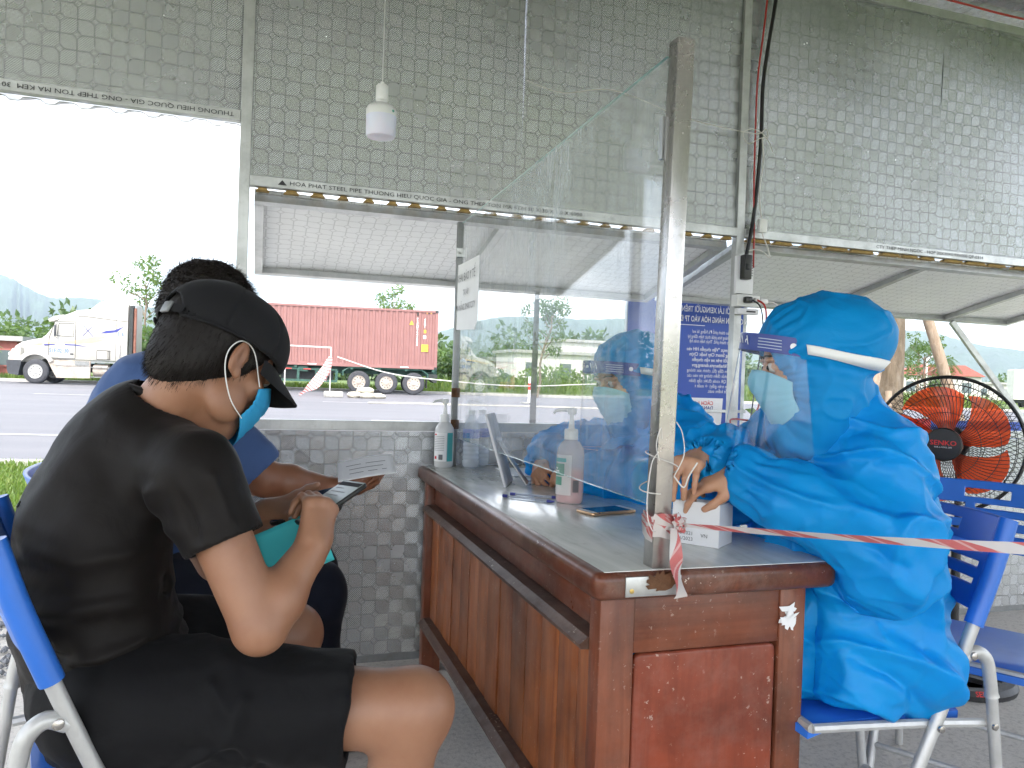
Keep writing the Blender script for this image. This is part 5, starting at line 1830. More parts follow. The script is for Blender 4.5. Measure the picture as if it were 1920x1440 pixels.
def ear_loop_mask(H, parent, mat, sides=(-1, 1), loops=True, drop=0.0, wide=1.0):
    """pleated surgical mask on head H with ear loops"""
    nu, nv = 26, 22
    vs, fs = [], []
    for i in range(nu + 1):
        a = (i / nu * 2 - 1) * 1.16 * wide
        for j in range(nv + 1):
            t = j / nv
            z = 0.008 - 0.132 * t
            fr = 0.110 + 0.006 * math.sin(math.pi * min(1, t * 1.5)) - 0.020 * max(0, t - 0.62) / 0.38
            nose = 0.019 * math.exp(-(a / 0.28) ** 2) * math.exp(-((t - 0.18) / 0.26) ** 2)
            cx, ry = 0.018, 0.0765
            x = cx + (fr - cx + nose) * math.cos(a) ** 1.0
            y = ry * math.sin(a) * (1.0 - 0.10 * max(0, t - .5))
            z = -0.052 + (z + 0.052) * (1 - 0.45 * (abs(a) / 1.16) ** 2)
            pl = 0.0022 * (abs(((t * 6) % 1) - 0.5) * 2 - 0.5) * (1 if 0.2 < t < 0.85 else 0)
            x += pl * math.cos(a); y += pl * math.sin(a)
            z2 = z + 0.012 * (1 - math.cos(a)) * (1 - 2 * t) * -1.0
            vs.append(tuple(H.w(x, y, z2)))
    for i in range(nu):
        for j in range(nv):
            b = i * (nv + 1) + j
            fs.append((b, b + nv + 1, b + nv + 2, b + 1))
    me = MB().add(vs, fs).mesh('face_mask', True, 180)
    o = wlink('face_mask', me, mat, parent)
    sm = o.modifiers.new('thick', 'SOLIDIFY'); sm.thickness = 0.0015; sm.offset = 1
    if loops:
        for sg in sides:
            e = 1.16 * wide
            xx = 0.018 + 0.092 * math.cos(e); yy = 0.077 * math.sin(e) * sg
            pts = [H.w(xx, yy, -0.022), H.w(0.010, sg * 0.0800, 0.020), H.w(-0.022, sg * 0.0835, 0.022), H.w(-0.036, sg * 0.0825, -0.004), H.w(-0.026, sg * 0.0815, -0.036), H.w(0.010, sg * 0.075, -0.070), H.w(xx - 0.004, yy * .96, -0.086)]
            wmb(MB().tube(catmull([Vector(p) for p in pts], 6), 0.0011 * H.k, 6), 'ear_loop', 'white_elastic', o)
    return o
# ================================================================== PEOPLE
def finish(F, it=1, disp=None):
    V, Q = F.mesh()
    V = relax(V, Q, it, 0.5)
    if disp is not None:
        N = vnormals(V, Q)
        V = V + N * disp(V, N)[:, None]
    return V, Q

def ridge_xz(V, folds, wy=0.35):
    W = V * np.array([1, wy, 1])
    return ridges(W, [([np.array(p) * np.array([1, wy, 1]) for p in pts], r, a) for pts, r, a in folds])

# ------------------------------------------------------------------ man in black (cap, phone)
BIG = True
def man_black():
    t = empty('person', (-0.17, 1.50, 0), 0, 'seated man in black T-shirt, shorts and cap looking at his phone', 'person')
    fw = np.array([math.cos(R(18)), math.sin(R(18)), 0]); lt = np.array([-fw[1], fw[0], 0])
    sp = [V3(-0.215, 1.50, 0.53), V3(-0.262, 1.505, 0.66), V3(-0.272, 1.51, 0.80), V3(-0.222, 1.525, 0.925), V3(-0.165, 1.53, 1.01)]
    shR, elR, wrR = V3(-0.098, 1.365, 0.925), V3(0.010, 1.305, 0.682), V3(0.092, 1.370, 0.795)
    shL, elL, wrL = V3(-0.225, 1.700, 0.925), V3(-0.075, 1.745, 0.690), V3(0.018, 1.600, 0.815)
    hpR, knR, anR = V3(-0.195, 1.395, 0.545), V3(0.262, 1.300, 0.525), V3(0.255, 1.330, 0.09)
    hpL, knL, anL = V3(-0.205, 1.610, 0.545), V3(0.075, 1.755, 0.515), V3(0.06, 1.80, 0.09)
    H = Head((-0.080, 1.512, 1.112), R(36), R(30), R(-4), 1.05)
    # body (skin)
    F = Sdf((-0.50, 1.15, -0.02), (0.45, 1.98, 1.12), 0.006)
    for a, b, r0, r1 in ((sp[0], sp[1], .13, .13), (sp[1], sp[2], .13, .135), (sp[2], sp[3], .135, .12)):
        F.cone(a, b, r0, r1, 0.03, flat=(fw, 0.62))
    for sh, el, wr in ((shR, elR, wrR), (shL, elL, wrL)):
        F.cone(sh, el, 0.050, 0.043, 0.02)
        F.cone(el, el + (wr - el) * 0.35, 0.0425, 0.0435, 0.014)
        F.cone(el + (wr - el) * 0.35, wr, 0.0435, 0.0262, 0.014)
        F.cut(wr - nrm(wr - el) * 0.018, wr - el, 0.001, wr - 0.075, wr + 0.075)
    for hp, kn, an in ((hpR, knR, anR), (hpL, knL, anL)):
        F.cone(hp, kn, 0.080, 0.064, 0.03)
        F.ell(kn + V3(0.012, 0, 0.004), (0.058, 0.056, 0.060), None, 0.03)
        dn = nrm(an - kn)
        F.cone(kn, kn + (an - kn) * 0.35 - V3(0.018, 0, 0), 0.056, 0.057, 0.03)
        F.cone(kn + (an - kn) * 0.35 - V3(0.018, 0, 0), an, 0.057, 0.033, 0.02)
        F.cone(an + V3(-0.03, 0, -0.03), an + V3(0.14, 0.03 if an[1] > 1.5 else -0.02, -0.055), 0.038, 0.026, 0.02, flat=((0, 0, 1), 0.8))
    parts = [finish(F, 2)]
    # head and neck
    G = Sdf(H.c - 0.17, H.c + V3(0.17, 0.17, 0.16), 0.0032)
    H.shape(G)
    nb = V3(-0.185, 1.525, 0.985)
    G.cone(nb, H.w(-0.030, 0, -0.055), 0.062, 0.054, 0.02)
    parts.append(finish(G, 1))
    # hands
    dR = nrm(V3(0.16, 0.34, 0.60)); nR = nrm(V3(0.55, -0.80, 0.18))
    hw = wrR
    K = Sdf(hw - 0.15, hw + 0.17, 0.0024)
    K.cone(elR + (wrR - elR) * 0.35, wrR, 0.0418, 0.0282, 0.012)
    hand_shape(K, wrR + nrm(wrR - elR) * 0.004, dR, nR, 1, [(1.0, 1.15, 0.6), (1.05, 1.2, 0.7), (1.05, 1.2, 0.7), (1.0, 1.15, 0.7)], thumb=(0.75, 0.45, -0.45), tcurl=0.45, k=0.98, pre=0.02)
    K.cut(wrR - nrm(wrR - elR) * 0.085, -(wrR - elR), 0.001)
    parts.append(finish(K, 1))
    hw = wrL
    K = Sdf(hw - 0.14, hw + 0.17, 0.0024)
    K.cone(elL + (wrL - elL) * 0.35, wrL, 0.0418, 0.0282, 0.012)
    hand_shape(K, wrL, V3(0.70, -0.55, 0.22), V3(-0.45, -0.25, 0.85), -1, [(0.7, 0.9, 0.5), (0.8, 0.9, 0.5), (0.85, 0.9, 0.5), (0.85, 0.8, 0.5)], thumb=(0.8, 0.35, 0.25), tcurl=0.25, k=0.98, pre=0.02)
    K.cut(wrL - nrm(wrL - elL) * 0.085, -(wrL - elL), 0.001)
    parts.append(finish(K, 1))
    body = wlink('body', np_mesh('body', parts), 'skin_a', t)
    # T-shirt
    F = Sdf((-0.50, 1.15, 0.42), (0.20, 1.98, 1.12), 0.005)
    F.cone(sp[0] + V3(0.0, 0, -0.02), sp[1], .165, .155, 0.04, flat=(fw, 0.74))
    F.cone(sp[1], sp[2], .155, .160, 0.04, flat=(fw, 0.72))
    F.cone(sp[2], sp[3], .160, .140, 0.04, flat=(fw, 0.66))
    F.cone(sp[3], sp[4] + V3(-0.012, 0, -0.01), .105, .064, 0.05)
    F.cone(sp[3] + V3(.02, 0, .02), shR, 0.085, 0.066, 0.04)
    F.cone(sp[3] + V3(.0, 0, .02), shL, 0.085, 0.066, 0.04)
    eR = shR + (elR - shR) * 0.46 ; eL = shL + (elL - shL) * 0.5
    F.cone(shR, eR + (elR - shR) * .1, 0.065, 0.066, 0.03)
    F.cone(shL, eL + (elL - shL) * .1, 0.064, 0.064, 0.03)
    # cut the sleeves and hollow them
    F.cut(eR, elR - shR, 0.003, eR - 0.10, eR + 0.10)
    F.cone(eR - (elR - shR) * .12, elR, 0.0540, 0.055, 0.004, 'sub')
    F.cut(eL, elL - shL, 0.003, eL - 0.10, eL + 0.10)
    F.cone(eL - (elL - shL) * .12, elL, 0.0520, 0.053, 0.004, 'sub')
    # neck opening
    F.cone(nb + V3(0.01, 0, 0.02), H.w(-0.03, 0, -0.04), 0.0655, 0.075, 0.004, 'sub')
    # bottom cut (hem), lower at the back
    F.cut(V3(-0.2, 1.5, 0.475), V3(0.35, 0, -1), 0.01)
    folds = [
        ([(-0.20, 1.33, 0.60), (-0.10, 1.32, 0.585), (-0.03, 1.34, 0.66)], 0.013, 0.012),
        ([(-0.27, 1.33, 0.555), (-0.15, 1.31, 0.545), (-0.04, 1.33, 0.615)], 0.012, 0.013),
        ([(-0.30, 1.34, 0.62), (-0.20, 1.32, 0.645), (-0.10, 1.33, 0.66)], 0.012, 0.008),
        ([(-0.24, 1.33, 0.52), (-0.12, 1.32, 0.51), (-0.04, 1.34, 0.56)], 0.010, 0.010),
        ([(-0.33, 1.36, 0.70), (-0.22, 1.33, 0.72), (-0.12, 1.33, 0.70)], 0.014, 0.007),
        ([(-0.34, 1.38, 0.80), (-0.26, 1.34, 0.79), (-0.17, 1.33, 0.80), (-0.13, 1.34, 0.84)], 0.016, 0.006),
        ([(-0.16, 1.34, 0.90), (-0.15, 1.33, 0.84), (-0.12, 1.32, 0.77)], 0.012, 0.009),
        ([(-0.13, 1.33, 0.93), (-0.10, 1.30, 0.87), (-0.085, 1.29, 0.83)], 0.008, -0.006),
        ([(-0.07, 1.30, 0.93), (-0.04, 1.29, 0.86), (-0.02, 1.29, 0.83)], 0.008, 0.004),
        ([(-0.10, 1.31, 0.83), (-0.05, 1.29, 0.845), (0.0, 1.30, 0.85)], 0.006, -0.003),
        ([(-0.36, 1.45, 0.66), (-0.30, 1.36, 0.64), (-0.22, 1.33, 0.61)], 0.013, -0.007),
        ([(-0.23, 1.46, 1.00), (-0.30, 1.42, 0.93), (-0.36, 1.42, 0.83)], 0.022, 0.005),
    ]
    def dsp(V, N):
        low = np.clip((0.82 - V[:, 2]) / 0.25, 0, 1)
        hem = np.ones(len(V))
        for e_, u_ in ((eR, nrm(elR - shR)), (eL, nrm(elL - shL))):
            near = np.linalg.norm(V - e_, axis=1) < 0.10
            hem = np.where(near, np.minimum(hem, np.clip(((e_ - V) @ u_ - 0.004) / 0.03, 0, 1)), hem)
        hem = np.minimum(hem, np.clip((np.linalg.norm(V - (nb + V3(0.02, 0, 0.05)), axis=1) - 0.085) / 0.03, 0, 1))
        return hem * (1.5 * ridge_xz(V, folds) + 0.007 * low * pinch(V * np.array([.6, .6, 1.5]), 9, 5) + (0.0035 + 0.006 * low) * crumple(V * np.array([1, 1, 1.9]), 9, 3) * (0.25 + 0.75 * low) + 0.0015 * value_noise(V, 30, 4))
    shirt = wlink('shirt', np_mesh('shirt', [finish(F, 2, dsp)]), 'tee_black', t)
    # a small fly sitting on the back of the shirt
    from mathutils.bvhtree import BVHTree
    tree_ = BVHTree.FromPolygons([tuple(v.co) for v in shirt.data.vertices], [tuple(p.vertices) for p in shirt.data.polygons])
    hit = tree_.ray_cast(Vector((-0.45, 1.2, 0.86)), Vector((0.28, 0.95, 0.0)).normalized())
    if hit[0] is not None:
        fm = Matrix.Translation(hit[0]) @ hit[1].to_track_quat('Z', 'Y').to_matrix().to_4x4()
        fl = empty('fly', tuple(hit[0]), 0, "tiny fly sitting on the back of the black T-shirt", 'insect')
        fl.matrix_basis = fm
        MB().sphere((0, 0, 0.003), (0.002, 0.0045, 0.0022), 8, 6).sphere((0, 0.0055, 0.003), 0.002, 8, 6).build('body', 'plastic_black', fl, True)
        MB().add([(0.0005, 0.001, 0.005), (0.004, -0.006, 0.0055), (0.001, -0.007, 0.005), (-0.0005, 0.001, 0.005), (-0.004, -0.006, 0.0055), (-0.001, -0.007, 0.005)], [(0, 1, 2), (3, 5, 4)]).build('wing', 'foam_edge', fl)
    # collar band
    cb = [Vector(V3(-0.165, 1.53, 1.018) + np.array([math.cos(a) * 0.066, math.sin(a) * 0.064, 0.012 - 0.030 * math.cos(a - R(20))])) for a in [2 * math.pi * i / 28 for i in range(28)]]
    wmb(MB().tube(cb, 0.0085, 8, closed=True), 'collar', 'tee_black', t)
    # shorts
    F = Sdf((-0.42, 1.15, 0.36), (0.32, 1.95, 0.72), 0.005)
    F.cone(V3(-0.225, 1.44, 0.545), V3(-0.23, 1.57, 0.545), 0.125, 0.125, 0.03, flat=((0, 0, 1), 0.85))
    hR = hpR + (knR - hpR) * 0.78; hL = hpL + (knL - hpL) * 0.66
    F.cone(hpR, hR + (knR - hpR) * .15, 0.112, 0.091, 0.03)
    F.cone(hpL, hL + (knL - hpL) * .15, 0.110, 0.088, 0.03)
    F.cut(hR, knR - hpR, 0.003, hR - 0.12, hR + 0.14)
    F.cone(hR - (knR - hpR) * .14, knR + (knR - hpR) * .2, 0.078, 0.080, 0.004, 'sub')
    F.cut(hL, knL - hpL, 0.003, hL - 0.12, hL + 0.14)
    F.cone(hL - (knL - hpL) * .14, knL + (knL - hpL) * .2, 0.076, 0.078, 0.004, 'sub')
    fold2 = [
        ([(-0.06, 1.29, 0.60), (-0.02, 1.28, 0.55), (0.0, 1.28, 0.48)], 0.010, 0.010),
        ([(-0.10, 1.29, 0.52), (-0.02, 1.27, 0.50), (0.02, 1.28, 0.47)], 0.010, -0.006),
        ([(-0.05, 1.30, 0.635), (0.05, 1.29, 0.61), (0.16, 1.28, 0.605)], 0.010, 0.004),
        ([(-0.12, 1.29, 0.47), (-0.03, 1.27, 0.52), (-0.01, 1.27, 0.58)], 0.009, 0.008),
    ]
    def dsp2(V, N):
        return ridge_xz(V, fold2) + 0.006 * crumple(V, 8, 21) + 0.0015 * value_noise(V, 40, 4)
    wlink('shorts', np_mesh('shorts', [finish(F, 2, dsp2)]), 'shorts_black', t)
    # sandals under the feet
    for an in (anR, anL):
        wmb(MB().box(tuple(an + V3(-0.06, -0.05, -0.0885)), tuple(an + V3(0.185, 0.05, -0.070)), 0.008), 'sandal', 'rubber', t)
    # hair
    F = Sdf(H.c - 0.17, H.c + 0.17, 0.004)
    F.ell(H.w(-0.014, 0, 0.036), (0.111, 0.0865, 0.100), H.R, 0.01)
    F.ell(H.w(-0.055, 0, -0.030), (0.058, 0.068, 0.060), H.R, 0.03)
    F.ell(H.w(0.10, 0, -0.040), (0.085, 0.14, 0.098), H.R, 0.01, 'sub')
    F.ell(H.w(-0.004, 0.088, -0.012), (0.030, 0.026, 0.036), H.R, 0.01, 'sub')
    F.ell(H.w(-0.004, -0.088, -0.012), (0.030, 0.026, 0.036), H.R, 0.01, 'sub')
    def dh(V, N):
        L = (V - H.c) @ H.R
        return 0.0016 * np.abs(value_noise(L * np.array([1, 1, .25]), 170, 2))
    V, Q = finish(F, 1, dh)
    hair = wlink('hair', np_mesh('hair', [(V, Q)]), 'hair', t)
    N = vnormals(V, Q)
    L = (V - H.c) @ H.R
    rg = np.random.default_rng(4)
    ok = np.argwhere((L[:, 0] < 0.06) & (L[:, 2] < 0.06) & (((V - H.c) / 0.1 * N).sum(1) > 0)).ravel()
    pick = rg.choice(ok, 5200)
    down = H.R @ np.array([-0.15, 0, -1.0])
    dr = N[pick] * 0.16 + down * 1.0 + rg.normal(size=(len(pick), 3)) * 0.10
    dr /= np.linalg.norm(dr, axis=1, keepdims=True)
    hair_strands('strands', V[pick] - N[pick] * 0.003, dr, 0.016, hair, 5, 0.0006, 0.2)
    # cap
    F = Sdf(H.c - 0.19, H.c + 0.19, 0.0036)
    F.ell(H.w(-0.010, 0, 0.045), (0.122, 0.098, 0.097), H.R, 0.006)
    F.ell(H.w(0.030, 0, 0.050), (0.084, 0.086, 0.088), H.R, 0.03)
    F.ell(H.w(-0.010, 0, 0.040), (0.1160, 0.0920, 0.0930), H.R, 0.004, 'sub')
    pn = H.R @ nrm((0.10, 0, -1.0))
    F.cut(H.w(0, 0, 0.024), pn, 0.003)
    F.ell(H.w(-0.115, 0, 0.026), (0.040, 0.029, 0.036), H.R, 0.004, 'sub')
    def dc(V, N):
        L = (V - H.w(-0.01, 0, 0.045)) @ H.R
        a = np.arctan2(L[:, 1], L[:, 0])
        seam = np.minimum(np.abs((a + np.pi / 6) % (np.pi / 3) - np.pi / 6), 9) * np.hypot(L[:, 0], L[:, 1])
        return -0.0022 * np.exp(-(seam / 0.0025) ** 2) + 0.0016 * value_noise(V, 22, 3)
    cap = wlink('cap', np_mesh('cap', [finish(F, 1, dc)]), 'cap_black', t)
    # stitched sweat band edge and strap
    rim = [Vector(H.w(-0.010 + 0.114 * math.cos(a), 0.092 * math.sin(a), 0.0265 + 0.10 * (0.114 * math.cos(a)))) for a in [R(-155) + R(310) * i / 40 for i in range(41)]]
    wmb(MB().tube(rim, 0.003, 6), 'band', 'cap_black', cap)
    stp = [Vector(H.w(-0.010 - 0.119 * math.cos(a), 0.095 * math.sin(a), 0.024)) for a in [R(-26) + R(52) * i / 10 for i in range(11)]]
    vs_, fs_, uv_ = ribbon(stp, 0.016, None, up=tuple(H.R @ np.array([0, 0, 1.0])))
    wmb(MB().add(vs_, fs_), 'strap', 'cap_black', cap)
    bk = H.w(-0.129, -0.012, 0.024)
    wmb(MB().box((-0.003, -0.011, -0.011), (0.003, 0.011, 0.011), 0.002, Matrix.Translation(bk) @ Matrix(H.R.tolist()).to_4x4()), 'buckle', 'galv_dark', cap)
    wmb(MB().sphere(tuple(H.w(-0.008, 0, 0.1415)), 0.007, 10, 6), 'button', 'cap_black', cap)
    vs_, fs_ = [], []
    nu, nv = 22, 8
    for l in (0, 1):
        for i in range(nu + 1):
            a = (i / nu * 2 - 1)
            for j in range(nv + 1):
                u = j / nv
                an_ = a * R(68)
                bx_, by_ = -0.010 + 0.113 * math.cos(an_), 0.091 * math.sin(an_)
                out = 0.078 * (1 - abs(a) ** 2.6)
                x = bx_ + out * u
                y = by_ * (1 + 0.05 * u)
                z = 0.027 + 0.10 * bx_ - 0.38 * out * u * 0.9 - 0.030 * (abs(y) / 0.08) ** 2 * (0.35 + u * 0.65) - 0.003 * l
                vs_.append(tuple(H.w(x, y, z)))
    n1 = (nu + 1) * (nv + 1)
    for i in range(nu):
        for j in range(nv):
            b = i * (nv + 1) + j
            fs_ += [(b, b + nv + 1, b + nv + 2, b + 1), (n1 + b, n1 + b + 1, n1 + b + nv + 2, n1 + b + nv + 1)]
        b = i * (nv + 1) + nv
        fs_.append((b, b + nv + 1, n1 + b + nv + 1, n1 + b))
    wmb(MB().add(vs_, fs_), 'visor', 'cap_black', cap, True, 50)
    ear_loop_mask(H, t, 'mask_blue')
    H.eyes(t, (0, -0.3))
    H.brows(t)
    return t
man_black()
# phone in his right hand
def held_phone(name, label, c, d, n, size=(0.075, 0.152, 0.009), lit=True):
    d = nrm(d); n = nrm(np.asarray(n, float) - d * (np.asarray(n, float) @ d)); s_ = np.cross(d, n)
    m = Matrix(np.array([s_, d, n]).T.tolist()).to_4x4()
    m.translation = Vector(c)
    t = empty(name, c, 0, label, 'phone')
    t.matrix_basis = m
    w, l, h = size
    b = slab_round(-w / 2, w / 2, -l / 2, l / 2, -h, 0, 0.009, 0.0025)
    MB().add(b.v, b.f).build('case', 'plastic_black', t, True)
    MB().box((-w / 2 + .003, -l / 2 + .004, 0.0002), (w / 2 - .003, l / 2 - .004, 0.0006)).build('screen', 'screen_phone' if lit else 'screen_dark', t)
    if lit:
        for k in range(9):
            y = l / 2 - 0.030 - k * 0.0125
            MB().box((-w / 2 + .009, y, 0.0007), (-w / 2 + .009 + 0.05 * (0.5 + 0.5 * ((k * 37) % 10) / 10), y + 0.0018, 0.0009)).build('text_line', 'ink_grey', t)
        MB().box((-w / 2 + .004, l / 2 - 0.020, 0.0007), (w / 2 - .004, l / 2 - .008, 0.0009)).build('status_bar', 'ink', t)
    return t
held_phone('smartphone', 'smartphone with lit screen held by the man in the black cap', (0.125, 1.478, 0.858), (0.768, 0.468, 0.436), (-0.389, -0.197, 0.898), (0.072, 0.145, 0.009))
# teal document hanging below his hands
def bent_sheet(name, label, cat, c00, c10, c01, bend, mat, lines=None, n=10):
    c00, c10, c01 = V3(*c00), V3(*c10), V3(*c01)
    u, v = c10 - c00, c01 - c00
    nn = nrm(np.cross(u, v))
    t = empty(name, tuple(c00), 0, label, cat)
    def pt(a, b, off=0.0):
        return c00 + u * a + v * b + nn * (bend * math.sin(a * math.pi) * (0.4 + 0.6 * b) + off)
    vs, fs = [], []
    for i in range(n + 1):
        for j in range(n + 1):
            vs.append(tuple(pt(i / n, j / n)))
    for i in range(n):
        for j in range(n):
            b = i * (n + 1) + j
            fs.append((b, b + n + 1, b + n + 2, b + 1))
    o = wmb(MB().add(vs, fs), 'sheet', mat, t, True, 180)
    o.modifiers.new('thick', 'SOLIDIFY').thickness = 0.0004
    if lines:
        r = random.Random(9)
        for (b, a0, a1, hgt) in lines:
            vs, fs = [], []
            k = 8
            for i in range(k + 1):
                a = a0 + (a1 - a0) * i / k
                vs += [tuple(pt(a, b, lines_off)), tuple(pt(a, b + hgt, lines_off))]
            for i in range(k):
                if r.random() < 0.86:
                    fs.append((2 * i, 2 * i + 2, 2 * i + 3, 2 * i + 1))
            if fs:
                wmb(MB().add(vs, fs), 'text_line', 'ink', o, False)
    return t
lines_off = -0.0012
bent_sheet('document', 'teal printed form hanging below the phone hand', 'paper', (-0.004, 1.46, 0.800), (0.030, 1.46, 0.705), (0.105, 1.45, 0.848), 0.010, 'paper_teal',
           [(0.10 + 0.062 * k, 0.12 + 0.03 * (k % 3), 0.86 - 0.06 * ((k * 7) % 4), 0.014) for k in range(13)])
lines_off = 0.0012

# ------------------------------------------------------------------ man in blue shirt
BIG = False
def man_blue():
    t = empty('person', (-0.22, 2.12, 0), 0, 'seated man in blue work shirt half hidden behind the man in black', 'person')
    fw = np.array([math.cos(R(8)), math.sin(R(8)), 0])
    sp = [V3(-0.27, 2.12, 0.53), V3(-0.31, 2.12, 0.68), V3(-0.325, 2.12, 0.84), V3(-0.280, 2.12, 0.985), V3(-0.205, 2.12, 1.085)]
    shR, elR, wrR = V3(-0.130, 1.930, 0.985), V3(0.015, 1.920, 0.840), V3(0.175, 1.985, 0.805)
    shL, elL, wrL = V3(-0.190, 2.300, 0.985), V3(-0.02, 2.33, 0.78), V3(0.150, 2.150, 0.790)
    hpR, knR, anR = V3(-0.25, 2.02, 0.545), V3(0.150, 1.985, 0.540), V3(0.13, 1.98, 0.09)
    hpL, knL, anL = V3(-0.25, 2.22, 0.545), V3(0.145, 2.26, 0.540), V3(0.12, 2.27, 0.09)
    H = Head((-0.140, 2.115, 1.225), R(6), R(28))
    F = Sdf((-0.5, 1.8, -0.02), (0.40, 2.45, 1.2), 0.007)
    for i in range(3):
        F.cone(sp[i], sp[i + 1], .13, .13, 0.03, flat=(fw, 0.62))
    for sh, el, wr in ((shR, elR, wrR), (shL, elL, wrL)):
        F.cone(sh, el, 0.048, 0.042, 0.02)
        F.cone(el, el + (wr - el) * 0.35, 0.042, 0.043, 0.014)
        F.cone(el + (wr - el) * 0.35, wr, 0.0435, 0.0262, 0.014)
        F.cut(wr - nrm(wr - el) * 0.018, wr - el, 0.001, wr - 0.075, wr + 0.075)
    for hp, kn, an in ((hpR, knR, anR), (hpL, knL, anL)):
        F.cone(hp, kn, 0.07, 0.055, 0.03); F.cone(kn, an, 0.05, 0.032, 0.02)
        F.cone(an + V3(-0.03, 0, -0.03), an + V3(0.15, 0, -0.055), 0.038, 0.028, 0.02)
    parts = [finish(F, 2)]
    G = Sdf(H.c - 0.17, H.c + V3(0.17, 0.17, 0.16), 0.004)
    H.shape(G)
    G.cone(V3(-0.215, 2.12, 1.05), H.w(-0.03, 0, -0.055), 0.062, 0.054, 0.02)
    parts.append(finish(G, 1))
    K = Sdf(wrR - 0.14, wrR + 0.17, 0.0026)
    K.cone(elR + (wrR - elR) * 0.35, wrR, 0.0418, 0.0282, 0.012)
    hand_shape(K, wrR, V3(0.9, 0.15, 0.02), V3(0.1, -0.55, -0.75), 1, [(0.35, 0.5, 0.3), (0.4, 0.5, 0.3), (0.45, 0.5, 0.3), (0.5, 0.5, 0.3)], thumb=(0.75, 0.55, -0.35), tcurl=0.2, pre=0.02)
    K.cut(wrR - nrm(wrR - elR) * 0.085, -(wrR - elR), 0.001)
    parts.append(finish(K, 1))
    K = Sdf(wrL - 0.14, wrL + 0.17, 0.003)
    K.cone(elL + (wrL - elL) * 0.35, wrL, 0.0418, 0.0282, 0.012)
    hand_shape(K, wrL, V3(0.8, -0.5, 0.05), V3(-0.1, 0.2, -0.95), -1, [(0.4, 0.6, 0.3)] * 4, pre=0.02)
    K.cut(wrL - nrm(wrL - elL) * 0.085, -(wrL - elL), 0.001)
    parts.append(finish(K, 1))
    wlink('body', np_mesh('body', parts), 'skin_b', t)
    # shirt
    F = Sdf((-0.52, 1.78, 0.44), (0.2, 2.48, 1.17), 0.006)
    F.cone(sp[0], sp[1], .165, .160, 0.04, flat=(fw, 0.74))
    F.cone(sp[1], sp[2], .160, .165, 0.04, flat=(fw, 0.72))
    F.cone(sp[2], sp[3], .165, .140, 0.04, flat=(fw, 0.68))
    F.cone(sp[3], sp[4] + V3(-0.01, 0, -0.012), .11, .066, 0.05)
    for sh, el in ((shR, elR), (shL, elL)):
        F.cone(sp[3] + V3(.01, 0, .02), sh, 0.088, 0.068, 0.04)
        e = sh + (el - sh) * 0.92
        F.cone(sh, e + (el - sh) * .1, 0.068, 0.066, 0.03)
        F.cut(e, el - sh, 0.003, e - 0.10, e + 0.10)
        F.cone(e - (el - sh) * .2, el + (el - sh) * .3, 0.052, 0.054, 0.004, 'sub')
    F.cone(V3(-0.205, 2.12, 1.06), H.w(-0.03, 0, -0.05), 0.066, 0.075, 0.004, 'sub')
    F.cut(V3(-0.2, 2.1, 0.47), V3(0.2, 0, -1), 0.01)
    def dsp(V, N):
        hem = np.ones(len(V))
        for sh, el in ((shR, elR), (shL, elL)):
            e_ = sh + (el - sh) * .92
            near = np.linalg.norm(V - e_, axis=1) < 0.10
            hem = np.where(near, np.minimum(hem, np.clip(((e_ - V) @ nrm(el - sh) - 0.004) / 0.03, 0, 1)), hem)
        return hem * (0.008 * crumple(V * np.array([1, 1, .7]), 8, 31) + 0.0015 * value_noise(V, 35, 4))
    wlink('shirt', np_mesh('shirt', [finish(F, 2, dsp)]), 'shirt_blue', t)
    cb = [Vector(V3(-0.200, 2.12, 1.085) + np.array([math.cos(a) * 0.070, math.sin(a) * 0.072, 0.014 - 0.030 * math.cos(a)])) for a in [2 * math.pi * i / 28 for i in range(28)]]
    vs_, fs_, uv_ = ribbon(cb + [cb[0]], 0.034)
    c_o = wmb(MB().add(vs_, fs_), 'collar', 'shirt_blue', t)
    c_o.modifiers.new('thick', 'SOLIDIFY').thickness = 0.006
    # shoulder strap with button (work shirt)
    for sh in (shR, shL):
        a, b = sp[4] + (sh - sp[4]) * 0.35 + V3(-0.01, 0, 0.035), sh + V3(-0.01, 0, 0.066)
        wmb(MB().bar(tuple(a), tuple(b), 0.042, 0.006), 'shoulder_strap', 'shirt_blue', t, False)
        wmb(MB().sphere(tuple(a + (b - a) * .12 + V3(0, 0, .006)), 0.006, 8, 6), 'button', 'shirt_blue', t)
    # trousers
    F = Sdf((-0.48, 1.8, 0.0), (0.32, 2.45, 0.72), 0.007)
    F.cone(V3(-0.27, 2.06, 0.55), V3(-0.27, 2.18, 0.55), 0.125, 0.125, 0.03, flat=((0, 0, 1), 0.85))
    for hp, kn, an in ((hpR, knR, anR), (hpL, knL, anL)):
        F.cone(hp, kn, 0.100, 0.072, 0.03)
        F.cone(kn, an + V3(0, 0, 0.0), 0.070, 0.058, 0.03)
    F.cut(V3(0, 2.1, 0.07), V3(0, 0, -1), 0.005)
    wlink('trousers', np_mesh('trousers', [finish(F, 2, lambda V, N: 0.007 * crumple(V, 9, 41))]), 'trousers_navy', t)
    for an in (anR, anL):
        wmb(MB().box(tuple(an + V3(-0.07, -0.045, -0.089)), tuple(an + V3(0.19, 0.045, -0.030)), 0.02), 'shoe', 'rubber', t)
    # hair
    F = Sdf(H.c - 0.17, H.c + 0.18, 0.004)
    F.ell(H.w(-0.014, 0, 0.042), (0.112, 0.088, 0.104), H.R, 0.01)
    F.ell(H.w(-0.055, 0, -0.020), (0.056, 0.066, 0.055), H.R, 0.03)
    F.ell(H.w(0.105, 0, -0.045), (0.080, 0.14, 0.105), H.R, 0.01, 'sub')
    for sg in (-1, 1):
        F.ell(H.w(-0.004, sg * 0.09, -0.012), (0.030, 0.026, 0.036), H.R, 0.01, 'sub')
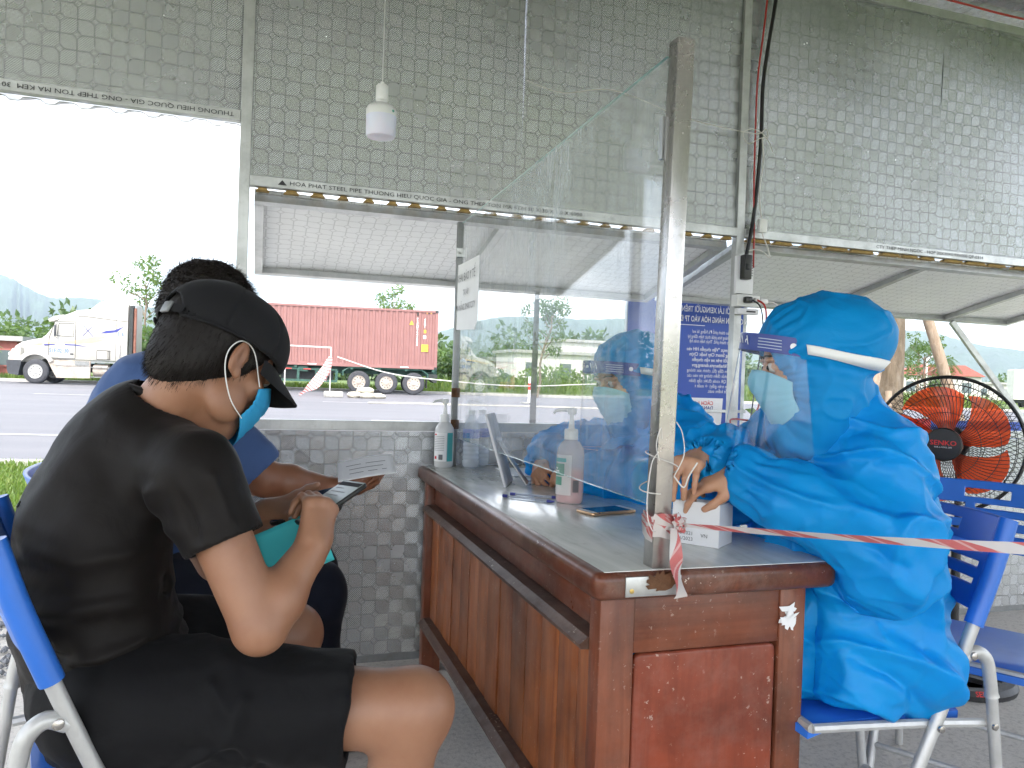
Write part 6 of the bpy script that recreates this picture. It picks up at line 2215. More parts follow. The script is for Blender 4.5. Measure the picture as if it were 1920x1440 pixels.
    V, Q = finish(F, 1, lambda V, N: 0.004 * crumple(V, 45, 5) + 0.002 * value_noise(V, 110, 8))
    hair = wlink('hair', np_mesh('hair', [(V, Q)]), 'hair', t)
    N = vnormals(V, Q)
    L = (V - H.c) @ H.R
    rg = np.random.default_rng(6)
    ok = np.argwhere((L[:, 2] > -0.03) & (((V - H.c) / 0.1 * N).sum(1) > 0.2)).ravel()
    pick = rg.choice(ok, 6500)
    dr = N[pick] * 0.55 + (H.R @ np.array([0.35, -0.25, -0.25])) + rg.normal(size=(len(pick), 3)) * 0.30
    dr /= np.linalg.norm(dr, axis=1, keepdims=True)
    hair_strands('strands', V[pick] - N[pick] * 0.004, dr, 0.026, hair, 5, 0.0008, 0.35)
    ear_loop_mask(H, t, 'mask_blue')
    return t
man_blue()
bent_sheet('paper_form', 'white folded paper held out by the man in the blue shirt', 'paper', (0.185, 1.905, 0.832), (0.325, 1.895, 0.856), (0.195, 2.04, 0.864), 0.004, 'paper', [(0.25, 0.2, 0.85, 0.02), (0.45, 0.2, 0.8, 0.02), (0.65, 0.15, 0.85, 0.02)])
held_phone('smartphone', 'dark smartphone in the left hand of the man in the black cap', (0.095, 1.545, 0.842), (0.80, -0.45, 0.25), (-0.45, -0.35, 0.80), lit=False)
# ------------------------------------------------------------------ women in blue protective gowns
def face_shield(H, parent, word='Shield', strap=None):
    """blue band, clear curved film and white strap, head-local"""
    sh_ = empty('face_shield', tuple(H.w(0.1, 0, 0.06)))
    sh_.parent = parent
    sh_.matrix_basis = parent.matrix_basis.inverted() @ Matrix.Translation(tuple(H.w(0.1, 0, 0.06)))
    def arc(a, z):
        fl = (0.075 - z) / 0.24
        rx, ry = 0.128 + 0.068 * fl, 0.096 + 0.008 * fl
        x = rx * math.cos(a)
        return H.w(0.010 + x, ry * math.sin(a), z + 0.30 * (x - rx) + 0.006)
    def strip(name, mat, z0, z1, a0, a1, off=0.0, n=30, m=10, par=sh_):
        vs, fs = [], []
        for i in range(n + 1):
            a = a0 + (a1 - a0) * i / n
            for j in range(m + 1):
                z = z0 + (z1 - z0) * j / m
                p = arc(a, z)
                o = H.R @ nrm((math.cos(a), math.sin(a), 0))
                vs.append(tuple(p + o * off))
        for i in range(n):
            for j in range(m):
                b = i * (m + 1) + j
                fs.append((b, b + m + 1, b + m + 2, b + 1))
        return wlink(name, MB().add(vs, fs).mesh(name, True, 180), mat, par)
    strip('film', 'visor_film', -0.165, 0.085, R(-82), R(82))
    edge = [Vector(arc(R(-82) + R(164) * i / 30, -0.165)) for i in range(31)]
    wlink('film_glint', MB().tube(edge, 0.0006, 5).mesh('film_glint', True, 60), 'print_white', sh_)  # white tube painting the bright reflection along the film's lower edge
    band = strip('band', 'shield_band', 0.050, 0.085, R(-84), R(84), 0.0012)
    for sg in (-1, 1):
        c = arc(sg * R(72), 0.068); o = H.R @ nrm((math.cos(R(72)), sg * math.sin(R(72)), 0))
        q = Vector(o).to_track_quat('Z', 'Y').to_matrix().to_4x4()
        wmb(MB().lathe([(0.0065, 0), (0.0065, 0.0012), (0, 0.0016)], 16, Matrix.Translation(Vector(c + o * 0.0018)) @ q), 'stud', 'print_white', band)
        # printed lines on the side of the band
        for k in range(4):
            strip('print', 'decal_pale', 0.057 + 0.006 * k, 0.0585 + 0.006 * k, sg * R(38), sg * R(62), 0.0018, 6, 1, band)
    # lettering wrapped letter by letter
    def letters(txt, a_mid, z, size, step):
        for i, ch in enumerate(txt):
            a = a_mid + (i - (len(txt) - 1) / 2) * step
            p = arc(a, z); o = H.R @ nrm((math.cos(a), math.sin(a), 0))
            u = H.R @ np.array([0, 0, 1.0]); r_ = np.cross(u, o)
            m = Matrix(np.array([r_, u, o]).T.tolist()).to_4x4(); m.translation = Vector(p + o * 0.0022)
            base = parent.matrix_basis @ sh_.matrix_basis @ band.matrix_basis
            text_mesh(ch, size, 'print_white', 'lettering', band, base.inverted() @ m, align='CENTER', bold=True)
    letters(word, 0.0, 0.068, 0.028, R(8.5))
    if strap is not None:
        dg = bpy.context.evaluated_depsgraph_get()
        from mathutils.bvhtree import BVHTree
        me = strap.data
        tree_ = BVHTree.FromPolygons([tuple(v.co) for v in me.vertices], [tuple(p.vertices) for p in me.polygons])
        vs_, fs_ = [], []
        for i in range(41):
            a = R(70) + (R(290) - R(70)) * i / 40
            for e in (-0.010, 0.010):
                zz = 0.046 + 0.30 * (0.135 * math.cos(a) - 0.135) + e + 0.018
                o_ = H.w(-0.012, 0, zz)
                d_ = nrm(H.R @ np.array([math.cos(a), math.sin(a), 0.0]))
                hit = tree_.ray_cast(Vector(o_ + d_ * 0.4), Vector(-d_))
                p = (np.array(hit[0]) + d_ * 0.0075) if hit[0] is not None else o_ + d_ * 0.12
                vs_.append(p)
        V = np.array(vs_).reshape(41, 2, 3)
        for _ in range(4):
            V[1:-1] = (V[:-2] + 2 * V[1:-1] + V[2:]) / 4 + 0.0002
        fs_ = [(2 * i, 2 * i + 2, 2 * i + 3, 2 * i + 1) for i in range(40)]
        so_ = wmb(MB().add([tuple(p) for p in V.reshape(-1, 3)], fs_), 'strap', 'white_elastic', sh_)
        so_.modifiers.new('thick', 'SOLIDIFY').thickness = 0.003
    return sh_
simple('shield_band', (0.012, 0.035, 0.24), 0.3)

def gown_person(label, base, H, sp, arms, legs, fw, seed, hood_extra, puffs, hem_z, folds, lo, hi, hands, skin='skin_c', sleeve=(0.092, 0.098, 0.082, 0.036), h=0.005, cutbox=None):
    t = empty('person', base, 0, label, 'person')
    # skin: head, hands
    parts = []
    G = Sdf(H.c - 0.17, H.c + 0.17, 0.0036)
    H.shape(G, False)
    G.cone(sp[-1] - V3(0, 0, .04), H.w(-0.03, 0, -0.055), 0.055, 0.050, 0.02)
    parts.append(finish(G, 1))
    for (sh, el, wr), hd in zip(arms, hands):
        K = Sdf(wr - 0.15, wr + 0.15, 0.0023)
        K.cone(el + (wr - el) * 0.5, wr, 0.033, 0.0235, 0.012)
        hand_shape(K, wr, hd['d'], hd['n'], hd['side'], hd['curls'], hd.get('thumb', (0.6, 0.6, -0.4)), hd.get('tcurl', 0.35), 0.90, hd.get('spread', 0.3), pre=0.02, rw=0.024)
        parts.append(finish(K, 1))
    # simple trunk, arms and legs inside the gown so the body is whole
    F = Sdf(lo, hi, 0.009)
    for i in range(len(sp) - 1):
        F.cone(sp[i], sp[i + 1], .11, .10 if i < len(sp) - 2 else .05, 0.03, flat=(fw, 0.62))
    for sh, el, wr in arms:
        F.chain([sh, el, el + (wr - el) * .9], [0.04, 0.036, 0.026], 0.015)
    for hp, kn, an in legs:
        F.chain([hp, kn, an], [0.058, 0.050, 0.032], 0.02)
    parts.append(finish(F, 1))
    wlink('body', np_mesh('body', parts), skin, t)
    # gown
    F = Sdf(lo, hi, h)
    F.cone(sp[0], sp[1], .200, .190, 0.05, flat=(fw, 0.88))
    F.cone(sp[1], sp[2], .190, .172, 0.05, flat=(fw, 0.84))
    F.cone(sp[2], sp[3], .168, .115, 0.05, flat=(fw, 0.80))
    for c, r, k in puffs:
        F.ell(c, r, None, k)
    for (sh, el, wr) in arms:
        F.cone(sp[3], sh, 0.115, sleeve[0], 0.05)
        F.cone(sh, el, sleeve[0], sleeve[1], 0.035)
        m = el + (wr - el) * 0.62
        F.cone(el, m, sleeve[1], sleeve[2], 0.03)
        c = wr - nrm(wr - el) * 0.030
        F.cone(m, c, sleeve[2], sleeve[3] * 1.35, 0.02)
        F.cone(c, wr - nrm(wr - el) * 0.004, sleeve[3] * 1.1, sleeve[3], 0.012)
    for hp, kn, an in legs:
        F.cone(hp, kn, 0.130, 0.105, 0.06)
        F.cone(kn, an + V3(0, 0, 0.05), 0.100, 0.082, 0.04)
    for sh, el, wr in arms:
        F.cone(wr - nrm(wr - el) * 0.022, wr + nrm(wr - el) * 0.004, sleeve[3] * 0.78, sleeve[3] * 0.80, 0.003, 'sub')
    if cutbox is not None:
        F.cut(cutbox[0], V3(-1, 0, 0), 0.006, cutbox[1], cutbox[2])
        F.cut(V3(0, 0, 0.462), V3(0, 0, -1), 0.012, V3(1.075, 0.9, -0.1), V3(2, 2, 0.60))
    # chest/neck
    F.cone(sp[3], sp[4], .125, .082, 0.05)
    def dsp(V, N):
        a = crumple(V * np.array([1, 1, .75]), 5.2, seed)
        D1 = V @ np.array([[1, .2, .35], [0, 1, .1], [-.3, 0, 1.0]])
        b = pinch(D1 * np.array([1.5, 1.5, .45]), 6.0, seed + 3, 3.0)
        b2 = pinch(D1 * np.array([.6, .9, 1.5]), 6.5, seed + 4, 3.0) - 0.2
        b3 = pinch(V, 20.0, seed + 6, 2.0)
        # gathered cuffs
        g = np.zeros(len(V))
        for sh, el, wr in arms:
            u = nrm(wr - el)
            dist = np.abs((V - (wr - u * 0.045)) @ u)
            near = np.linalg.norm(V - wr, axis=1)
            m = np.exp(-(dist / 0.035) ** 2) * (near < 0.14)
            w_ = nrm(np.cross(u, [0, 0, 1.0])); z_ = np.cross(u, w_)
            ang = np.arctan2((V - wr) @ w_, (V - wr) @ z_)
            g += m * 0.004 * np.sin(ang * 13)
        return 0.006 * a + 0.024 * b + 0.015 * b2 + 0.004 * b3 + g + ridge_xz(V, folds, 0.6) + 0.0008 * value_noise(V, 60, 3)
    gown = wlink('gown', np_mesh('gown', [finish(F, 2, dsp)]), 'ppe', t)
    # hood
    F = Sdf(H.c - 0.26, H.c + 0.26, 0.0042)
    F.ell(H.w(-0.020, 0, 0.045), (0.126, 0.104, 0.108), H.R, 0.01)
    for c, r, k in hood_extra:
        F.ell(H.w(*c), r, H.R, k)
    F.cone(H.w(-0.022, 0, -0.03), sp[4] + (sp[3] - sp[4]) * 0.3, 0.090, 0.112, 0.03)
    F.cone(H.w(0.005, 0, -0.10), sp[4] + fw * 0.045 - V3(0, 0, .03), 0.072, 0.085, 0.04)
    F.ell(H.w(0.115, 0, -0.020), (0.085, 0.070, 0.098), H.R, 0.008, 'sub')
    F.ell(H.w(-0.008, 0, 0.030), (0.100, 0.083, 0.094), H.R, 0.004, 'sub')
    def dh(V, N):
        L = (V - H.c) @ H.R
        a = np.arctan2(L[:, 1], L[:, 2] + 0.02)
        # gathers radiating from the elastic at the face edge
        edge = np.exp(-((L[:, 0] - 0.055) / 0.030) ** 2)
        bandz = np.exp(-((L[:, 2] - L[:, 0] * .30 - 0.000) / 0.016) ** 2) * (L[:, 0] < 0.05)
        nk = np.clip((-0.02 - L[:, 2]) / 0.08, 0, 1)
        return 0.0022 * edge * np.sin(a * 34) + 0.012 * pinch(V * np.array([1.2, 1.2, .7]), 9, seed + 7) * (0.5 + 0.7 * nk) + 0.005 * pinch(V, 18, seed + 9) - 0.009 * bandz
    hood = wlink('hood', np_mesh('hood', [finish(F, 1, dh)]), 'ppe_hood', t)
    ear_loop_mask(H, t, 'mask_pale', loops=False)
    H.eyes(t, (0, -0.12))
    H.brows(t)
    face_shield(H, t, strap=hood)
    for hp, kn, an in legs:
        wmb(MB().box(tuple(an + V3(-0.19, -0.045, -0.089)), tuple(an + V3(0.06, 0.045, -0.030)), 0.02), 'shoe', 'plastic_white', t)
    return t

# near woman
H1 = Head((1.122, 1.372, 1.145), R(153), R(8), 0, 1.0)
gown_person('seated woman in bright blue gown and face shield at the near end of the desk', (1.25, 1.41, 0), H1,
    [V3(1.240, 1.415, 0.56), V3(1.255, 1.415, 0.70), V3(1.240, 1.405, 0.85), V3(1.210, 1.398, 0.965), V3(1.175, 1.390, 1.045)],
    [(V3(1.200, 1.260, 0.945), V3(1.160, 1.190, 0.805), V3(0.962, 1.378, 0.918)),
     (V3(1.190, 1.545, 0.950), V3(1.090, 1.610, 0.880), V3(0.925, 1.466, 0.945))],
    [(V3(1.26, 1.39, 0.54), V3(0.885, 1.42, 0.52), V3(0.90, 1.42, 0.09)), (V3(1.26, 1.53, 0.54), V3(0.885, 1.58, 0.52), V3(0.90, 1.58, 0.09))],
    np.array([-1.0, 0, 0]), 51,
    [((-0.080, 0, 0.053), (0.090, 0.102, 0.082), 0.02)],
    [(V3(1.265, 1.40, 0.76), (0.130, 0.18, 0.17), 0.06), (V3(1.272, 1.41, 0.62), (0.150, 0.19, 0.19), 0.06), (V3(1.17, 1.20, 0.78), (0.090, 0.07, 0.085), 0.05), (V3(1.22, 1.36, 0.53), (0.20, 0.18, 0.10), 0.06)],
    0.4,
    [([(1.14, 1.20, 1.00), (1.20, 1.18, 0.92), (1.24, 1.16, 0.84)], 0.022, 0.022), ([(1.02, 1.2, 0.93), (1.10, 1.15, 0.84), (1.16, 1.12, 0.73)], 0.018, 0.020),
     ([(1.22, 1.2, 1.0), (1.31, 1.2, 0.88), (1.36, 1.2, 0.74)], 0.024, 0.022), ([(1.05, 1.2, 0.70), (1.20, 1.18, 0.60), (1.38, 1.2, 0.47)], 0.020, 0.022),
     ([(1.05, 1.2, 0.61), (1.18, 1.18, 0.55), (1.30, 1.2, 0.46)], 0.014, -0.018), ([(1.04, 1.2, 0.55), (1.18, 1.18, 0.48), (1.28, 1.2, 0.42)], 0.016, 0.014),
     ([(1.28, 1.2, 0.72), (1.30, 1.18, 0.62), (1.35, 1.2, 0.52)], 0.016, 0.016), ([(0.95, 1.2, 0.93), (1.03, 1.15, 0.90), (1.10, 1.12, 0.86)], 0.014, 0.012),
     ([(0.98, 1.2, 0.86), (1.06, 1.14, 0.82), (1.12, 1.10, 0.78)], 0.012, -0.012)],
    (0.78, 0.98, -0.02), (1.62, 1.78, 1.13),
    [dict(d=V3(-0.62, 0.50, -0.22), n=V3(-0.20, -0.35, 0.90), side=-1, curls=[(0.35, 0.45, 0.25), (0.45, 0.5, 0.3), (0.55, 0.55, 0.3), (0.6, 0.6, 0.3)], thumb=(0.7, 0.5, -0.5)),
     dict(d=V3(-0.80, -0.45, -0.10), n=V3(-0.30, -0.25, 0.90), side=1, curls=[(0.85, 0.45, 0.2), (0.95, 0.40, 0.2), (0.95, 0.40, 0.2), (0.85, 0.40, 0.2)], thumb=(0.6, 0.5, -0.7), spread=0.6)],
    sleeve=(0.080, 0.092, 0.076, 0.036), cutbox=(V3(1.105, 0, 0), V3(0.7, 0.9, -0.1), V3(1.4, 1.30, 0.712)))
# far woman, behind the glass
H2 = Head((1.115, 2.215, 1.105), R(188), R(14), 0, 1.05)
gown_person('woman in blue gown, mask and face shield seated behind the glass screen', (1.28, 2.24, 0), H2,
    [V3(1.290, 2.225, 0.54), V3(1.295, 2.225, 0.68), V3(1.275, 2.225, 0.81), V3(1.235, 2.222, 0.92), V3(1.185, 2.220, 1.00)],
    [(V3(1.225, 2.045, 0.905), V3(1.090, 1.985, 0.815), V3(0.930, 2.200, 0.805)),
     (V3(1.225, 2.400, 0.905), V3(1.045, 2.545, 0.845), V3(0.895, 2.400, 0.815))],
    [(V3(1.25, 2.14, 0.54), V3(0.905, 2.16, 0.52), V3(0.92, 2.16, 0.09)), (V3(1.25, 2.31, 0.54), V3(0.905, 2.33, 0.52), V3(0.92, 2.33, 0.09))],
    np.array([-1.0, 0, 0]), 71,
    [((-0.050, 0, 0.045), (0.085, 0.092, 0.080), 0.03)],
    [(V3(1.17, 2.20, 0.84), (0.12, 0.16, 0.12), 0.06)],
    0.4,
    [([(1.02, 2.1, 0.92), (1.10, 2.12, 0.86), (1.16, 2.1, 0.80)], 0.02, 0.018), ([(1.10, 2.22, 0.98), (1.08, 2.2, 0.88), (1.09, 2.18, 0.80)], 0.012, 0.014)],
    (0.78, 1.80, -0.02), (1.62, 2.70, 1.10),
    [dict(d=V3(-0.45, 0.75, -0.05), n=V3(-0.55, -0.25, 0.55), side=-1, curls=[(0.9, 0.9, 0.4)] * 4, thumb=(0.6, 0.5, -0.3)),
     dict(d=V3(-0.40, -0.80, -0.12), n=V3(-0.60, 0.10, 0.60), side=1, curls=[(0.8, 1.0, 0.5)] * 4, thumb=(0.6, 0.5, -0.3))],
    sleeve=(0.085, 0.082, 0.070, 0.036), h=0.006)
# ================================================================== OUTSIDE THINGS
# ------------------------------------------------------------------ tractor unit, trailer, container
simple('plastic_dark2', (0.045, 0.05, 0.06), 0.55, 0, 0.3)
simple('rust_pipe', (0.30, 0.13, 0.09), 0.7, 0.1, 0.3)
simple('decal_blue2', (0.06, 0.16, 0.42), 0.5)
simple('cab_glass_dark', (0.10, 0.13, 0.14), 0.05, 0, 0.1)
TR = Matrix.Translation((-10.9, 39.8, 0.10)) @ Matrix.Rotation(-0.13, 4, 'Z')
def wheel(parent, x, y, r=0.53, w=0.30, name='wheel', steel=True, sgn=-1):
    """wheel with its outer face towards y*sgn"""
    m = Matrix.Translation((x, y, r)) @ Matrix.Rotation(math.pi / 2, 4, 'X')
    wh = MB().lathe([(r * .60, -w / 2), (r * .82, -w / 2), (r * .95, -w * .42), (r, -w * .30), (r, w * .30), (r * .95, w * .42), (r * .82, w / 2), (r * .60, w / 2), (r * .58, 0)], 32, m).build(name, 'rubber_grey', parent, True)
    s0 = w / 2
    MB().lathe([(r * .60, s0 - 0.02), (r * .57, s0 + 0.005), (r * .52, s0 - 0.03), (r * .30, s0 - 0.09), (r * .28, s0 - 0.03), (r * .20, s0 + 0.0), (0, s0 + 0.01)], 28, m).build('rim', 'chrome_grey' if steel else 'truck_skirt', wh, True)
    for k in range(10):
        a = 2 * math.pi * k / 10
        MB().lathe([(0.028, s0 - 0.04), (0.026, s0 - 0.012), (0, s0 - 0.008)], 8, m @ Matrix.Translation((r * .40 * math.cos(a), r * .40 * math.sin(a), 0))).build('rim_hole', 'rubber', wh, True)
    return wh
tr = empty('truck_tractor', (0, 0, 0), 0, 'white long-nose truck tractor with gold and blue stripes parked across the road', 'truck')
tr.matrix_basis = TR @ Matrix.Diagonal((1, 1, 1.05, 1))
def loft_body(sections, name, mat, parent, smooth=True, angle=35):
    """sections: list of (x, [(y,z)...]) same count, joined along x"""
    vs, fs = [], []
    n = len(sections[0][1])
    for x, ring in sections:
        vs += [(x, y, z) for (y, z) in ring]
    for i in range(len(sections) - 1):
        for j in range(n):
            j2 = (j + 1) % n
            fs.append((i * n + j, i * n + j2, (i + 1) * n + j2, (i + 1) * n + j))
    fs.append(tuple(range(n))[::-1]); fs.append(tuple((len(sections) - 1) * n + j for j in range(n)))
    return MB().add(vs, fs).build(name, mat, parent, smooth, angle=angle)
def rring(y0, y1, z0, z1, r=0.12, rt=0.2):
    """rounded section ring (bottom square-ish, top rounded)"""
    pts = [(y0 + .03, z0), (y1 - .03, z0), (y1, z0 + .05)]
    for k in range(6):
        a = k / 5 * math.pi / 2
        pts.append((y1 - rt + rt * math.cos(a), z1 - rt + rt * math.sin(a)))
    for k in range(6):
        a = math.pi / 2 + k / 5 * math.pi / 2
        pts.append((y0 + rt + rt * math.cos(a), z1 - rt + rt * math.sin(a)))
    pts.append((y0, z0 + .05))
    return pts
CY0, CY1 = 0.10, 2.40
# hood
hood = loft_body([(0.10, rring(0.55, 1.95, 0.95, 1.25, rt=.12)), (0.16, rring(0.42, 2.08, 0.9, 1.62, rt=.2)), (0.42, rring(0.40, 2.10, 0.9, 1.80, rt=.24)), (0.9, rring(0.34, 2.16, 0.95, 1.92, rt=.26)), (1.42, rring(0.26, 2.24, 1.05, 2.02, rt=.28))], 'hood', 'truck_white', tr)
# fender (arched over the front wheel, flared)
def arch(x0, r0, r1, y0, y1, zc, a0, a1, name, mat, n=18):
    vs, fs = [], []
    for i in range(n + 1):
        a = a0 + (a1 - a0) * i / n
        for (r, y) in ((r0, y0), (r1, y0), (r1 * 0.97, y1), (r0, y1)):
            vs.append((x0 - r * math.cos(a), y, zc + r * math.sin(a)))
    for i in range(n):
        for j in range(4):
            j2 = (j + 1) % 4
            fs.append((i * 4 + j, i * 4 + j2, i * 4 + 4 + j2, i * 4 + 4 + j))
    fs += [(0, 1, 2, 3), (n * 4 + 3, n * 4 + 2, n * 4 + 1, n * 4)]
    return MB().add(vs, fs).build(name, mat, tr, True)
for (ya, yb) in ((0.04, 0.62), (2.46, 1.88)):
    arch(1.18, 0.66, 0.84, ya, yb, 0.60, R(8), R(150), 'fender', 'truck_white')
    o = MB().prism([(0.06, 1.0), (0.10, 1.30), (0.22, 1.48), (0.55, 1.55), (0.55, 1.0)], ya + (0.02 if ya < 1 else -0.02), yb).build('fender_nose', 'truck_white', tr)
    MB().sphere((0.14, ya + (0.06 if ya < 1 else -0.06), 1.24), (0.10, 0.08, 0.09), 12, 8).build('headlight', 'card_white', tr, True)
bump = MB().prism([(0.0, 0.98), (0.62, 1.0), (0.56, 0.70), (0.50, 0.34), (0.10, 0.40), (0.03, 0.55)], 0.02, 2.48)
bump.build('bumper', 'plastic_dark2', tr)
# cab
cab = loft_body([(1.42, rring(0.16, 2.34, 1.08, 2.05, rt=.10)), (1.55, rring(0.12, 2.38, 1.08, 2.12, rt=.10)), (2.00, rring(0.12, 2.38, 1.08, 2.78, rt=.16)), (2.25, rring(0.11, 2.39, 1.08, 3.02, rt=.26)), (2.75, rring(0.10, 2.40, 1.08, 3.25, rt=.34)), (3.25, rring(0.10, 2.40, 1.08, 3.32, rt=.34))], 'cab', 'truck_white', tr)
sl = loft_body([(3.252, rring(0.10, 2.40, 1.08, 3.28, rt=.30)), (3.40, rring(0.10, 2.40, 1.08, 3.42, rt=.42)), (3.70, rring(0.10, 2.40, 1.08, 3.68, rt=.48)), (4.15, rring(0.09, 2.41, 1.08, 3.86, rt=.45)), (4.72, rring(0.09, 2.41, 1.08, 3.96, rt=.38)), (4.82, rring(0.09, 2.41, 1.08, 3.76, rt=.30)), (5.0, rring(0.09, 2.41, 1.08, 3.66, rt=.2))], 'sleeper', 'truck_white', tr)
MB().prism([(1.66, 2.70), (1.62, 2.80), (1.85, 2.95), (2.25, 3.03), (2.28, 2.95), (1.98, 2.78)], 0.16, 2.34).build('sun_visor', 'truck_white', tr)
# glass
MB().prism([(2.02, 2.10), (2.10, 2.64), (2.72, 2.66), (2.72, 2.08)], CY0 + 0.006, CY0 + 0.02).build('side_window', 'cab_glass_dark', tr)
MB().add([(1.535, 0.30, 2.10), (1.535, 2.20, 2.10), (1.985, 2.16, 2.74), (1.985, 0.34, 2.74)], [(0, 1, 2, 3)]).build('windshield', 'cab_glass_dark', tr)
door = MB().prism([(1.70, 1.14), (1.70, 1.98), (1.93, 2.72), (2.80, 2.74), (2.80, 1.14)], CY0 - 0.004, CY0 + 0.002).build('door', 'truck_white', tr)
for pts in ([(1.70, 1.14), (1.70, 1.98), (1.93, 2.72), (2.80, 2.74), (2.80, 1.14), (1.70, 1.14)], [(2.02, 2.10), (2.10, 2.64), (2.72, 2.66), (2.72, 2.08), (2.02, 2.10)]):
    MB().tube([(x, CY0 - 0.006, z) for x, z in pts], 0.014, 5).build('door_seal', 'rubber', door)
MB().box((2.60, CY0 - 0.03, 1.30), (2.74, CY0 - 0.004, 1.36)).build('handle', 'plastic_dark2', door)
MB().prism([(3.72, 1.14), (3.72, 1.52), (4.28, 1.52), (4.28, 1.14)], CY0 - 0.010, CY0 - 0.002).build('locker_door', 'truck_white', sl)
MB().tube([(3.72, CY0 - .012, 1.14), (3.72, CY0 - .012, 1.52), (4.28, CY0 - .012, 1.52), (4.28, CY0 - .012, 1.14)], 0.014, 5, closed=True).build('locker_seal', 'rubber', sl)
MB().tube([(4.52, CY0 - .012, 1.1), (4.52, CY0 - .012, 3.6)], 0.006, 4).build('seam', 'rubber', sl)
MB().tube([(2.86, CY0 - .006, 2.98), (3.25, CY0 - .008, 2.98), (4.52, CY0 - .012, 2.86), (5.0, CY0 - .012, 2.84)], 0.010, 4).build('seam', 'rubber', sl)
# mirrors
MB().box((1.98, -0.16, 2.08), (2.06, -0.06, 2.55), 0.02).build('mirror', 'plastic_dark2', tr, True)
MB().tube([(2.0, 0.1, 2.6), (2.0, -0.10, 2.56), (2.0, -0.10, 2.06), (2.0, 0.1, 2.02)], 0.014, 5).build('mirror_arm', 'plastic_dark2', tr)
# stripes and decals: thin raised shapes on the side
def decal(poly, mat, par, y=CY0 - 0.010, nm='decal'):
    n = len(poly)
    MB().add([(x, y, z) for x, z in poly], [tuple(range(n))]).build(nm, mat, par)
decal([(1.46, 1.78), (2.80, 1.93), (3.55, 2.10), (4.15, 2.15), (3.75, 1.98), (4.05, 1.98), (3.50, 1.86), (2.70, 1.78), (1.46, 1.72)], 'decal_gold', tr)
decal([(1.50, 1.66), (1.95, 1.70), (1.95, 1.75), (1.50, 1.72)], 'decal_blue', tr, CY0 - 0.012)
decal([(2.36, 1.70), (2.78, 1.70), (3.35, 1.66), (2.78, 1.75), (2.36, 1.75)], 'decal_blue', tr, CY0 - 0.012)
decal([(3.85, 2.28), (4.10, 2.40), (4.45, 2.44), (4.85, 2.62), (4.55, 2.36), (4.20, 2.30)], 'decal_blue', tr, CY0 - 0.016)
decal([(4.10, 2.58), (4.40, 2.66), (4.70, 2.70), (4.45, 2.60)], 'decal_gold', tr, CY0 - 0.016)
decal([(0.45, 1.62), (1.40, 1.80), (1.40, 1.72), (0.95, 1.66)], 'decal_gold', hood, 0.25)
decal([(2.02, 1.68)] + [(2.18 + .17 * math.cos(a), 1.70 + .17 * math.sin(a)) for a in [k * math.pi / 10 for k in range(11)]], 'decal_pale', tr, CY0 - 0.014)
for sg in (-1, 1):
    decal([(3.30 + .22 * sg * -1, 2.62), (3.33 + .22 * sg * -1, 2.62), (3.33 + .22 * sg, 2.12), (3.30 + .22 * sg, 2.12)], 'decal_blue', tr, CY0 - 0.014)
decal([(3.0, 2.35), (3.0, 2.55), (3.14, 2.62), (3.24, 2.45), (3.14, 2.33)], 'decal_pale', tr, CY0 - 0.012)
decal([(3.45, 2.40), (3.52, 2.60), (3.70, 2.52), (3.66, 2.35), (3.50, 2.33)], 'decal_pale', tr, CY0 - 0.012)
def side_letters(txt, x, z, size, mat, par, y=CY0 - 0.016, align='CENTER', xs=1.0, bold=True):
    text_mesh(txt, size, mat, 'lettering', par, Matrix.Translation((x, y, z)) @ Matrix.Rotation(math.pi / 2, 4, 'X'), align=align, bold=bold, xscale=xs)
side_letters('51E-02130', 2.13, 1.45, 0.24, 'decal_blue2', tr, xs=0.78)
for i, ch in enumerate('5 E'):
    side_letters(ch, 4.62 + 0.09 * i, 2.27, 0.20, 'decal_blue2', tr)
for i, ch in enumerate('1130'):
    side_letters(ch, 4.72, 1.72 - i * 0.145, 0.19, 'ink_grey', tr)
# skirts, tank, steps, chassis, exhaust
MB().prism([(1.62, 1.06), (3.45, 1.06), (3.45, 0.30), (2.05, 0.28), (1.92, 0.50)], 0.12, 0.20).build('side_skirt', 'truck_skirt', tr)
MB().box((2.0, 0.105, 0.80), (3.42, 0.125, 0.83)).box((2.8, 0.105, 0.85), (3.4, 0.125, 1.04)).build('skirt_step', 'galv_dark', tr)
MB().lathe([(0, 0), (0.28, 0), (0.30, 0.02), (0.30, 0.62), (0.28, 0.64), (0, 0.64)], 24, Matrix.Translation((3.52, 0.48, 0.66)) @ Matrix.Rotation(math.pi / 2, 4, 'Y')).build('fuel_tank', 'truck_skirt', tr, True)
MB().box((3.46, 0.15, 0.98), (5.1, 0.4, 1.06)).box((3.46, 0.12, 0.76), (5.2, 0.16, 0.80)).box((3.46, 0.12, 0.34), (5.0, 0.16, 0.38)).box((4.2, 0.13, 0.38), (4.25, 0.17, 0.78)).box((4.9, 0.13, 0.3), (4.95, 0.17, 0.8)).build('side_frame', 'galv_dark', tr)
MB().box((0.6, 0.75, 0.55), (7.7, 0.95, 0.95)).box((0.6, 1.55, 0.55), (7.7, 1.75, 0.95)).box((4.2, 0.5, 0.45), (4.9, 2.0, 0.9)).build('chassis', 'frame_dark', tr)
MB().tube([(5.25, 0.32, 1.1), (5.25, 0.32, 3.45)], 0.075, 12).build('exhaust_stack', 'rust_pipe', tr, True)
MB().box((5.05, 0.15, 1.1), (5.2, 0.45, 3.55)).box((5.10, 0.12, 0.7), (5.45, 0.5, 1.2)).build('stack_shield', 'frame_dark', tr)
MB().box((5.01, 0.20, 2.4), (5.16, 0.95, 3.62), 0.03).build('side_extender', 'truck_white', tr, True)
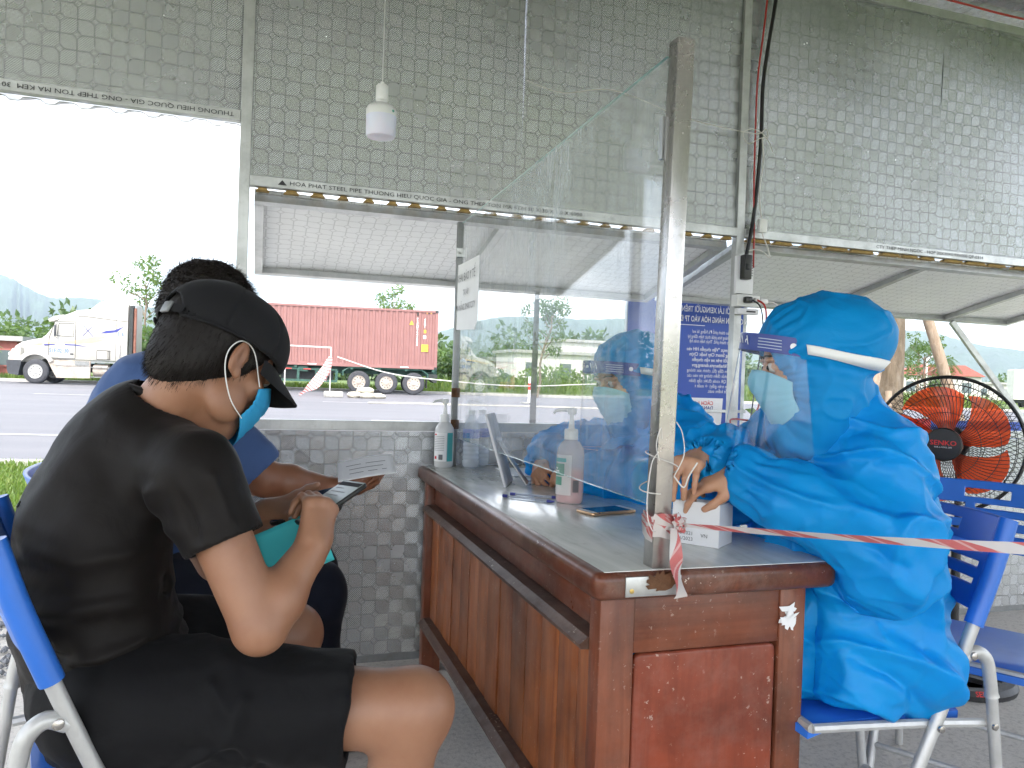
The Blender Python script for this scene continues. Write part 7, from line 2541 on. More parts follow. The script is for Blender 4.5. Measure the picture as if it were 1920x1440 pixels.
for x in (1.18, 6.35, 7.65):
    wheel(tr, x, 0.20 if x < 2 else 0.32, 0.53, 0.30)
    wheel(tr, x, 2.30 if x < 2 else 2.15, 0.53, 0.30)

# trailer
TL = TR @ Matrix.Translation((6.9, 0, 0))
tl = empty('semi_trailer', (0, 0, 0), 0, 'dark green three-axle semi-trailer under the red container', 'trailer')
tl.matrix_basis = TL
LT = 12.45
MB().box((0.2, 0.72, 0.95), (LT, 0.92, 1.28)).box((0.2, 1.58, 0.95), (LT, 1.78, 1.28)).build('main_beam', 'trailer_green', tl)
for k in range(10):
    x = 0.3 + k * (LT - 0.6) / 9
    MB().box((x, 0.06, 1.16), (x + 0.14, 2.44, 1.26)).build('cross_member', 'trailer_green', tl)
# under-ride guard box
for (z0, z1) in ((0.50, 0.60), (1.06, 1.14)):
    MB().box((4.7, 0.10, z0), (7.6, 0.18, z1)).build('guard_rail', 'trailer_green', tl)
for x in (4.7, 5.7, 6.55, 7.5):
    MB().box((x, 0.10, 0.60), (x + 0.12, 0.18, 1.06)).build('guard_post', 'trailer_green', tl)
MB().box((4.9, 0.5, 0.6), (7.4, 0.56, 1.05)).build('guard_back', 'frame_dark', tl)
MB().box((5.0, 0.2, 1.16), (5.6, 0.6, 1.22)).box((5.75, 0.12, 0.98), (6.2, 0.5, 1.24)).build('tool_bracket', 'trailer_green', tl)
for x in (5.1, 6.0, 6.9):
    MB().box((x, 0.092, 1.08), (x + 0.35, 0.0995, 1.12)).build('reflector', 'barrier_red', tl)
# wheel-arch rail
MB().tube([(7.85, 0.12, 0.85), (7.85, 0.12, 1.05), (8.15, 0.12, 1.24), (11.65, 0.12, 1.24), (11.95, 0.12, 1.02), (11.95, 0.12, 0.80)], 0.05, 6).build('mudguard_rail', 'trailer_green', tl)
MB().box((11.90, 0.15, 0.35), (11.95, 0.75, 0.98)).build('mud_flap', 'rubber', tl)
MB().box((12.0, 0.15, 0.85), (12.44, 0.5, 1.05)).prism([(12.0, 0.85), (12.42, 0.75), (12.42, 0.62), (12.3, 0.62)], 0.2, 2.2).build('rear_frame', 'frame_dark', tl)
for x in (8.62, 9.95, 11.28):
    wheel(tl, x, 0.24, 0.55, 0.30, steel=False)
    wheel(tl, x, 2.26, 0.55, 0.30, steel=False)
    MB().tube([(x, 0.4, 0.55), (x, 2.1, 0.55)], 0.08, 8).box((x - 0.5, 0.55, 0.75), (x + 0.5, 0.68, 0.90)).build('axle', 'frame_dark', tl)

# container
ct = empty('shipping_container', (0, 0, 0), 0, 'weathered red shipping container with corrugated side on the trailer', 'container')
ct.matrix_basis = TL @ Matrix.Translation((0.2, 0.03, 1.285))
LC, HC, WC = 12.19, 2.90, 2.44
def corr_panel(x0, x1, z0, z1, y, dep=0.036, pitch=0.278):
    vs, fs = [], []
    x = x0
    prof = []
    while x < x1:
        for dx, d in ((0, 0), (0.104, 0), (0.139, 1), (0.243, 1)):
            if x + dx <= x1:
                prof.append((x + dx, d))
        x += pitch
    prof.append((x1, 0))
    for (xx, d) in prof:
        vs += [(xx, y + dep * d, z0), (xx, y + dep * d, z1)]
    for i in range(len(prof) - 1):
        fs.append((2 * i, 2 * i + 2, 2 * i + 3, 2 * i + 1))
    return MB().add(vs, fs)
corr_panel(0.1, LC - 0.14, 0.16, HC - 0.10, 0.03).build('side_wall', 'container', ct)
corr_panel(0.1, LC - 0.14, 0.16, HC - 0.10, WC - 0.066).build('side_wall', 'container', ct)
MB().box((0, 0, 0), (LC, 0.06, 0.16)).box((0, WC - 0.06, 0), (LC, WC, 0.16)).build('bottom_rail', 'container', ct)
MB().box((0, 0.012, HC - 0.10), (LC, 0.07, HC)).box((0, WC - 0.07, HC - 0.10), (LC, WC - 0.012, HC)).build('top_rail', 'container', ct)
for x in (0.0, LC - 0.14):
    for y in (0.0, WC - 0.14):
        MB().box((x + .002, y + .004, 0.10), (x + 0.138, y + 0.136, HC - 0.09)).build('corner_post', 'container', ct)
        for z in (-0.01, HC - 0.11):
            MB().box((x - .004, y - .006, z), (x + 0.144, y + 0.146, z + 0.12)).build('corner_casting', 'frame_dark', ct)
MB().box((0.05, 0.07, HC - 0.05), (LC - .05, WC - .07, HC - 0.02)).build('roof', 'container', ct)
MB().box((0.03, 0.1, 0.1), (0.07, WC - .1, HC - 0.08)).build('front_wall', 'container', ct)
MB().box((LC - 0.06, 0.1, 0.1), (LC - 0.03, WC - .1, HC - 0.08)).build('rear_door', 'container', ct)
for x in (0.4, 6.0, 10.4):
    MB().box((x, -0.008, 0.05), (x + 0.4, -0.001, 0.09)).build('rail_mark', 'print_white', ct)
for i, ch in enumerate('FSCU9642084'):
    side_letters(ch, LC - 1.02, 2.46 - i * 0.128, 0.16, 'print_white', ct, 0.018, bold=True)
for i, ch in enumerate('45G1'):
    side_letters(ch, LC - 0.66, 2.44 - i * 0.12, 0.15, 'print_white', ct, 0.018, bold=True)
def patch(x0, x1, z0, z1, mat, nm='sticker'):
    MB().box((x0, 0.014, z0), (x1, 0.024, z1)).build(nm, mat, ct)
patch(LC - 0.80, LC - 0.46, 0.86, 1.22, 'sticker_yellow')
for k in range(3):
    side_letters(['CAUTION', "9'6''", 'HIGH'][k], LC - 0.63, 1.15 - k * .11, 0.07, 'ink', ct, 0.010)
patch(LC - 0.70, LC - 0.58, 1.78, 1.94, 'sticker_yellow')
patch(LC - 0.72, LC - 0.58, 1.50, 1.66, 'paper')
MB().add([(LC - 1.42, 0.016, 2.16), (LC - 1.20, 0.016, 2.16), (LC - 1.31, 0.016, 2.38)], [(0, 1, 2)]).build('sticker', 'sticker_yellow', ct)
MB().box((LC - 1.05, 0.0, 2.62), (LC - 0.98, 0.03, 2.78)).build('vent', 'frame_dark', ct)
for k in range(4):
    patch(LC - 0.68 + k * 0.10, LC - 0.64 + k * 0.10, 2.74, 2.79, 'sticker_yellow' if k % 2 else 'ink', 'hazard_stripe')

# ------------------------------------------------------------------ vegetation
def leaf_cloud(centres, n, size, seed, aspect=0.45, squash=0.8, droop=0.3):
    """leaf-sized rhombic faces spread through clumps; returns MB-like arrays"""
    r = np.random.default_rng(seed)
    C = np.array([c[:3] for c in centres]); Rr = np.array([c[3] for c in centres])
    w = Rr ** 2; w = w / w.sum()
    k = r.choice(len(C), n, p=w)
    u = r.normal(size=(n, 3)); u /= np.linalg.norm(u, axis=1, keepdims=True)
    rad = Rr[k] * r.uniform(0.25, 1.0, n) ** 0.45
    P = C[k] + u * rad[:, None] * np.array([1, 1, squash])
    d = u * 0.6 + r.normal(size=(n, 3)) * 0.7 + np.array([0, 0, -droop])
    d /= np.linalg.norm(d, axis=1, keepdims=True)
    s = np.cross(d, r.normal(size=(n, 3))); s /= np.linalg.norm(s, axis=1, keepdims=True) + 1e-9
    L = size * r.uniform(0.6, 1.3, n)[:, None]
    V = np.stack([P, P + d * L * .5 + s * L * aspect * .5, P + d * L, P + d * L * .5 - s * L * aspect * .5], 1).reshape(-1, 3)
    F = np.arange(n * 4).reshape(n, 4)
    return V, F
def leaves_obj(name, VF, mat, parent):
    me = np_mesh(name, [VF])
    for p in me.polygons:
        p.use_smooth = False
    return wlink(name, me, mat, parent)
def limb(mb, a, b, r0, r1, seed, wob=0.06):
    r = random.Random(seed)
    a, b = Vector(a), Vector(b)
    L = (b - a).length
    pts, rs = [], []
    for i in range(6):
        t = i / 5
        p = a.lerp(b, t) + Vector((r.uniform(-1, 1), r.uniform(-1, 1), r.uniform(-.5, .5))) * L * wob * (1 if 0 < i < 5 else 0)
        pts.append(p); rs.append(r0 + (r1 - r0) * t)
    mb.tube(catmull(pts, 3), [rs[min(5, int(i / 3))] for i in range(16)], 7)
    return pts
def tree(label, base, height, crown_r, n_leaf, leaf, seed, trunk_r=0.12, crown_z=0.45, mat='leaf', group='trees beyond the road', lean=(0, 0), limbs=8, clump=0.36, name='tree', squash=0.75):
    r = random.Random(seed)
    t = empty(name, base, 0, label, 'tree', group)
    b = Vector(base)
    top = b + Vector((lean[0], lean[1], height * 0.80))
    mb = MB()
    tp = limb(mb, b - Vector((0, 0, .1)), top, trunk_r, trunk_r * .35, seed, 0.03)
    cl = []
    for k in range(limbs):
        h = crown_z + (0.86 - crown_z) * (k + r.random() * .6) / limbs
        st_ = (b - Vector((0, 0, .1))).lerp(top, min(1, h / 0.86))
        a = k * 2.4 + r.uniform(-.4, .4)
        rr_ = crown_r * r.uniform(0.55, 1.0) * (1.1 - 0.5 * abs(h - 0.62) / 0.4)
        en = st_ + Vector((math.cos(a) * rr_, math.sin(a) * rr_, height * r.uniform(0.06, 0.20)))
        limb(mb, st_, en, trunk_r * .42, trunk_r * .08, seed * 31 + k)
        for q in (0.55, 0.8, 1.0):
            p = st_.lerp(en, q)
            cl.append((p.x + r.uniform(-.2, .2) * crown_r, p.y + r.uniform(-.2, .2) * crown_r, p.z + r.uniform(0, .12) * height, crown_r * clump * r.uniform(.5, 1.0)))
    cl.append((top.x, top.y, top.z + height * .1, crown_r * clump))
    wmb(mb, 'trunk', 'bark', t)
    leaves_obj('crown', leaf_cloud(cl, n_leaf, leaf, seed, squash=squash), mat, t)
    return t
# tree across the road seen through the glass: slim, open crown, staked
tree('slim young tree with open crown seen through the glass screen', (14.0, 38.6, 0.2), 5.4, 1.35, 1500, 0.20, 3, 0.085, 0.40, 'leaf', limbs=9, clump=0.30, lean=(0.7, 0))
tree('small treetop rising behind the red container', (8.3, 52.0, 0.2), 7.1, 1.3, 700, 0.24, 5, 0.09, 0.55, 'leaf_light', limbs=7, clump=0.32)
tree('thin leafy treetop just left of the men’s heads'.replace('’', "'"), (-6.6, 49.5, 0.2), 7.2, 1.5, 800, 0.24, 9, 0.09, 0.5, 'leaf_light', limbs=7, clump=0.32)
tree('feathery green tree right of the thick trunk', (17.2, 16.4, 0.05), 2.55, 0.72, 1700, 0.085, 12, 0.045, 0.42, 'leaf', limbs=11, clump=0.30, lean=(-0.05, 0.05), squash=0.5)
# bushes: dense masses, each one a plant
def bush(label, c, r, n, leaf, seed, mat='leaf', name='bush', group='bushes behind the road', zs=0.9):
    t = empty(name, c, 0, label, 'bush', group)
    rr_ = random.Random(seed)
    cl = [(c[0] + rr_.uniform(-.7, .7) * r, c[1] + rr_.uniform(-.5, .5) * r, c[2] + rr_.uniform(.1, 1.0) * r * zs, r * rr_.uniform(.28, .5)) for _ in range(14)]
    mb = MB()
    for k in range(5):
        q = cl[k]
        limb(mb, (c[0], c[1], c[2] - .05), q[:3], 0.05 * r, 0.01 * r, seed + k)
    wmb(mb, 'stem', 'bark', t)
    leaves_obj('foliage', leaf_cloud(cl, n, leaf, seed), mat, t)
    return t
for k, (x, y, r_, mt, lb) in enumerate((
        (-17.6, 48.0, 3.3, 'leaf_light', 'tall pale green thicket at the far left edge'),
        (-14.6, 47.5, 2.9, 'leaf', 'rounded green bush above the truck hood'),
        (-12.4, 49.0, 2.9, 'leaf', 'green bush directly behind the truck windshield'),
        (-5.2, 46.0, 2.5, 'leaf', 'green bush showing right behind the truck exhaust'),
        (-3.2, 47.0, 2.3, 'leaf_light', 'light green bush behind the heads of the two men'),
        (11.3, 45.2, 2.3, 'leaf_dark', 'dark leafy bush against the rear end of the container'),
        (14.2, 47.5, 2.0, 'leaf', 'low green bush left of the slim tree'),
        (18.0, 47.0, 2.2, 'leaf_light', 'light green bush right of the slim tree'),
        (21.8, 46.0, 2.3, 'leaf', 'green bush behind the far woman in blue'),
        (26.5, 45.0, 2.0, 'leaf', 'green bush left of the blue banner'))):
    bush(lb, (x, y, 0.15), r_, 2600, 0.30, 60 + k, mt, zs=0.9 if x < 12 else 0.5)
# banana plant by the truck nose, palms further off
def frond_plant(name, label, base, h, n, length, width, seed, mat, trunk_r, cat, droop=0.9, group=None, leaflets=False):
    r = random.Random(seed)
    t = empty(name, base, 0, label, cat, group)
    b = Vector(base)
    top = b + Vector((0, 0, h))
    mb = MB()
    mb.tube([b - Vector((0, 0, .1)), b.lerp(top, .5) + Vector((.03 * h, 0, 0)), top], [trunk_r, trunk_r * .85, trunk_r * .7], 8)
    wmb(mb, 'trunk', 'bark', t)
    lf = MB()
    for k in range(n):
        a = k * 2.399 + r.uniform(-.2, .2)
        up = r.uniform(0.15, 0.9)
        d = Vector((math.cos(a), math.sin(a), 0))
        pts = []
        for i in range(9):
            s_ = i / 8
            pts.append(top + d * length * s_ * (0.9 - .2 * up) + Vector((0, 0, length * (up * s_ - droop * s_ * s_))))
        side = d.cross(Vector((0, 0, 1))).normalized()
        if leaflets:
            for i in range(1, 9):
                for sg in (-1, 1):
                    for q in (0, .5):
                        p = pts[i - 1].lerp(pts[i], q)
                        e = p + side * sg * width * (1 - .5 * i / 9) + d * width * .5 - Vector((0, 0, width * .5))
                        w_ = (pts[i] - pts[i - 1]) * .22
                        lf.add([p - w_, p + w_, e], [(0, 1, 2)])
        else:
            vs = []
            for i, p in enumerate(pts):
                w_ = width * math.sin(math.pi * (0.08 + 0.9 * i / 8)) * .5
                vs += [p + side * w_ - Vector((0, 0, w_ * .3)), p, p - side * w_ - Vector((0, 0, w_ * .3))]
            fs = []
            for i in range(8):
                fs += [(3 * i, 3 * i + 3, 3 * i + 4, 3 * i + 1), (3 * i + 1, 3 * i + 4, 3 * i + 5, 3 * i + 2)]
            lf.add(vs, fs)
    wmb(lf, 'leaf_crown', mat, t)
    return t
frond_plant('banana_plant', 'banana plant with broad leaves beside the truck nose', (-13.6, 43.4, 0.2), 1.2, 9, 2.2, 0.55, 1, 'leaf_light', 0.12, 'plant', 0.75)
frond_plant('banana_plant', 'banana plant with yellowish leaves at the far left edge', (-15.6, 43.8, 0.2), 1.0, 8, 2.0, 0.5, 2, 'leaf', 0.12, 'plant', 0.8)
frond_plant('palm_tree', 'palm standing against the container corner', (10.9, 46.2, 0.2), 2.2, 14, 2.0, 0.5, 3, 'leaf_light', 0.12, 'tree', 0.7, leaflets=True)
frond_plant('palm_tree', 'taller of two small palms left of the leaning pole behind the fan', (72.0, 70.0, 0.1), 6.2, 13, 2.4, 0.7, 4, 'leaf_dark', 0.16, 'tree', 0.9, 'far palms', True)
frond_plant('palm_tree', 'shorter of two small palms left of the leaning pole behind the fan', (77.0, 71.0, 0.1), 4.8, 12, 2.2, 0.7, 5, 'leaf_dark', 0.16, 'tree', 0.9, 'far palms', True)
frond_plant('palm_tree', 'far palm at the right edge of the picture', (86.0, 57.5, 0.1), 5.6, 13, 2.6, 0.8, 6, 'leaf_dark', 0.16, 'tree', 0.9, 'far palms', True)
# mid-distance woods (one mass)
def woods(label, pts, n, leaf, seed, mat='forest'):
    cl = []
    r = random.Random(seed)
    for (x0, y0, x1, y1, h, k) in pts:
        for i in range(k):
            q = r.random()
            hh = h * r.uniform(.45, 1.0)
            x, y = x0 + (x1 - x0) * q, y0 + (y1 - y0) * q + r.uniform(-8, 8)
            for z in (0.25, 0.6, 0.9):
                cl.append((x + r.uniform(-1, 1) * h * .2, y, hh * z, h * r.uniform(.22, .36)))
    o = leaves_obj('woods', leaf_cloud(cl, n, leaf, seed), mat, None)
    tag(o, label, 'woods', kind='stuff')
woods('distant tree line behind the truck and container', [(-90, 110, 70, 95, 7.5, 70)], 16000, 1.1, 3)
woods('wooded lower slopes seen through the glass', [(30, 150, 120, 120, 5, 60), (60, 230, 190, 190, 9, 60)], 18000, 1.1, 4)
woods('distant green tree line behind the fan', [(60, 92, 150, 66, 3.6, 60), (100, 150, 240, 100, 5.5, 50)], 18000, 0.7, 5)

# thick trunk with stakes behind the near woman
tk = empty('street_tree', (5.15, 5.32, 0), 0, 'thick barked tree trunk held by leaning wooden stakes', 'tree')
def tkb(mb, name, mat, parent=None, smooth=True):
    return wmb(mb, name, mat, parent or tk, smooth)
def knobbly(a, b, r0, r1, seed, n=26, m=14, amp=0.08):
    a, b = np.array(a, float), np.array(b, float)
    d = nrm(b - a); u = nrm(np.cross(d, [0.3, 1, 0.1])); w = np.cross(d, u)
    P, k = [], 0
    for i in range(n + 1):
        t_ = i / n
        for j in range(m):
            an = 2 * math.pi * j / m
            P.append(a + (b - a) * t_ + (u * math.cos(an) + w * math.sin(an)) * (r0 + (r1 - r0) * t_))
    P = np.array(P)
    ax = a + np.clip(((P - a) @ d), 0, None)[:, None] * d
    rad = P - ax
    P = ax + rad * (1 + amp * value_noise(P, 7, seed) + amp * .6 * value_noise(P, 17, seed + 1))[:, None]
    fs = [(i * m + j, i * m + (j + 1) % m, (i + 1) * m + (j + 1) % m, (i + 1) * m + j) for i in range(n) for j in range(m)]
    return MB().add([tuple(p) for p in P], fs)
tkb(knobbly((5.16, 5.32, -0.05), (5.13, 5.30, 3.6), 0.125, 0.108, 3), 'trunk', 'bark')
tkb(knobbly((4.62, 5.10, 0.2), (5.10, 5.28, 1.95), 0.055, 0.045, 4, amp=0.05), 'stake', 'bark_pole')
tkb(knobbly((5.96, 5.05, 0.2), (5.30, 5.26, 2.2), 0.050, 0.042, 5, amp=0.05), 'stake', 'bark_pole')
tkb(knobbly((4.80, 4.95, 0.0), (4.95, 5.10, 1.10), 0.032, 0.026, 6, amp=0.1), 'stake', 'bark_pole')
r9 = random.Random(8)
mbl = MB()
ccl = []
for k in range(9):
    a = k * 2.4
    e = (5.13 + math.cos(a) * 1.3, 5.30 + math.sin(a) * 1.0 + .5, 4.3 + r9.uniform(0, 1.2))
    limb(mbl, (5.13, 5.30, 3.2 + .05 * k), e, 0.05, 0.012, 90 + k)
    ccl.append((*e, 0.6))
tkb(mbl, 'limb', 'bark')
leaves_obj('crown', leaf_cloud(ccl, 1800, 0.14, 21), 'leaf', tk)
# leafy young plant seen past the face shield
bush('young plant with broad light leaves beyond the rail by the face shield', (3.10, 4.35, -0.02), 0.62, 150, 0.16, 77, 'leaf_light', 'young_plant', None, 1.7)

# ------------------------------------------------------------------ barrier on the road, stones, ropes, posts
bf = empty('road_barrier', (0.9, 32.6, 0.09), -0.13, 'thin white pipe barrier frame with red and white tape on the road', 'barrier')
MB().tube([(0, 0, 0), (0, 0, 2.02)], 0.025, 8).build('post', 'cord_white', bf, True)
MB().tube([(1.80, 0, 0), (1.80, 0, 2.0)], 0.025, 8).build('post', 'cord_white', bf, True)
MB().tube([(0, 0, 2.02), (1.80, 0, 2.0)], 0.03, 8).build('top_bar', 'cord_white', bf, True)
rib = []
cl_ = [(1.78, -0.05, 1.62), (1.60, -0.08, 1.1), (1.25, -0.1, 0.55), (0.95, -0.12, 0.30), (0.6, -0.1, 0.02)]
ribbon_o = ribbon(catmull(cl_, 5), [0.12 + 0.34 * math.sin(math.pi * min(1, i / 17)) for i in range(21)], lambda t_: 0.4 * math.sin(t_ * 5), up=(1, 0, 0.3))
me_ = ribbon_obj([ribbon_o, ribbon(catmull([(1.80, -.04, 1.6), (1.76, -.08, 1.0), (1.62, -.1, 0.62)], 5), 0.14, lambda t_: t_ * 2, up=(1, 0, 0))], 'tape', 'tape', None)
me_.parent = bf
o = MB().tube(catmull([(2.95, 32.35, 1.72), (5.0, 31.6, 1.12), (7.5, 30.5, 0.88), (10.0, 29.0, 0.80), (13.5, 26.8, 1.02), (17, 24.5, 0.7)], 8), 0.022, 5).build('barrier_rope', 'cord_white', None, True)
tag(o, 'slack white rope strung from the barrier frame across the road', 'rope')
def stone(label, c, s, seed, mat='sand_bag'):
    r = random.Random(seed)
    mb = MB().sphere((0, 0, 0), (s[0], s[1], s[2]), 12, 8)
    V = np.array(mb.v)
    V = V * (1 + 0.16 * value_noise(V + seed * 3.1, 2.2 / max(s), seed))[:, None]
    mb.v = [tuple(v) for v in V]
    o = mb.build('stone', mat, None, True, loc=c)
    tag(o, label, 'stone', 'stones holding the barrier')
for k, (x, y, s, lb) in enumerate(((3.55, 31.2, (.30, .2, .16), 'leftmost pale stone of the heap beside the barrier frame'), (4.05, 31.0, (.34, .22, .14), 'middle pale stone of the heap beside the barrier frame'), (4.5, 31.1, (.30, .2, .13), 'rightmost pale stone of the heap beside the barrier frame'), (4.0, 31.35, (.34, .2, .15), 'upper pale stone of the heap beside the barrier frame'))):
    stone(lb, (x, y, 0.10 + s[2] * .6 + (0.2 if k == 3 else 0)), s, k + 1)
o = MB().box((-0.35, -0.2, 0), (0.35, 0.2, 0.24), 0.03).build('concrete_block', 'kerb', None, True, loc=(2.75, 31.4, 0.088), rot=(0, 0, 0.15))
tag(o, 'pale concrete block at the foot of the barrier frame', 'block')
o = MB().tube(catmull([(3.5, 26.5, 0.085), (5, 26.9, 0.085), (7, 26.4, 0.085), (9.2, 26.6, 0.085), (12, 25.9, 0.085)], 6), 0.035, 5).build('rope', 'sand_bag', None, True)
tag(o, 'pale rope lying on the asphalt in front of the trailer', 'rope')
gp = empty('guide_post', (10.4, 29.6, 0.085), 0, 'red and white striped guide post on the road behind the glass', 'post')
for k in range(4):
    MB().tube([(0, 0, 0.02 + k * 0.27), (0, 0, 0.02 + (k + 1) * 0.27)], 0.055, 10).build('stripe', 'barrier_red' if k == 2 else 'print_white', gp, True)
MB().box((-0.3, -0.2, 0), (0.3, 0.2, 0.06), 0.02).build('foot', 'kerb', gp, True)
gp2 = empty('guide_post', (6.35, 7.05, -0.02), 0, 'slim red and white post left of the fan by the tree stakes', 'post')
for k in range(4):
    MB().tube([(0, 0, 0.02 + k * 0.27), (0, 0, 0.02 + (k + 1) * 0.27)], 0.022, 10).build('stripe', 'barrier_red' if k == 2 else 'print_white', gp2, True)

# ------------------------------------------------------------------ far buildings, poles, vehicle
def house(label, c, w, d, h, wall, roof, roof_h, rz=0, name='house', nwin=3):
    t = empty(name, c, rz, label, 'house')
    MB().box((-w / 2, -d / 2, -0.2), (w / 2, d / 2, h)).build('wall', wall, t)
    if roof_h > 0:
        MB().prism([(-w / 2 - .4, h), (w / 2 + .4, h), (w * .3, h + roof_h), (-w * .3, h + roof_h)], -d / 2 - .4, d / 2 + .4).build('roof', roof, t)
    else:
        MB().box((-w / 2 - .3, -d / 2 - .3, h), (w / 2 + .3, d / 2 + .3, h + .25)).build('roof', roof, t)
    for k in range(nwin):
        x = -w / 2 + w * (k + .5) / nwin
        wn_ = MB().box((x - .5, -d / 2 - .06, h * .35), (x + .5, -d / 2 - .01, h * .75)).build('window', 'cab_glass_dark', t)
        MB().box((x - .58, -d / 2 - .09, h * .31), (x + .58, -d / 2 - .015, h * .345)).build('sill', wall, wn_)
house('low white building with flat roof behind the slim tree', (24.0, 62.0, 0.2), 9.0, 5, 3.0, 'house_white', 'house_grey', 0)
house('white upper block with grey roof right of the slim tree', (30.0, 68.0, 0.2), 8.0, 5, 4.4, 'house_white', 'house_grey', 0)
house('small brick hut roof behind the truck hood', (-12.7, 46.2, 0.2), 1.6, 2, 1.9, 'roof_red', 'house_grey', 0, nwin=1)
house('white house with red hipped roof behind the fan', (80.0, 75.0, 0.1), 9.0, 6, 3.1, 'house_white', 'roof_red', 1.3, R(-40))
house('long pale wall building right of the red roofed house', (95.0, 74.0, 0.1), 14.0, 5, 2.4, 'house_white', 'house_grey', 0, R(-45), nwin=5)
def lamp_pole(label, c, h):
    t = empty('light_pole', c, 0, label, 'pole', 'far light poles')
    MB().tube([(0, 0, 0), (0, 0, h)], [0.09, 0.05], 8).build('pole', 'house_white', t, True)
    MB().tube([(0, 0, h - .1), (0.5, 0, h + .15), (1.2, 0, h + .2)], 0.035, 6).build('arm', 'house_white', t, True)
lamp_pole('tall thin light pole at the right edge behind the prop', (47.0, 30.5, 0.1), 4.9)
lamp_pole('thin pole between the leaning stake and the feathery tree', (44.0, 42.0, 0.1), 3.4)
pk = empty('box_truck', (58.0, 42.0, 0.1), R(-38), 'small far lorry with white box body and blue cab', 'truck')
MB().box((-4.0, -1.1, 0.7), (0.6, 1.1, 3.0), 0.05).build('box_body', 'house_white', pk)
MB().prism([(0.75, 0.5), (2.5, 0.5), (2.5, 1.4), (2.2, 2.3), (0.75, 2.4)], -1.05, 1.05).build('cab', 'decal_blue2', pk)
MB().prism([(1.5, 1.5), (2.35, 1.45), (2.15, 2.2), (1.5, 2.2)], -1.07, -1.052).build('window', 'cab_glass_dark', pk)
MB().box((-4.0, -0.8, 0.45), (2.4, 0.8, 0.69)).build('chassis', 'frame_dark', pk)
for x in (-2.8, 1.6):
    for y in (-0.95, 0.95):
        wheel(pk, x, y, 0.42, 0.25)

# ------------------------------------------------------------------ banner (seen from behind, mirrored print)
bn = empty('banner', (2.46, 4.20, 0), 0, 'blue printed information banner outside, seen from behind', 'banner')
BY = 4.20
def bnb(mb, name, mat, parent=None):
    return wmb(mb, name, mat, parent or bn, False)
fld = bnb(MB().box((2.09, BY, 0.45), (2.90, BY + 0.004, 1.72)), 'sheet', 'banner_blue')
zy = lambda y: 1.64 - (y - 565) * 0.00336
bnb(MB().add([(2.09, BY - 0.002, 0.46), (2.74, BY - 0.002, 0.46), (2.77, BY - 0.002, zy(750)), (2.09, BY - 0.002, zy(750))], [(0, 1, 2, 3)]), 'white_panel', 'print_white', fld)
bnb(MB().box((2.30, BY - 0.002, zy(616.5)), (2.62, BY - 0.001, zy(615.3))), 'rule', 'print_white', fld)
for x in (2.085, 2.90):
    bnb(MB().box((x, BY + 0.006, 0), (x + 0.03, BY + 0.036, 1.74)), 'frame_post', 'galv')
bnb(MB().box((2.09, BY - 0.03, zy(776)), (2.92, BY - 0.012, zy(771))), 'crossbar', 'galv')
def mirror_text(txt, y, size, mat, bold=False, xs=1.0, x=2.885):
    m = Matrix.Translation((x, BY - 0.0035, zy(y))) @ Matrix(((-1, 0, 0, 0), (0, 0, 1, 0), (0, 1, 0, 0), (0, 0, 0, 1)))
    base = bn.matrix_basis @ fld.matrix_basis
    text_mesh(txt, size, mat, 'lettering', fld, base.inverted() @ m, bold=bold, xscale=xs)
mirror_text('KHAI BÁO Y TẾ', 569, 0.060, 'ink_red', True, 0.9, 2.83)
mirror_text('ĐỐI VỚI LÁI XE/NGƯỜI TRÊN XE', 587, 0.050, 'print_white', True, 0.66)
mirror_text('VẬN CHUYỂN HÀNG HÓA VÀO TP ĐÀ NẴNG', 605, 0.050, 'print_white', True, 0.62, 2.97)
for y, s_, b_ in ((627.5, 'Trước khi vào thành phố Đà Nẵng, lái xe/', 0), (637, 'vận chuyển hàng hóa phải thực hiện đăng ký', 0), (645.5, 'QR code vào thành phố. Thực hiện trên hệ', 0),
                  (660, 'Chọn mục "Vận chuyển HH vào', 1), (669.5, 'Danang Smart City hoặc Chọn', 1), (679.5, 'xe/người trên xe vận chuyển', 1), (689.5, 'https://khaibaoyte.danang.gov', 1),
                  (699.5, '→ Điền đầy đủ, chính xác thông', 0), (709, 'buộc phải điền thông tin vào các', 0), (718.5, 'lại mã QR code được cấp (bản', 0), (728, 'hoặc in trên giấy) → xuất t', 0), (737.5, 'tại chốt kiểm soát.', 0)):
    mirror_text(s_, y, 0.030 if not b_ else 0.031, 'print_white', bool(b_), 0.72 if y < 650 else 0.88, 2.90 if y < 650 else 2.86)
mirror_text('CÁCH 1: Khai báo', 760, 0.034, 'ink_red', True, 0.9, 2.70)
mirror_text('DANANG', 769, 0.034, 'ink_blue', True, 0.9, 2.70)
# blue and red sign panel behind the fan
b2 = empty('banner', (4.0, 3.9, 0), 0, 'blue and red sign panel standing low behind the fan', 'banner')
wmb(MB().box((3.80, 3.72, 0.30), (4.70, 3.726, 0.93)), 'sheet', 'banner_blue', b2, False)
wmb(MB().box((3.78, 3.714, 0.30), (3.94, 3.718, 0.94)), 'red_edge', 'barrier_red', b2, False)

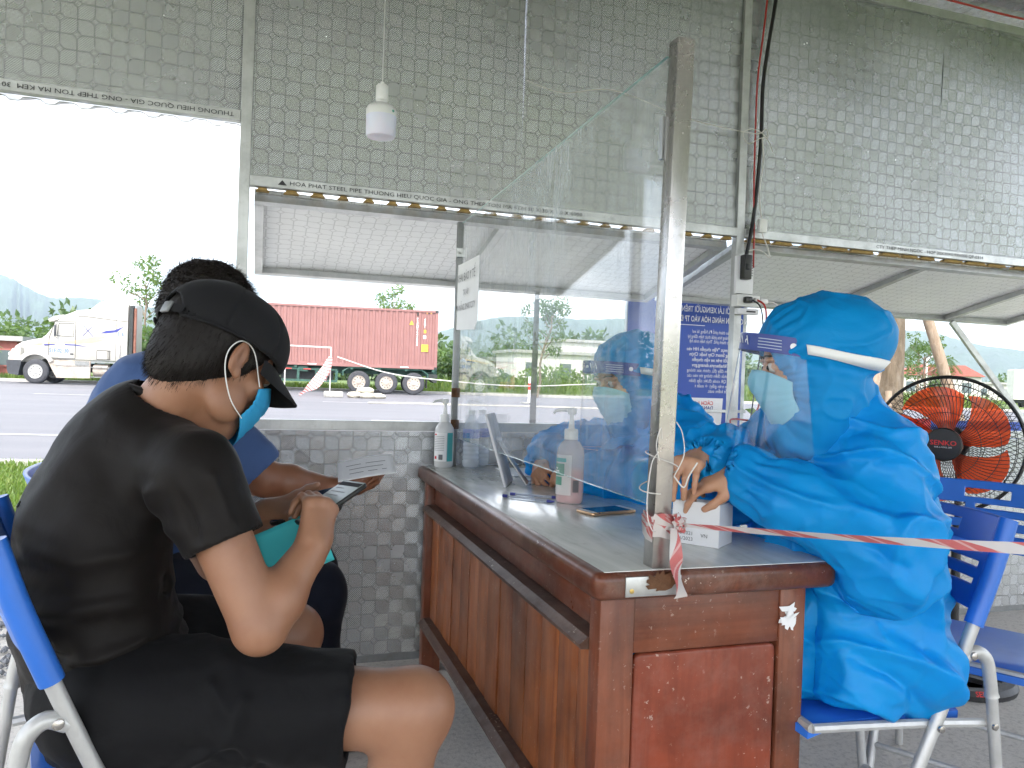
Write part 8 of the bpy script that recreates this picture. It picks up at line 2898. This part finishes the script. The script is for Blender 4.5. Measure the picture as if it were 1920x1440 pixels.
# ------------------------------------------------------------------ passer-by in white shirt beyond the rail
def passerby():
    c = V3(3.98, 6.35, 0)
    t = empty('person', tuple(c), 0, 'person in white shirt outside, half hidden by the face shield', 'person')
    H = Head(tuple(c + V3(0, 0, 1.42)), R(150), R(10))
    F = Sdf(c + V3(-.4, -.4, -.02), c + V3(.4, .4, 1.6), 0.011)
    H.shape(F)
    F.cone(c + V3(0, 0, 1.22), c + V3(0, 0, 1.36), 0.05, 0.05, 0.02)
    for s_ in (-1, 1):
        F.chain([c + V3(0, .17 * s_, 1.20), c + V3(0.02, .24 * s_, .95), c + V3(-.1, .22 * s_, .75)], [.05, .042, .03], 0.02)
        F.cone(c + V3(-.1, .22 * s_, .75), c + V3(-.14, .21 * s_, .65), .032, .022, 0.01, flat=((0, 1, 0), .5))
        F.chain([c + V3(0, .09 * s_, .80), c + V3(0, .10 * s_, .45), c + V3(0.02, .10 * s_, .08)], [.08, .058, .036], 0.02)
        F.cone(c + V3(.02, .10 * s_, .035), c + V3(-.14, .12 * s_, .03), .036, .03, 0.02)
    F.cone(c + V3(0, 0, .82), c + V3(0, 0, 1.18), .12, .13, 0.03, flat=((1, 0, 0), .65))
    wlink('body', np_mesh('body', [finish(F, 1)]), 'skin_b', t)
    F = Sdf(c + V3(-.4, -.4, .6), c + V3(.4, .4, 1.4), 0.011)
    F.cone(c + V3(0, 0, .80), c + V3(0, 0, 1.17), .155, .155, 0.03, flat=((1, 0, 0), .72))
    for s_ in (-1, 1):
        F.chain([c + V3(0, .17 * s_, 1.20), c + V3(0.015, .215 * s_, 1.05)], [.075, .068], 0.03)
    wlink('shirt', np_mesh('shirt', [finish(F, 2, lambda V, N: .008 * crumple(V, 9, 3))]), 'white_shirt', t)
    F = Sdf(c + V3(-.3, -.3, .05), c + V3(.3, .3, .95), 0.011)
    for s_ in (-1, 1):
        F.chain([c + V3(0, .09 * s_, .82), c + V3(0, .10 * s_, .45), c + V3(0.02, .10 * s_, .10)], [.105, .08, .065], 0.03)
    wlink('trousers', np_mesh('trousers', [finish(F, 1)]), 'trousers_navy', t)
    F = Sdf(H.c - .16, H.c + .16, 0.008)
    F.ell(H.w(-.016, 0, .04), (.106, .084, .10), H.R, .01)
    F.ell(H.w(.105, 0, -.04), (.08, .14, .10), H.R, .01, 'sub')
    wlink('hair', np_mesh('hair', [finish(F, 1)]), 'hair', t)
passerby()

# ------------------------------------------------------------------ haze
t_ = NT('haze_air')
vol = t_.new('ShaderNodeVolumePrincipled')
vol.inputs['Color'].default_value = (0.70, 0.84, 1.0, 1)
vol.inputs['Density'].default_value = 0.00022
vol.inputs['Anisotropy'].default_value = 0.2
t_.l.new(vol.outputs[0], t_.out.inputs['Volume'])
M['haze'] = t_.m
hz = MB().box((-4500, -600, -1.5), (4500, 4200, 420)).build('haze', 'haze')
tag(hz, 'pale haze over the far hills', 'haze', kind='stuff')
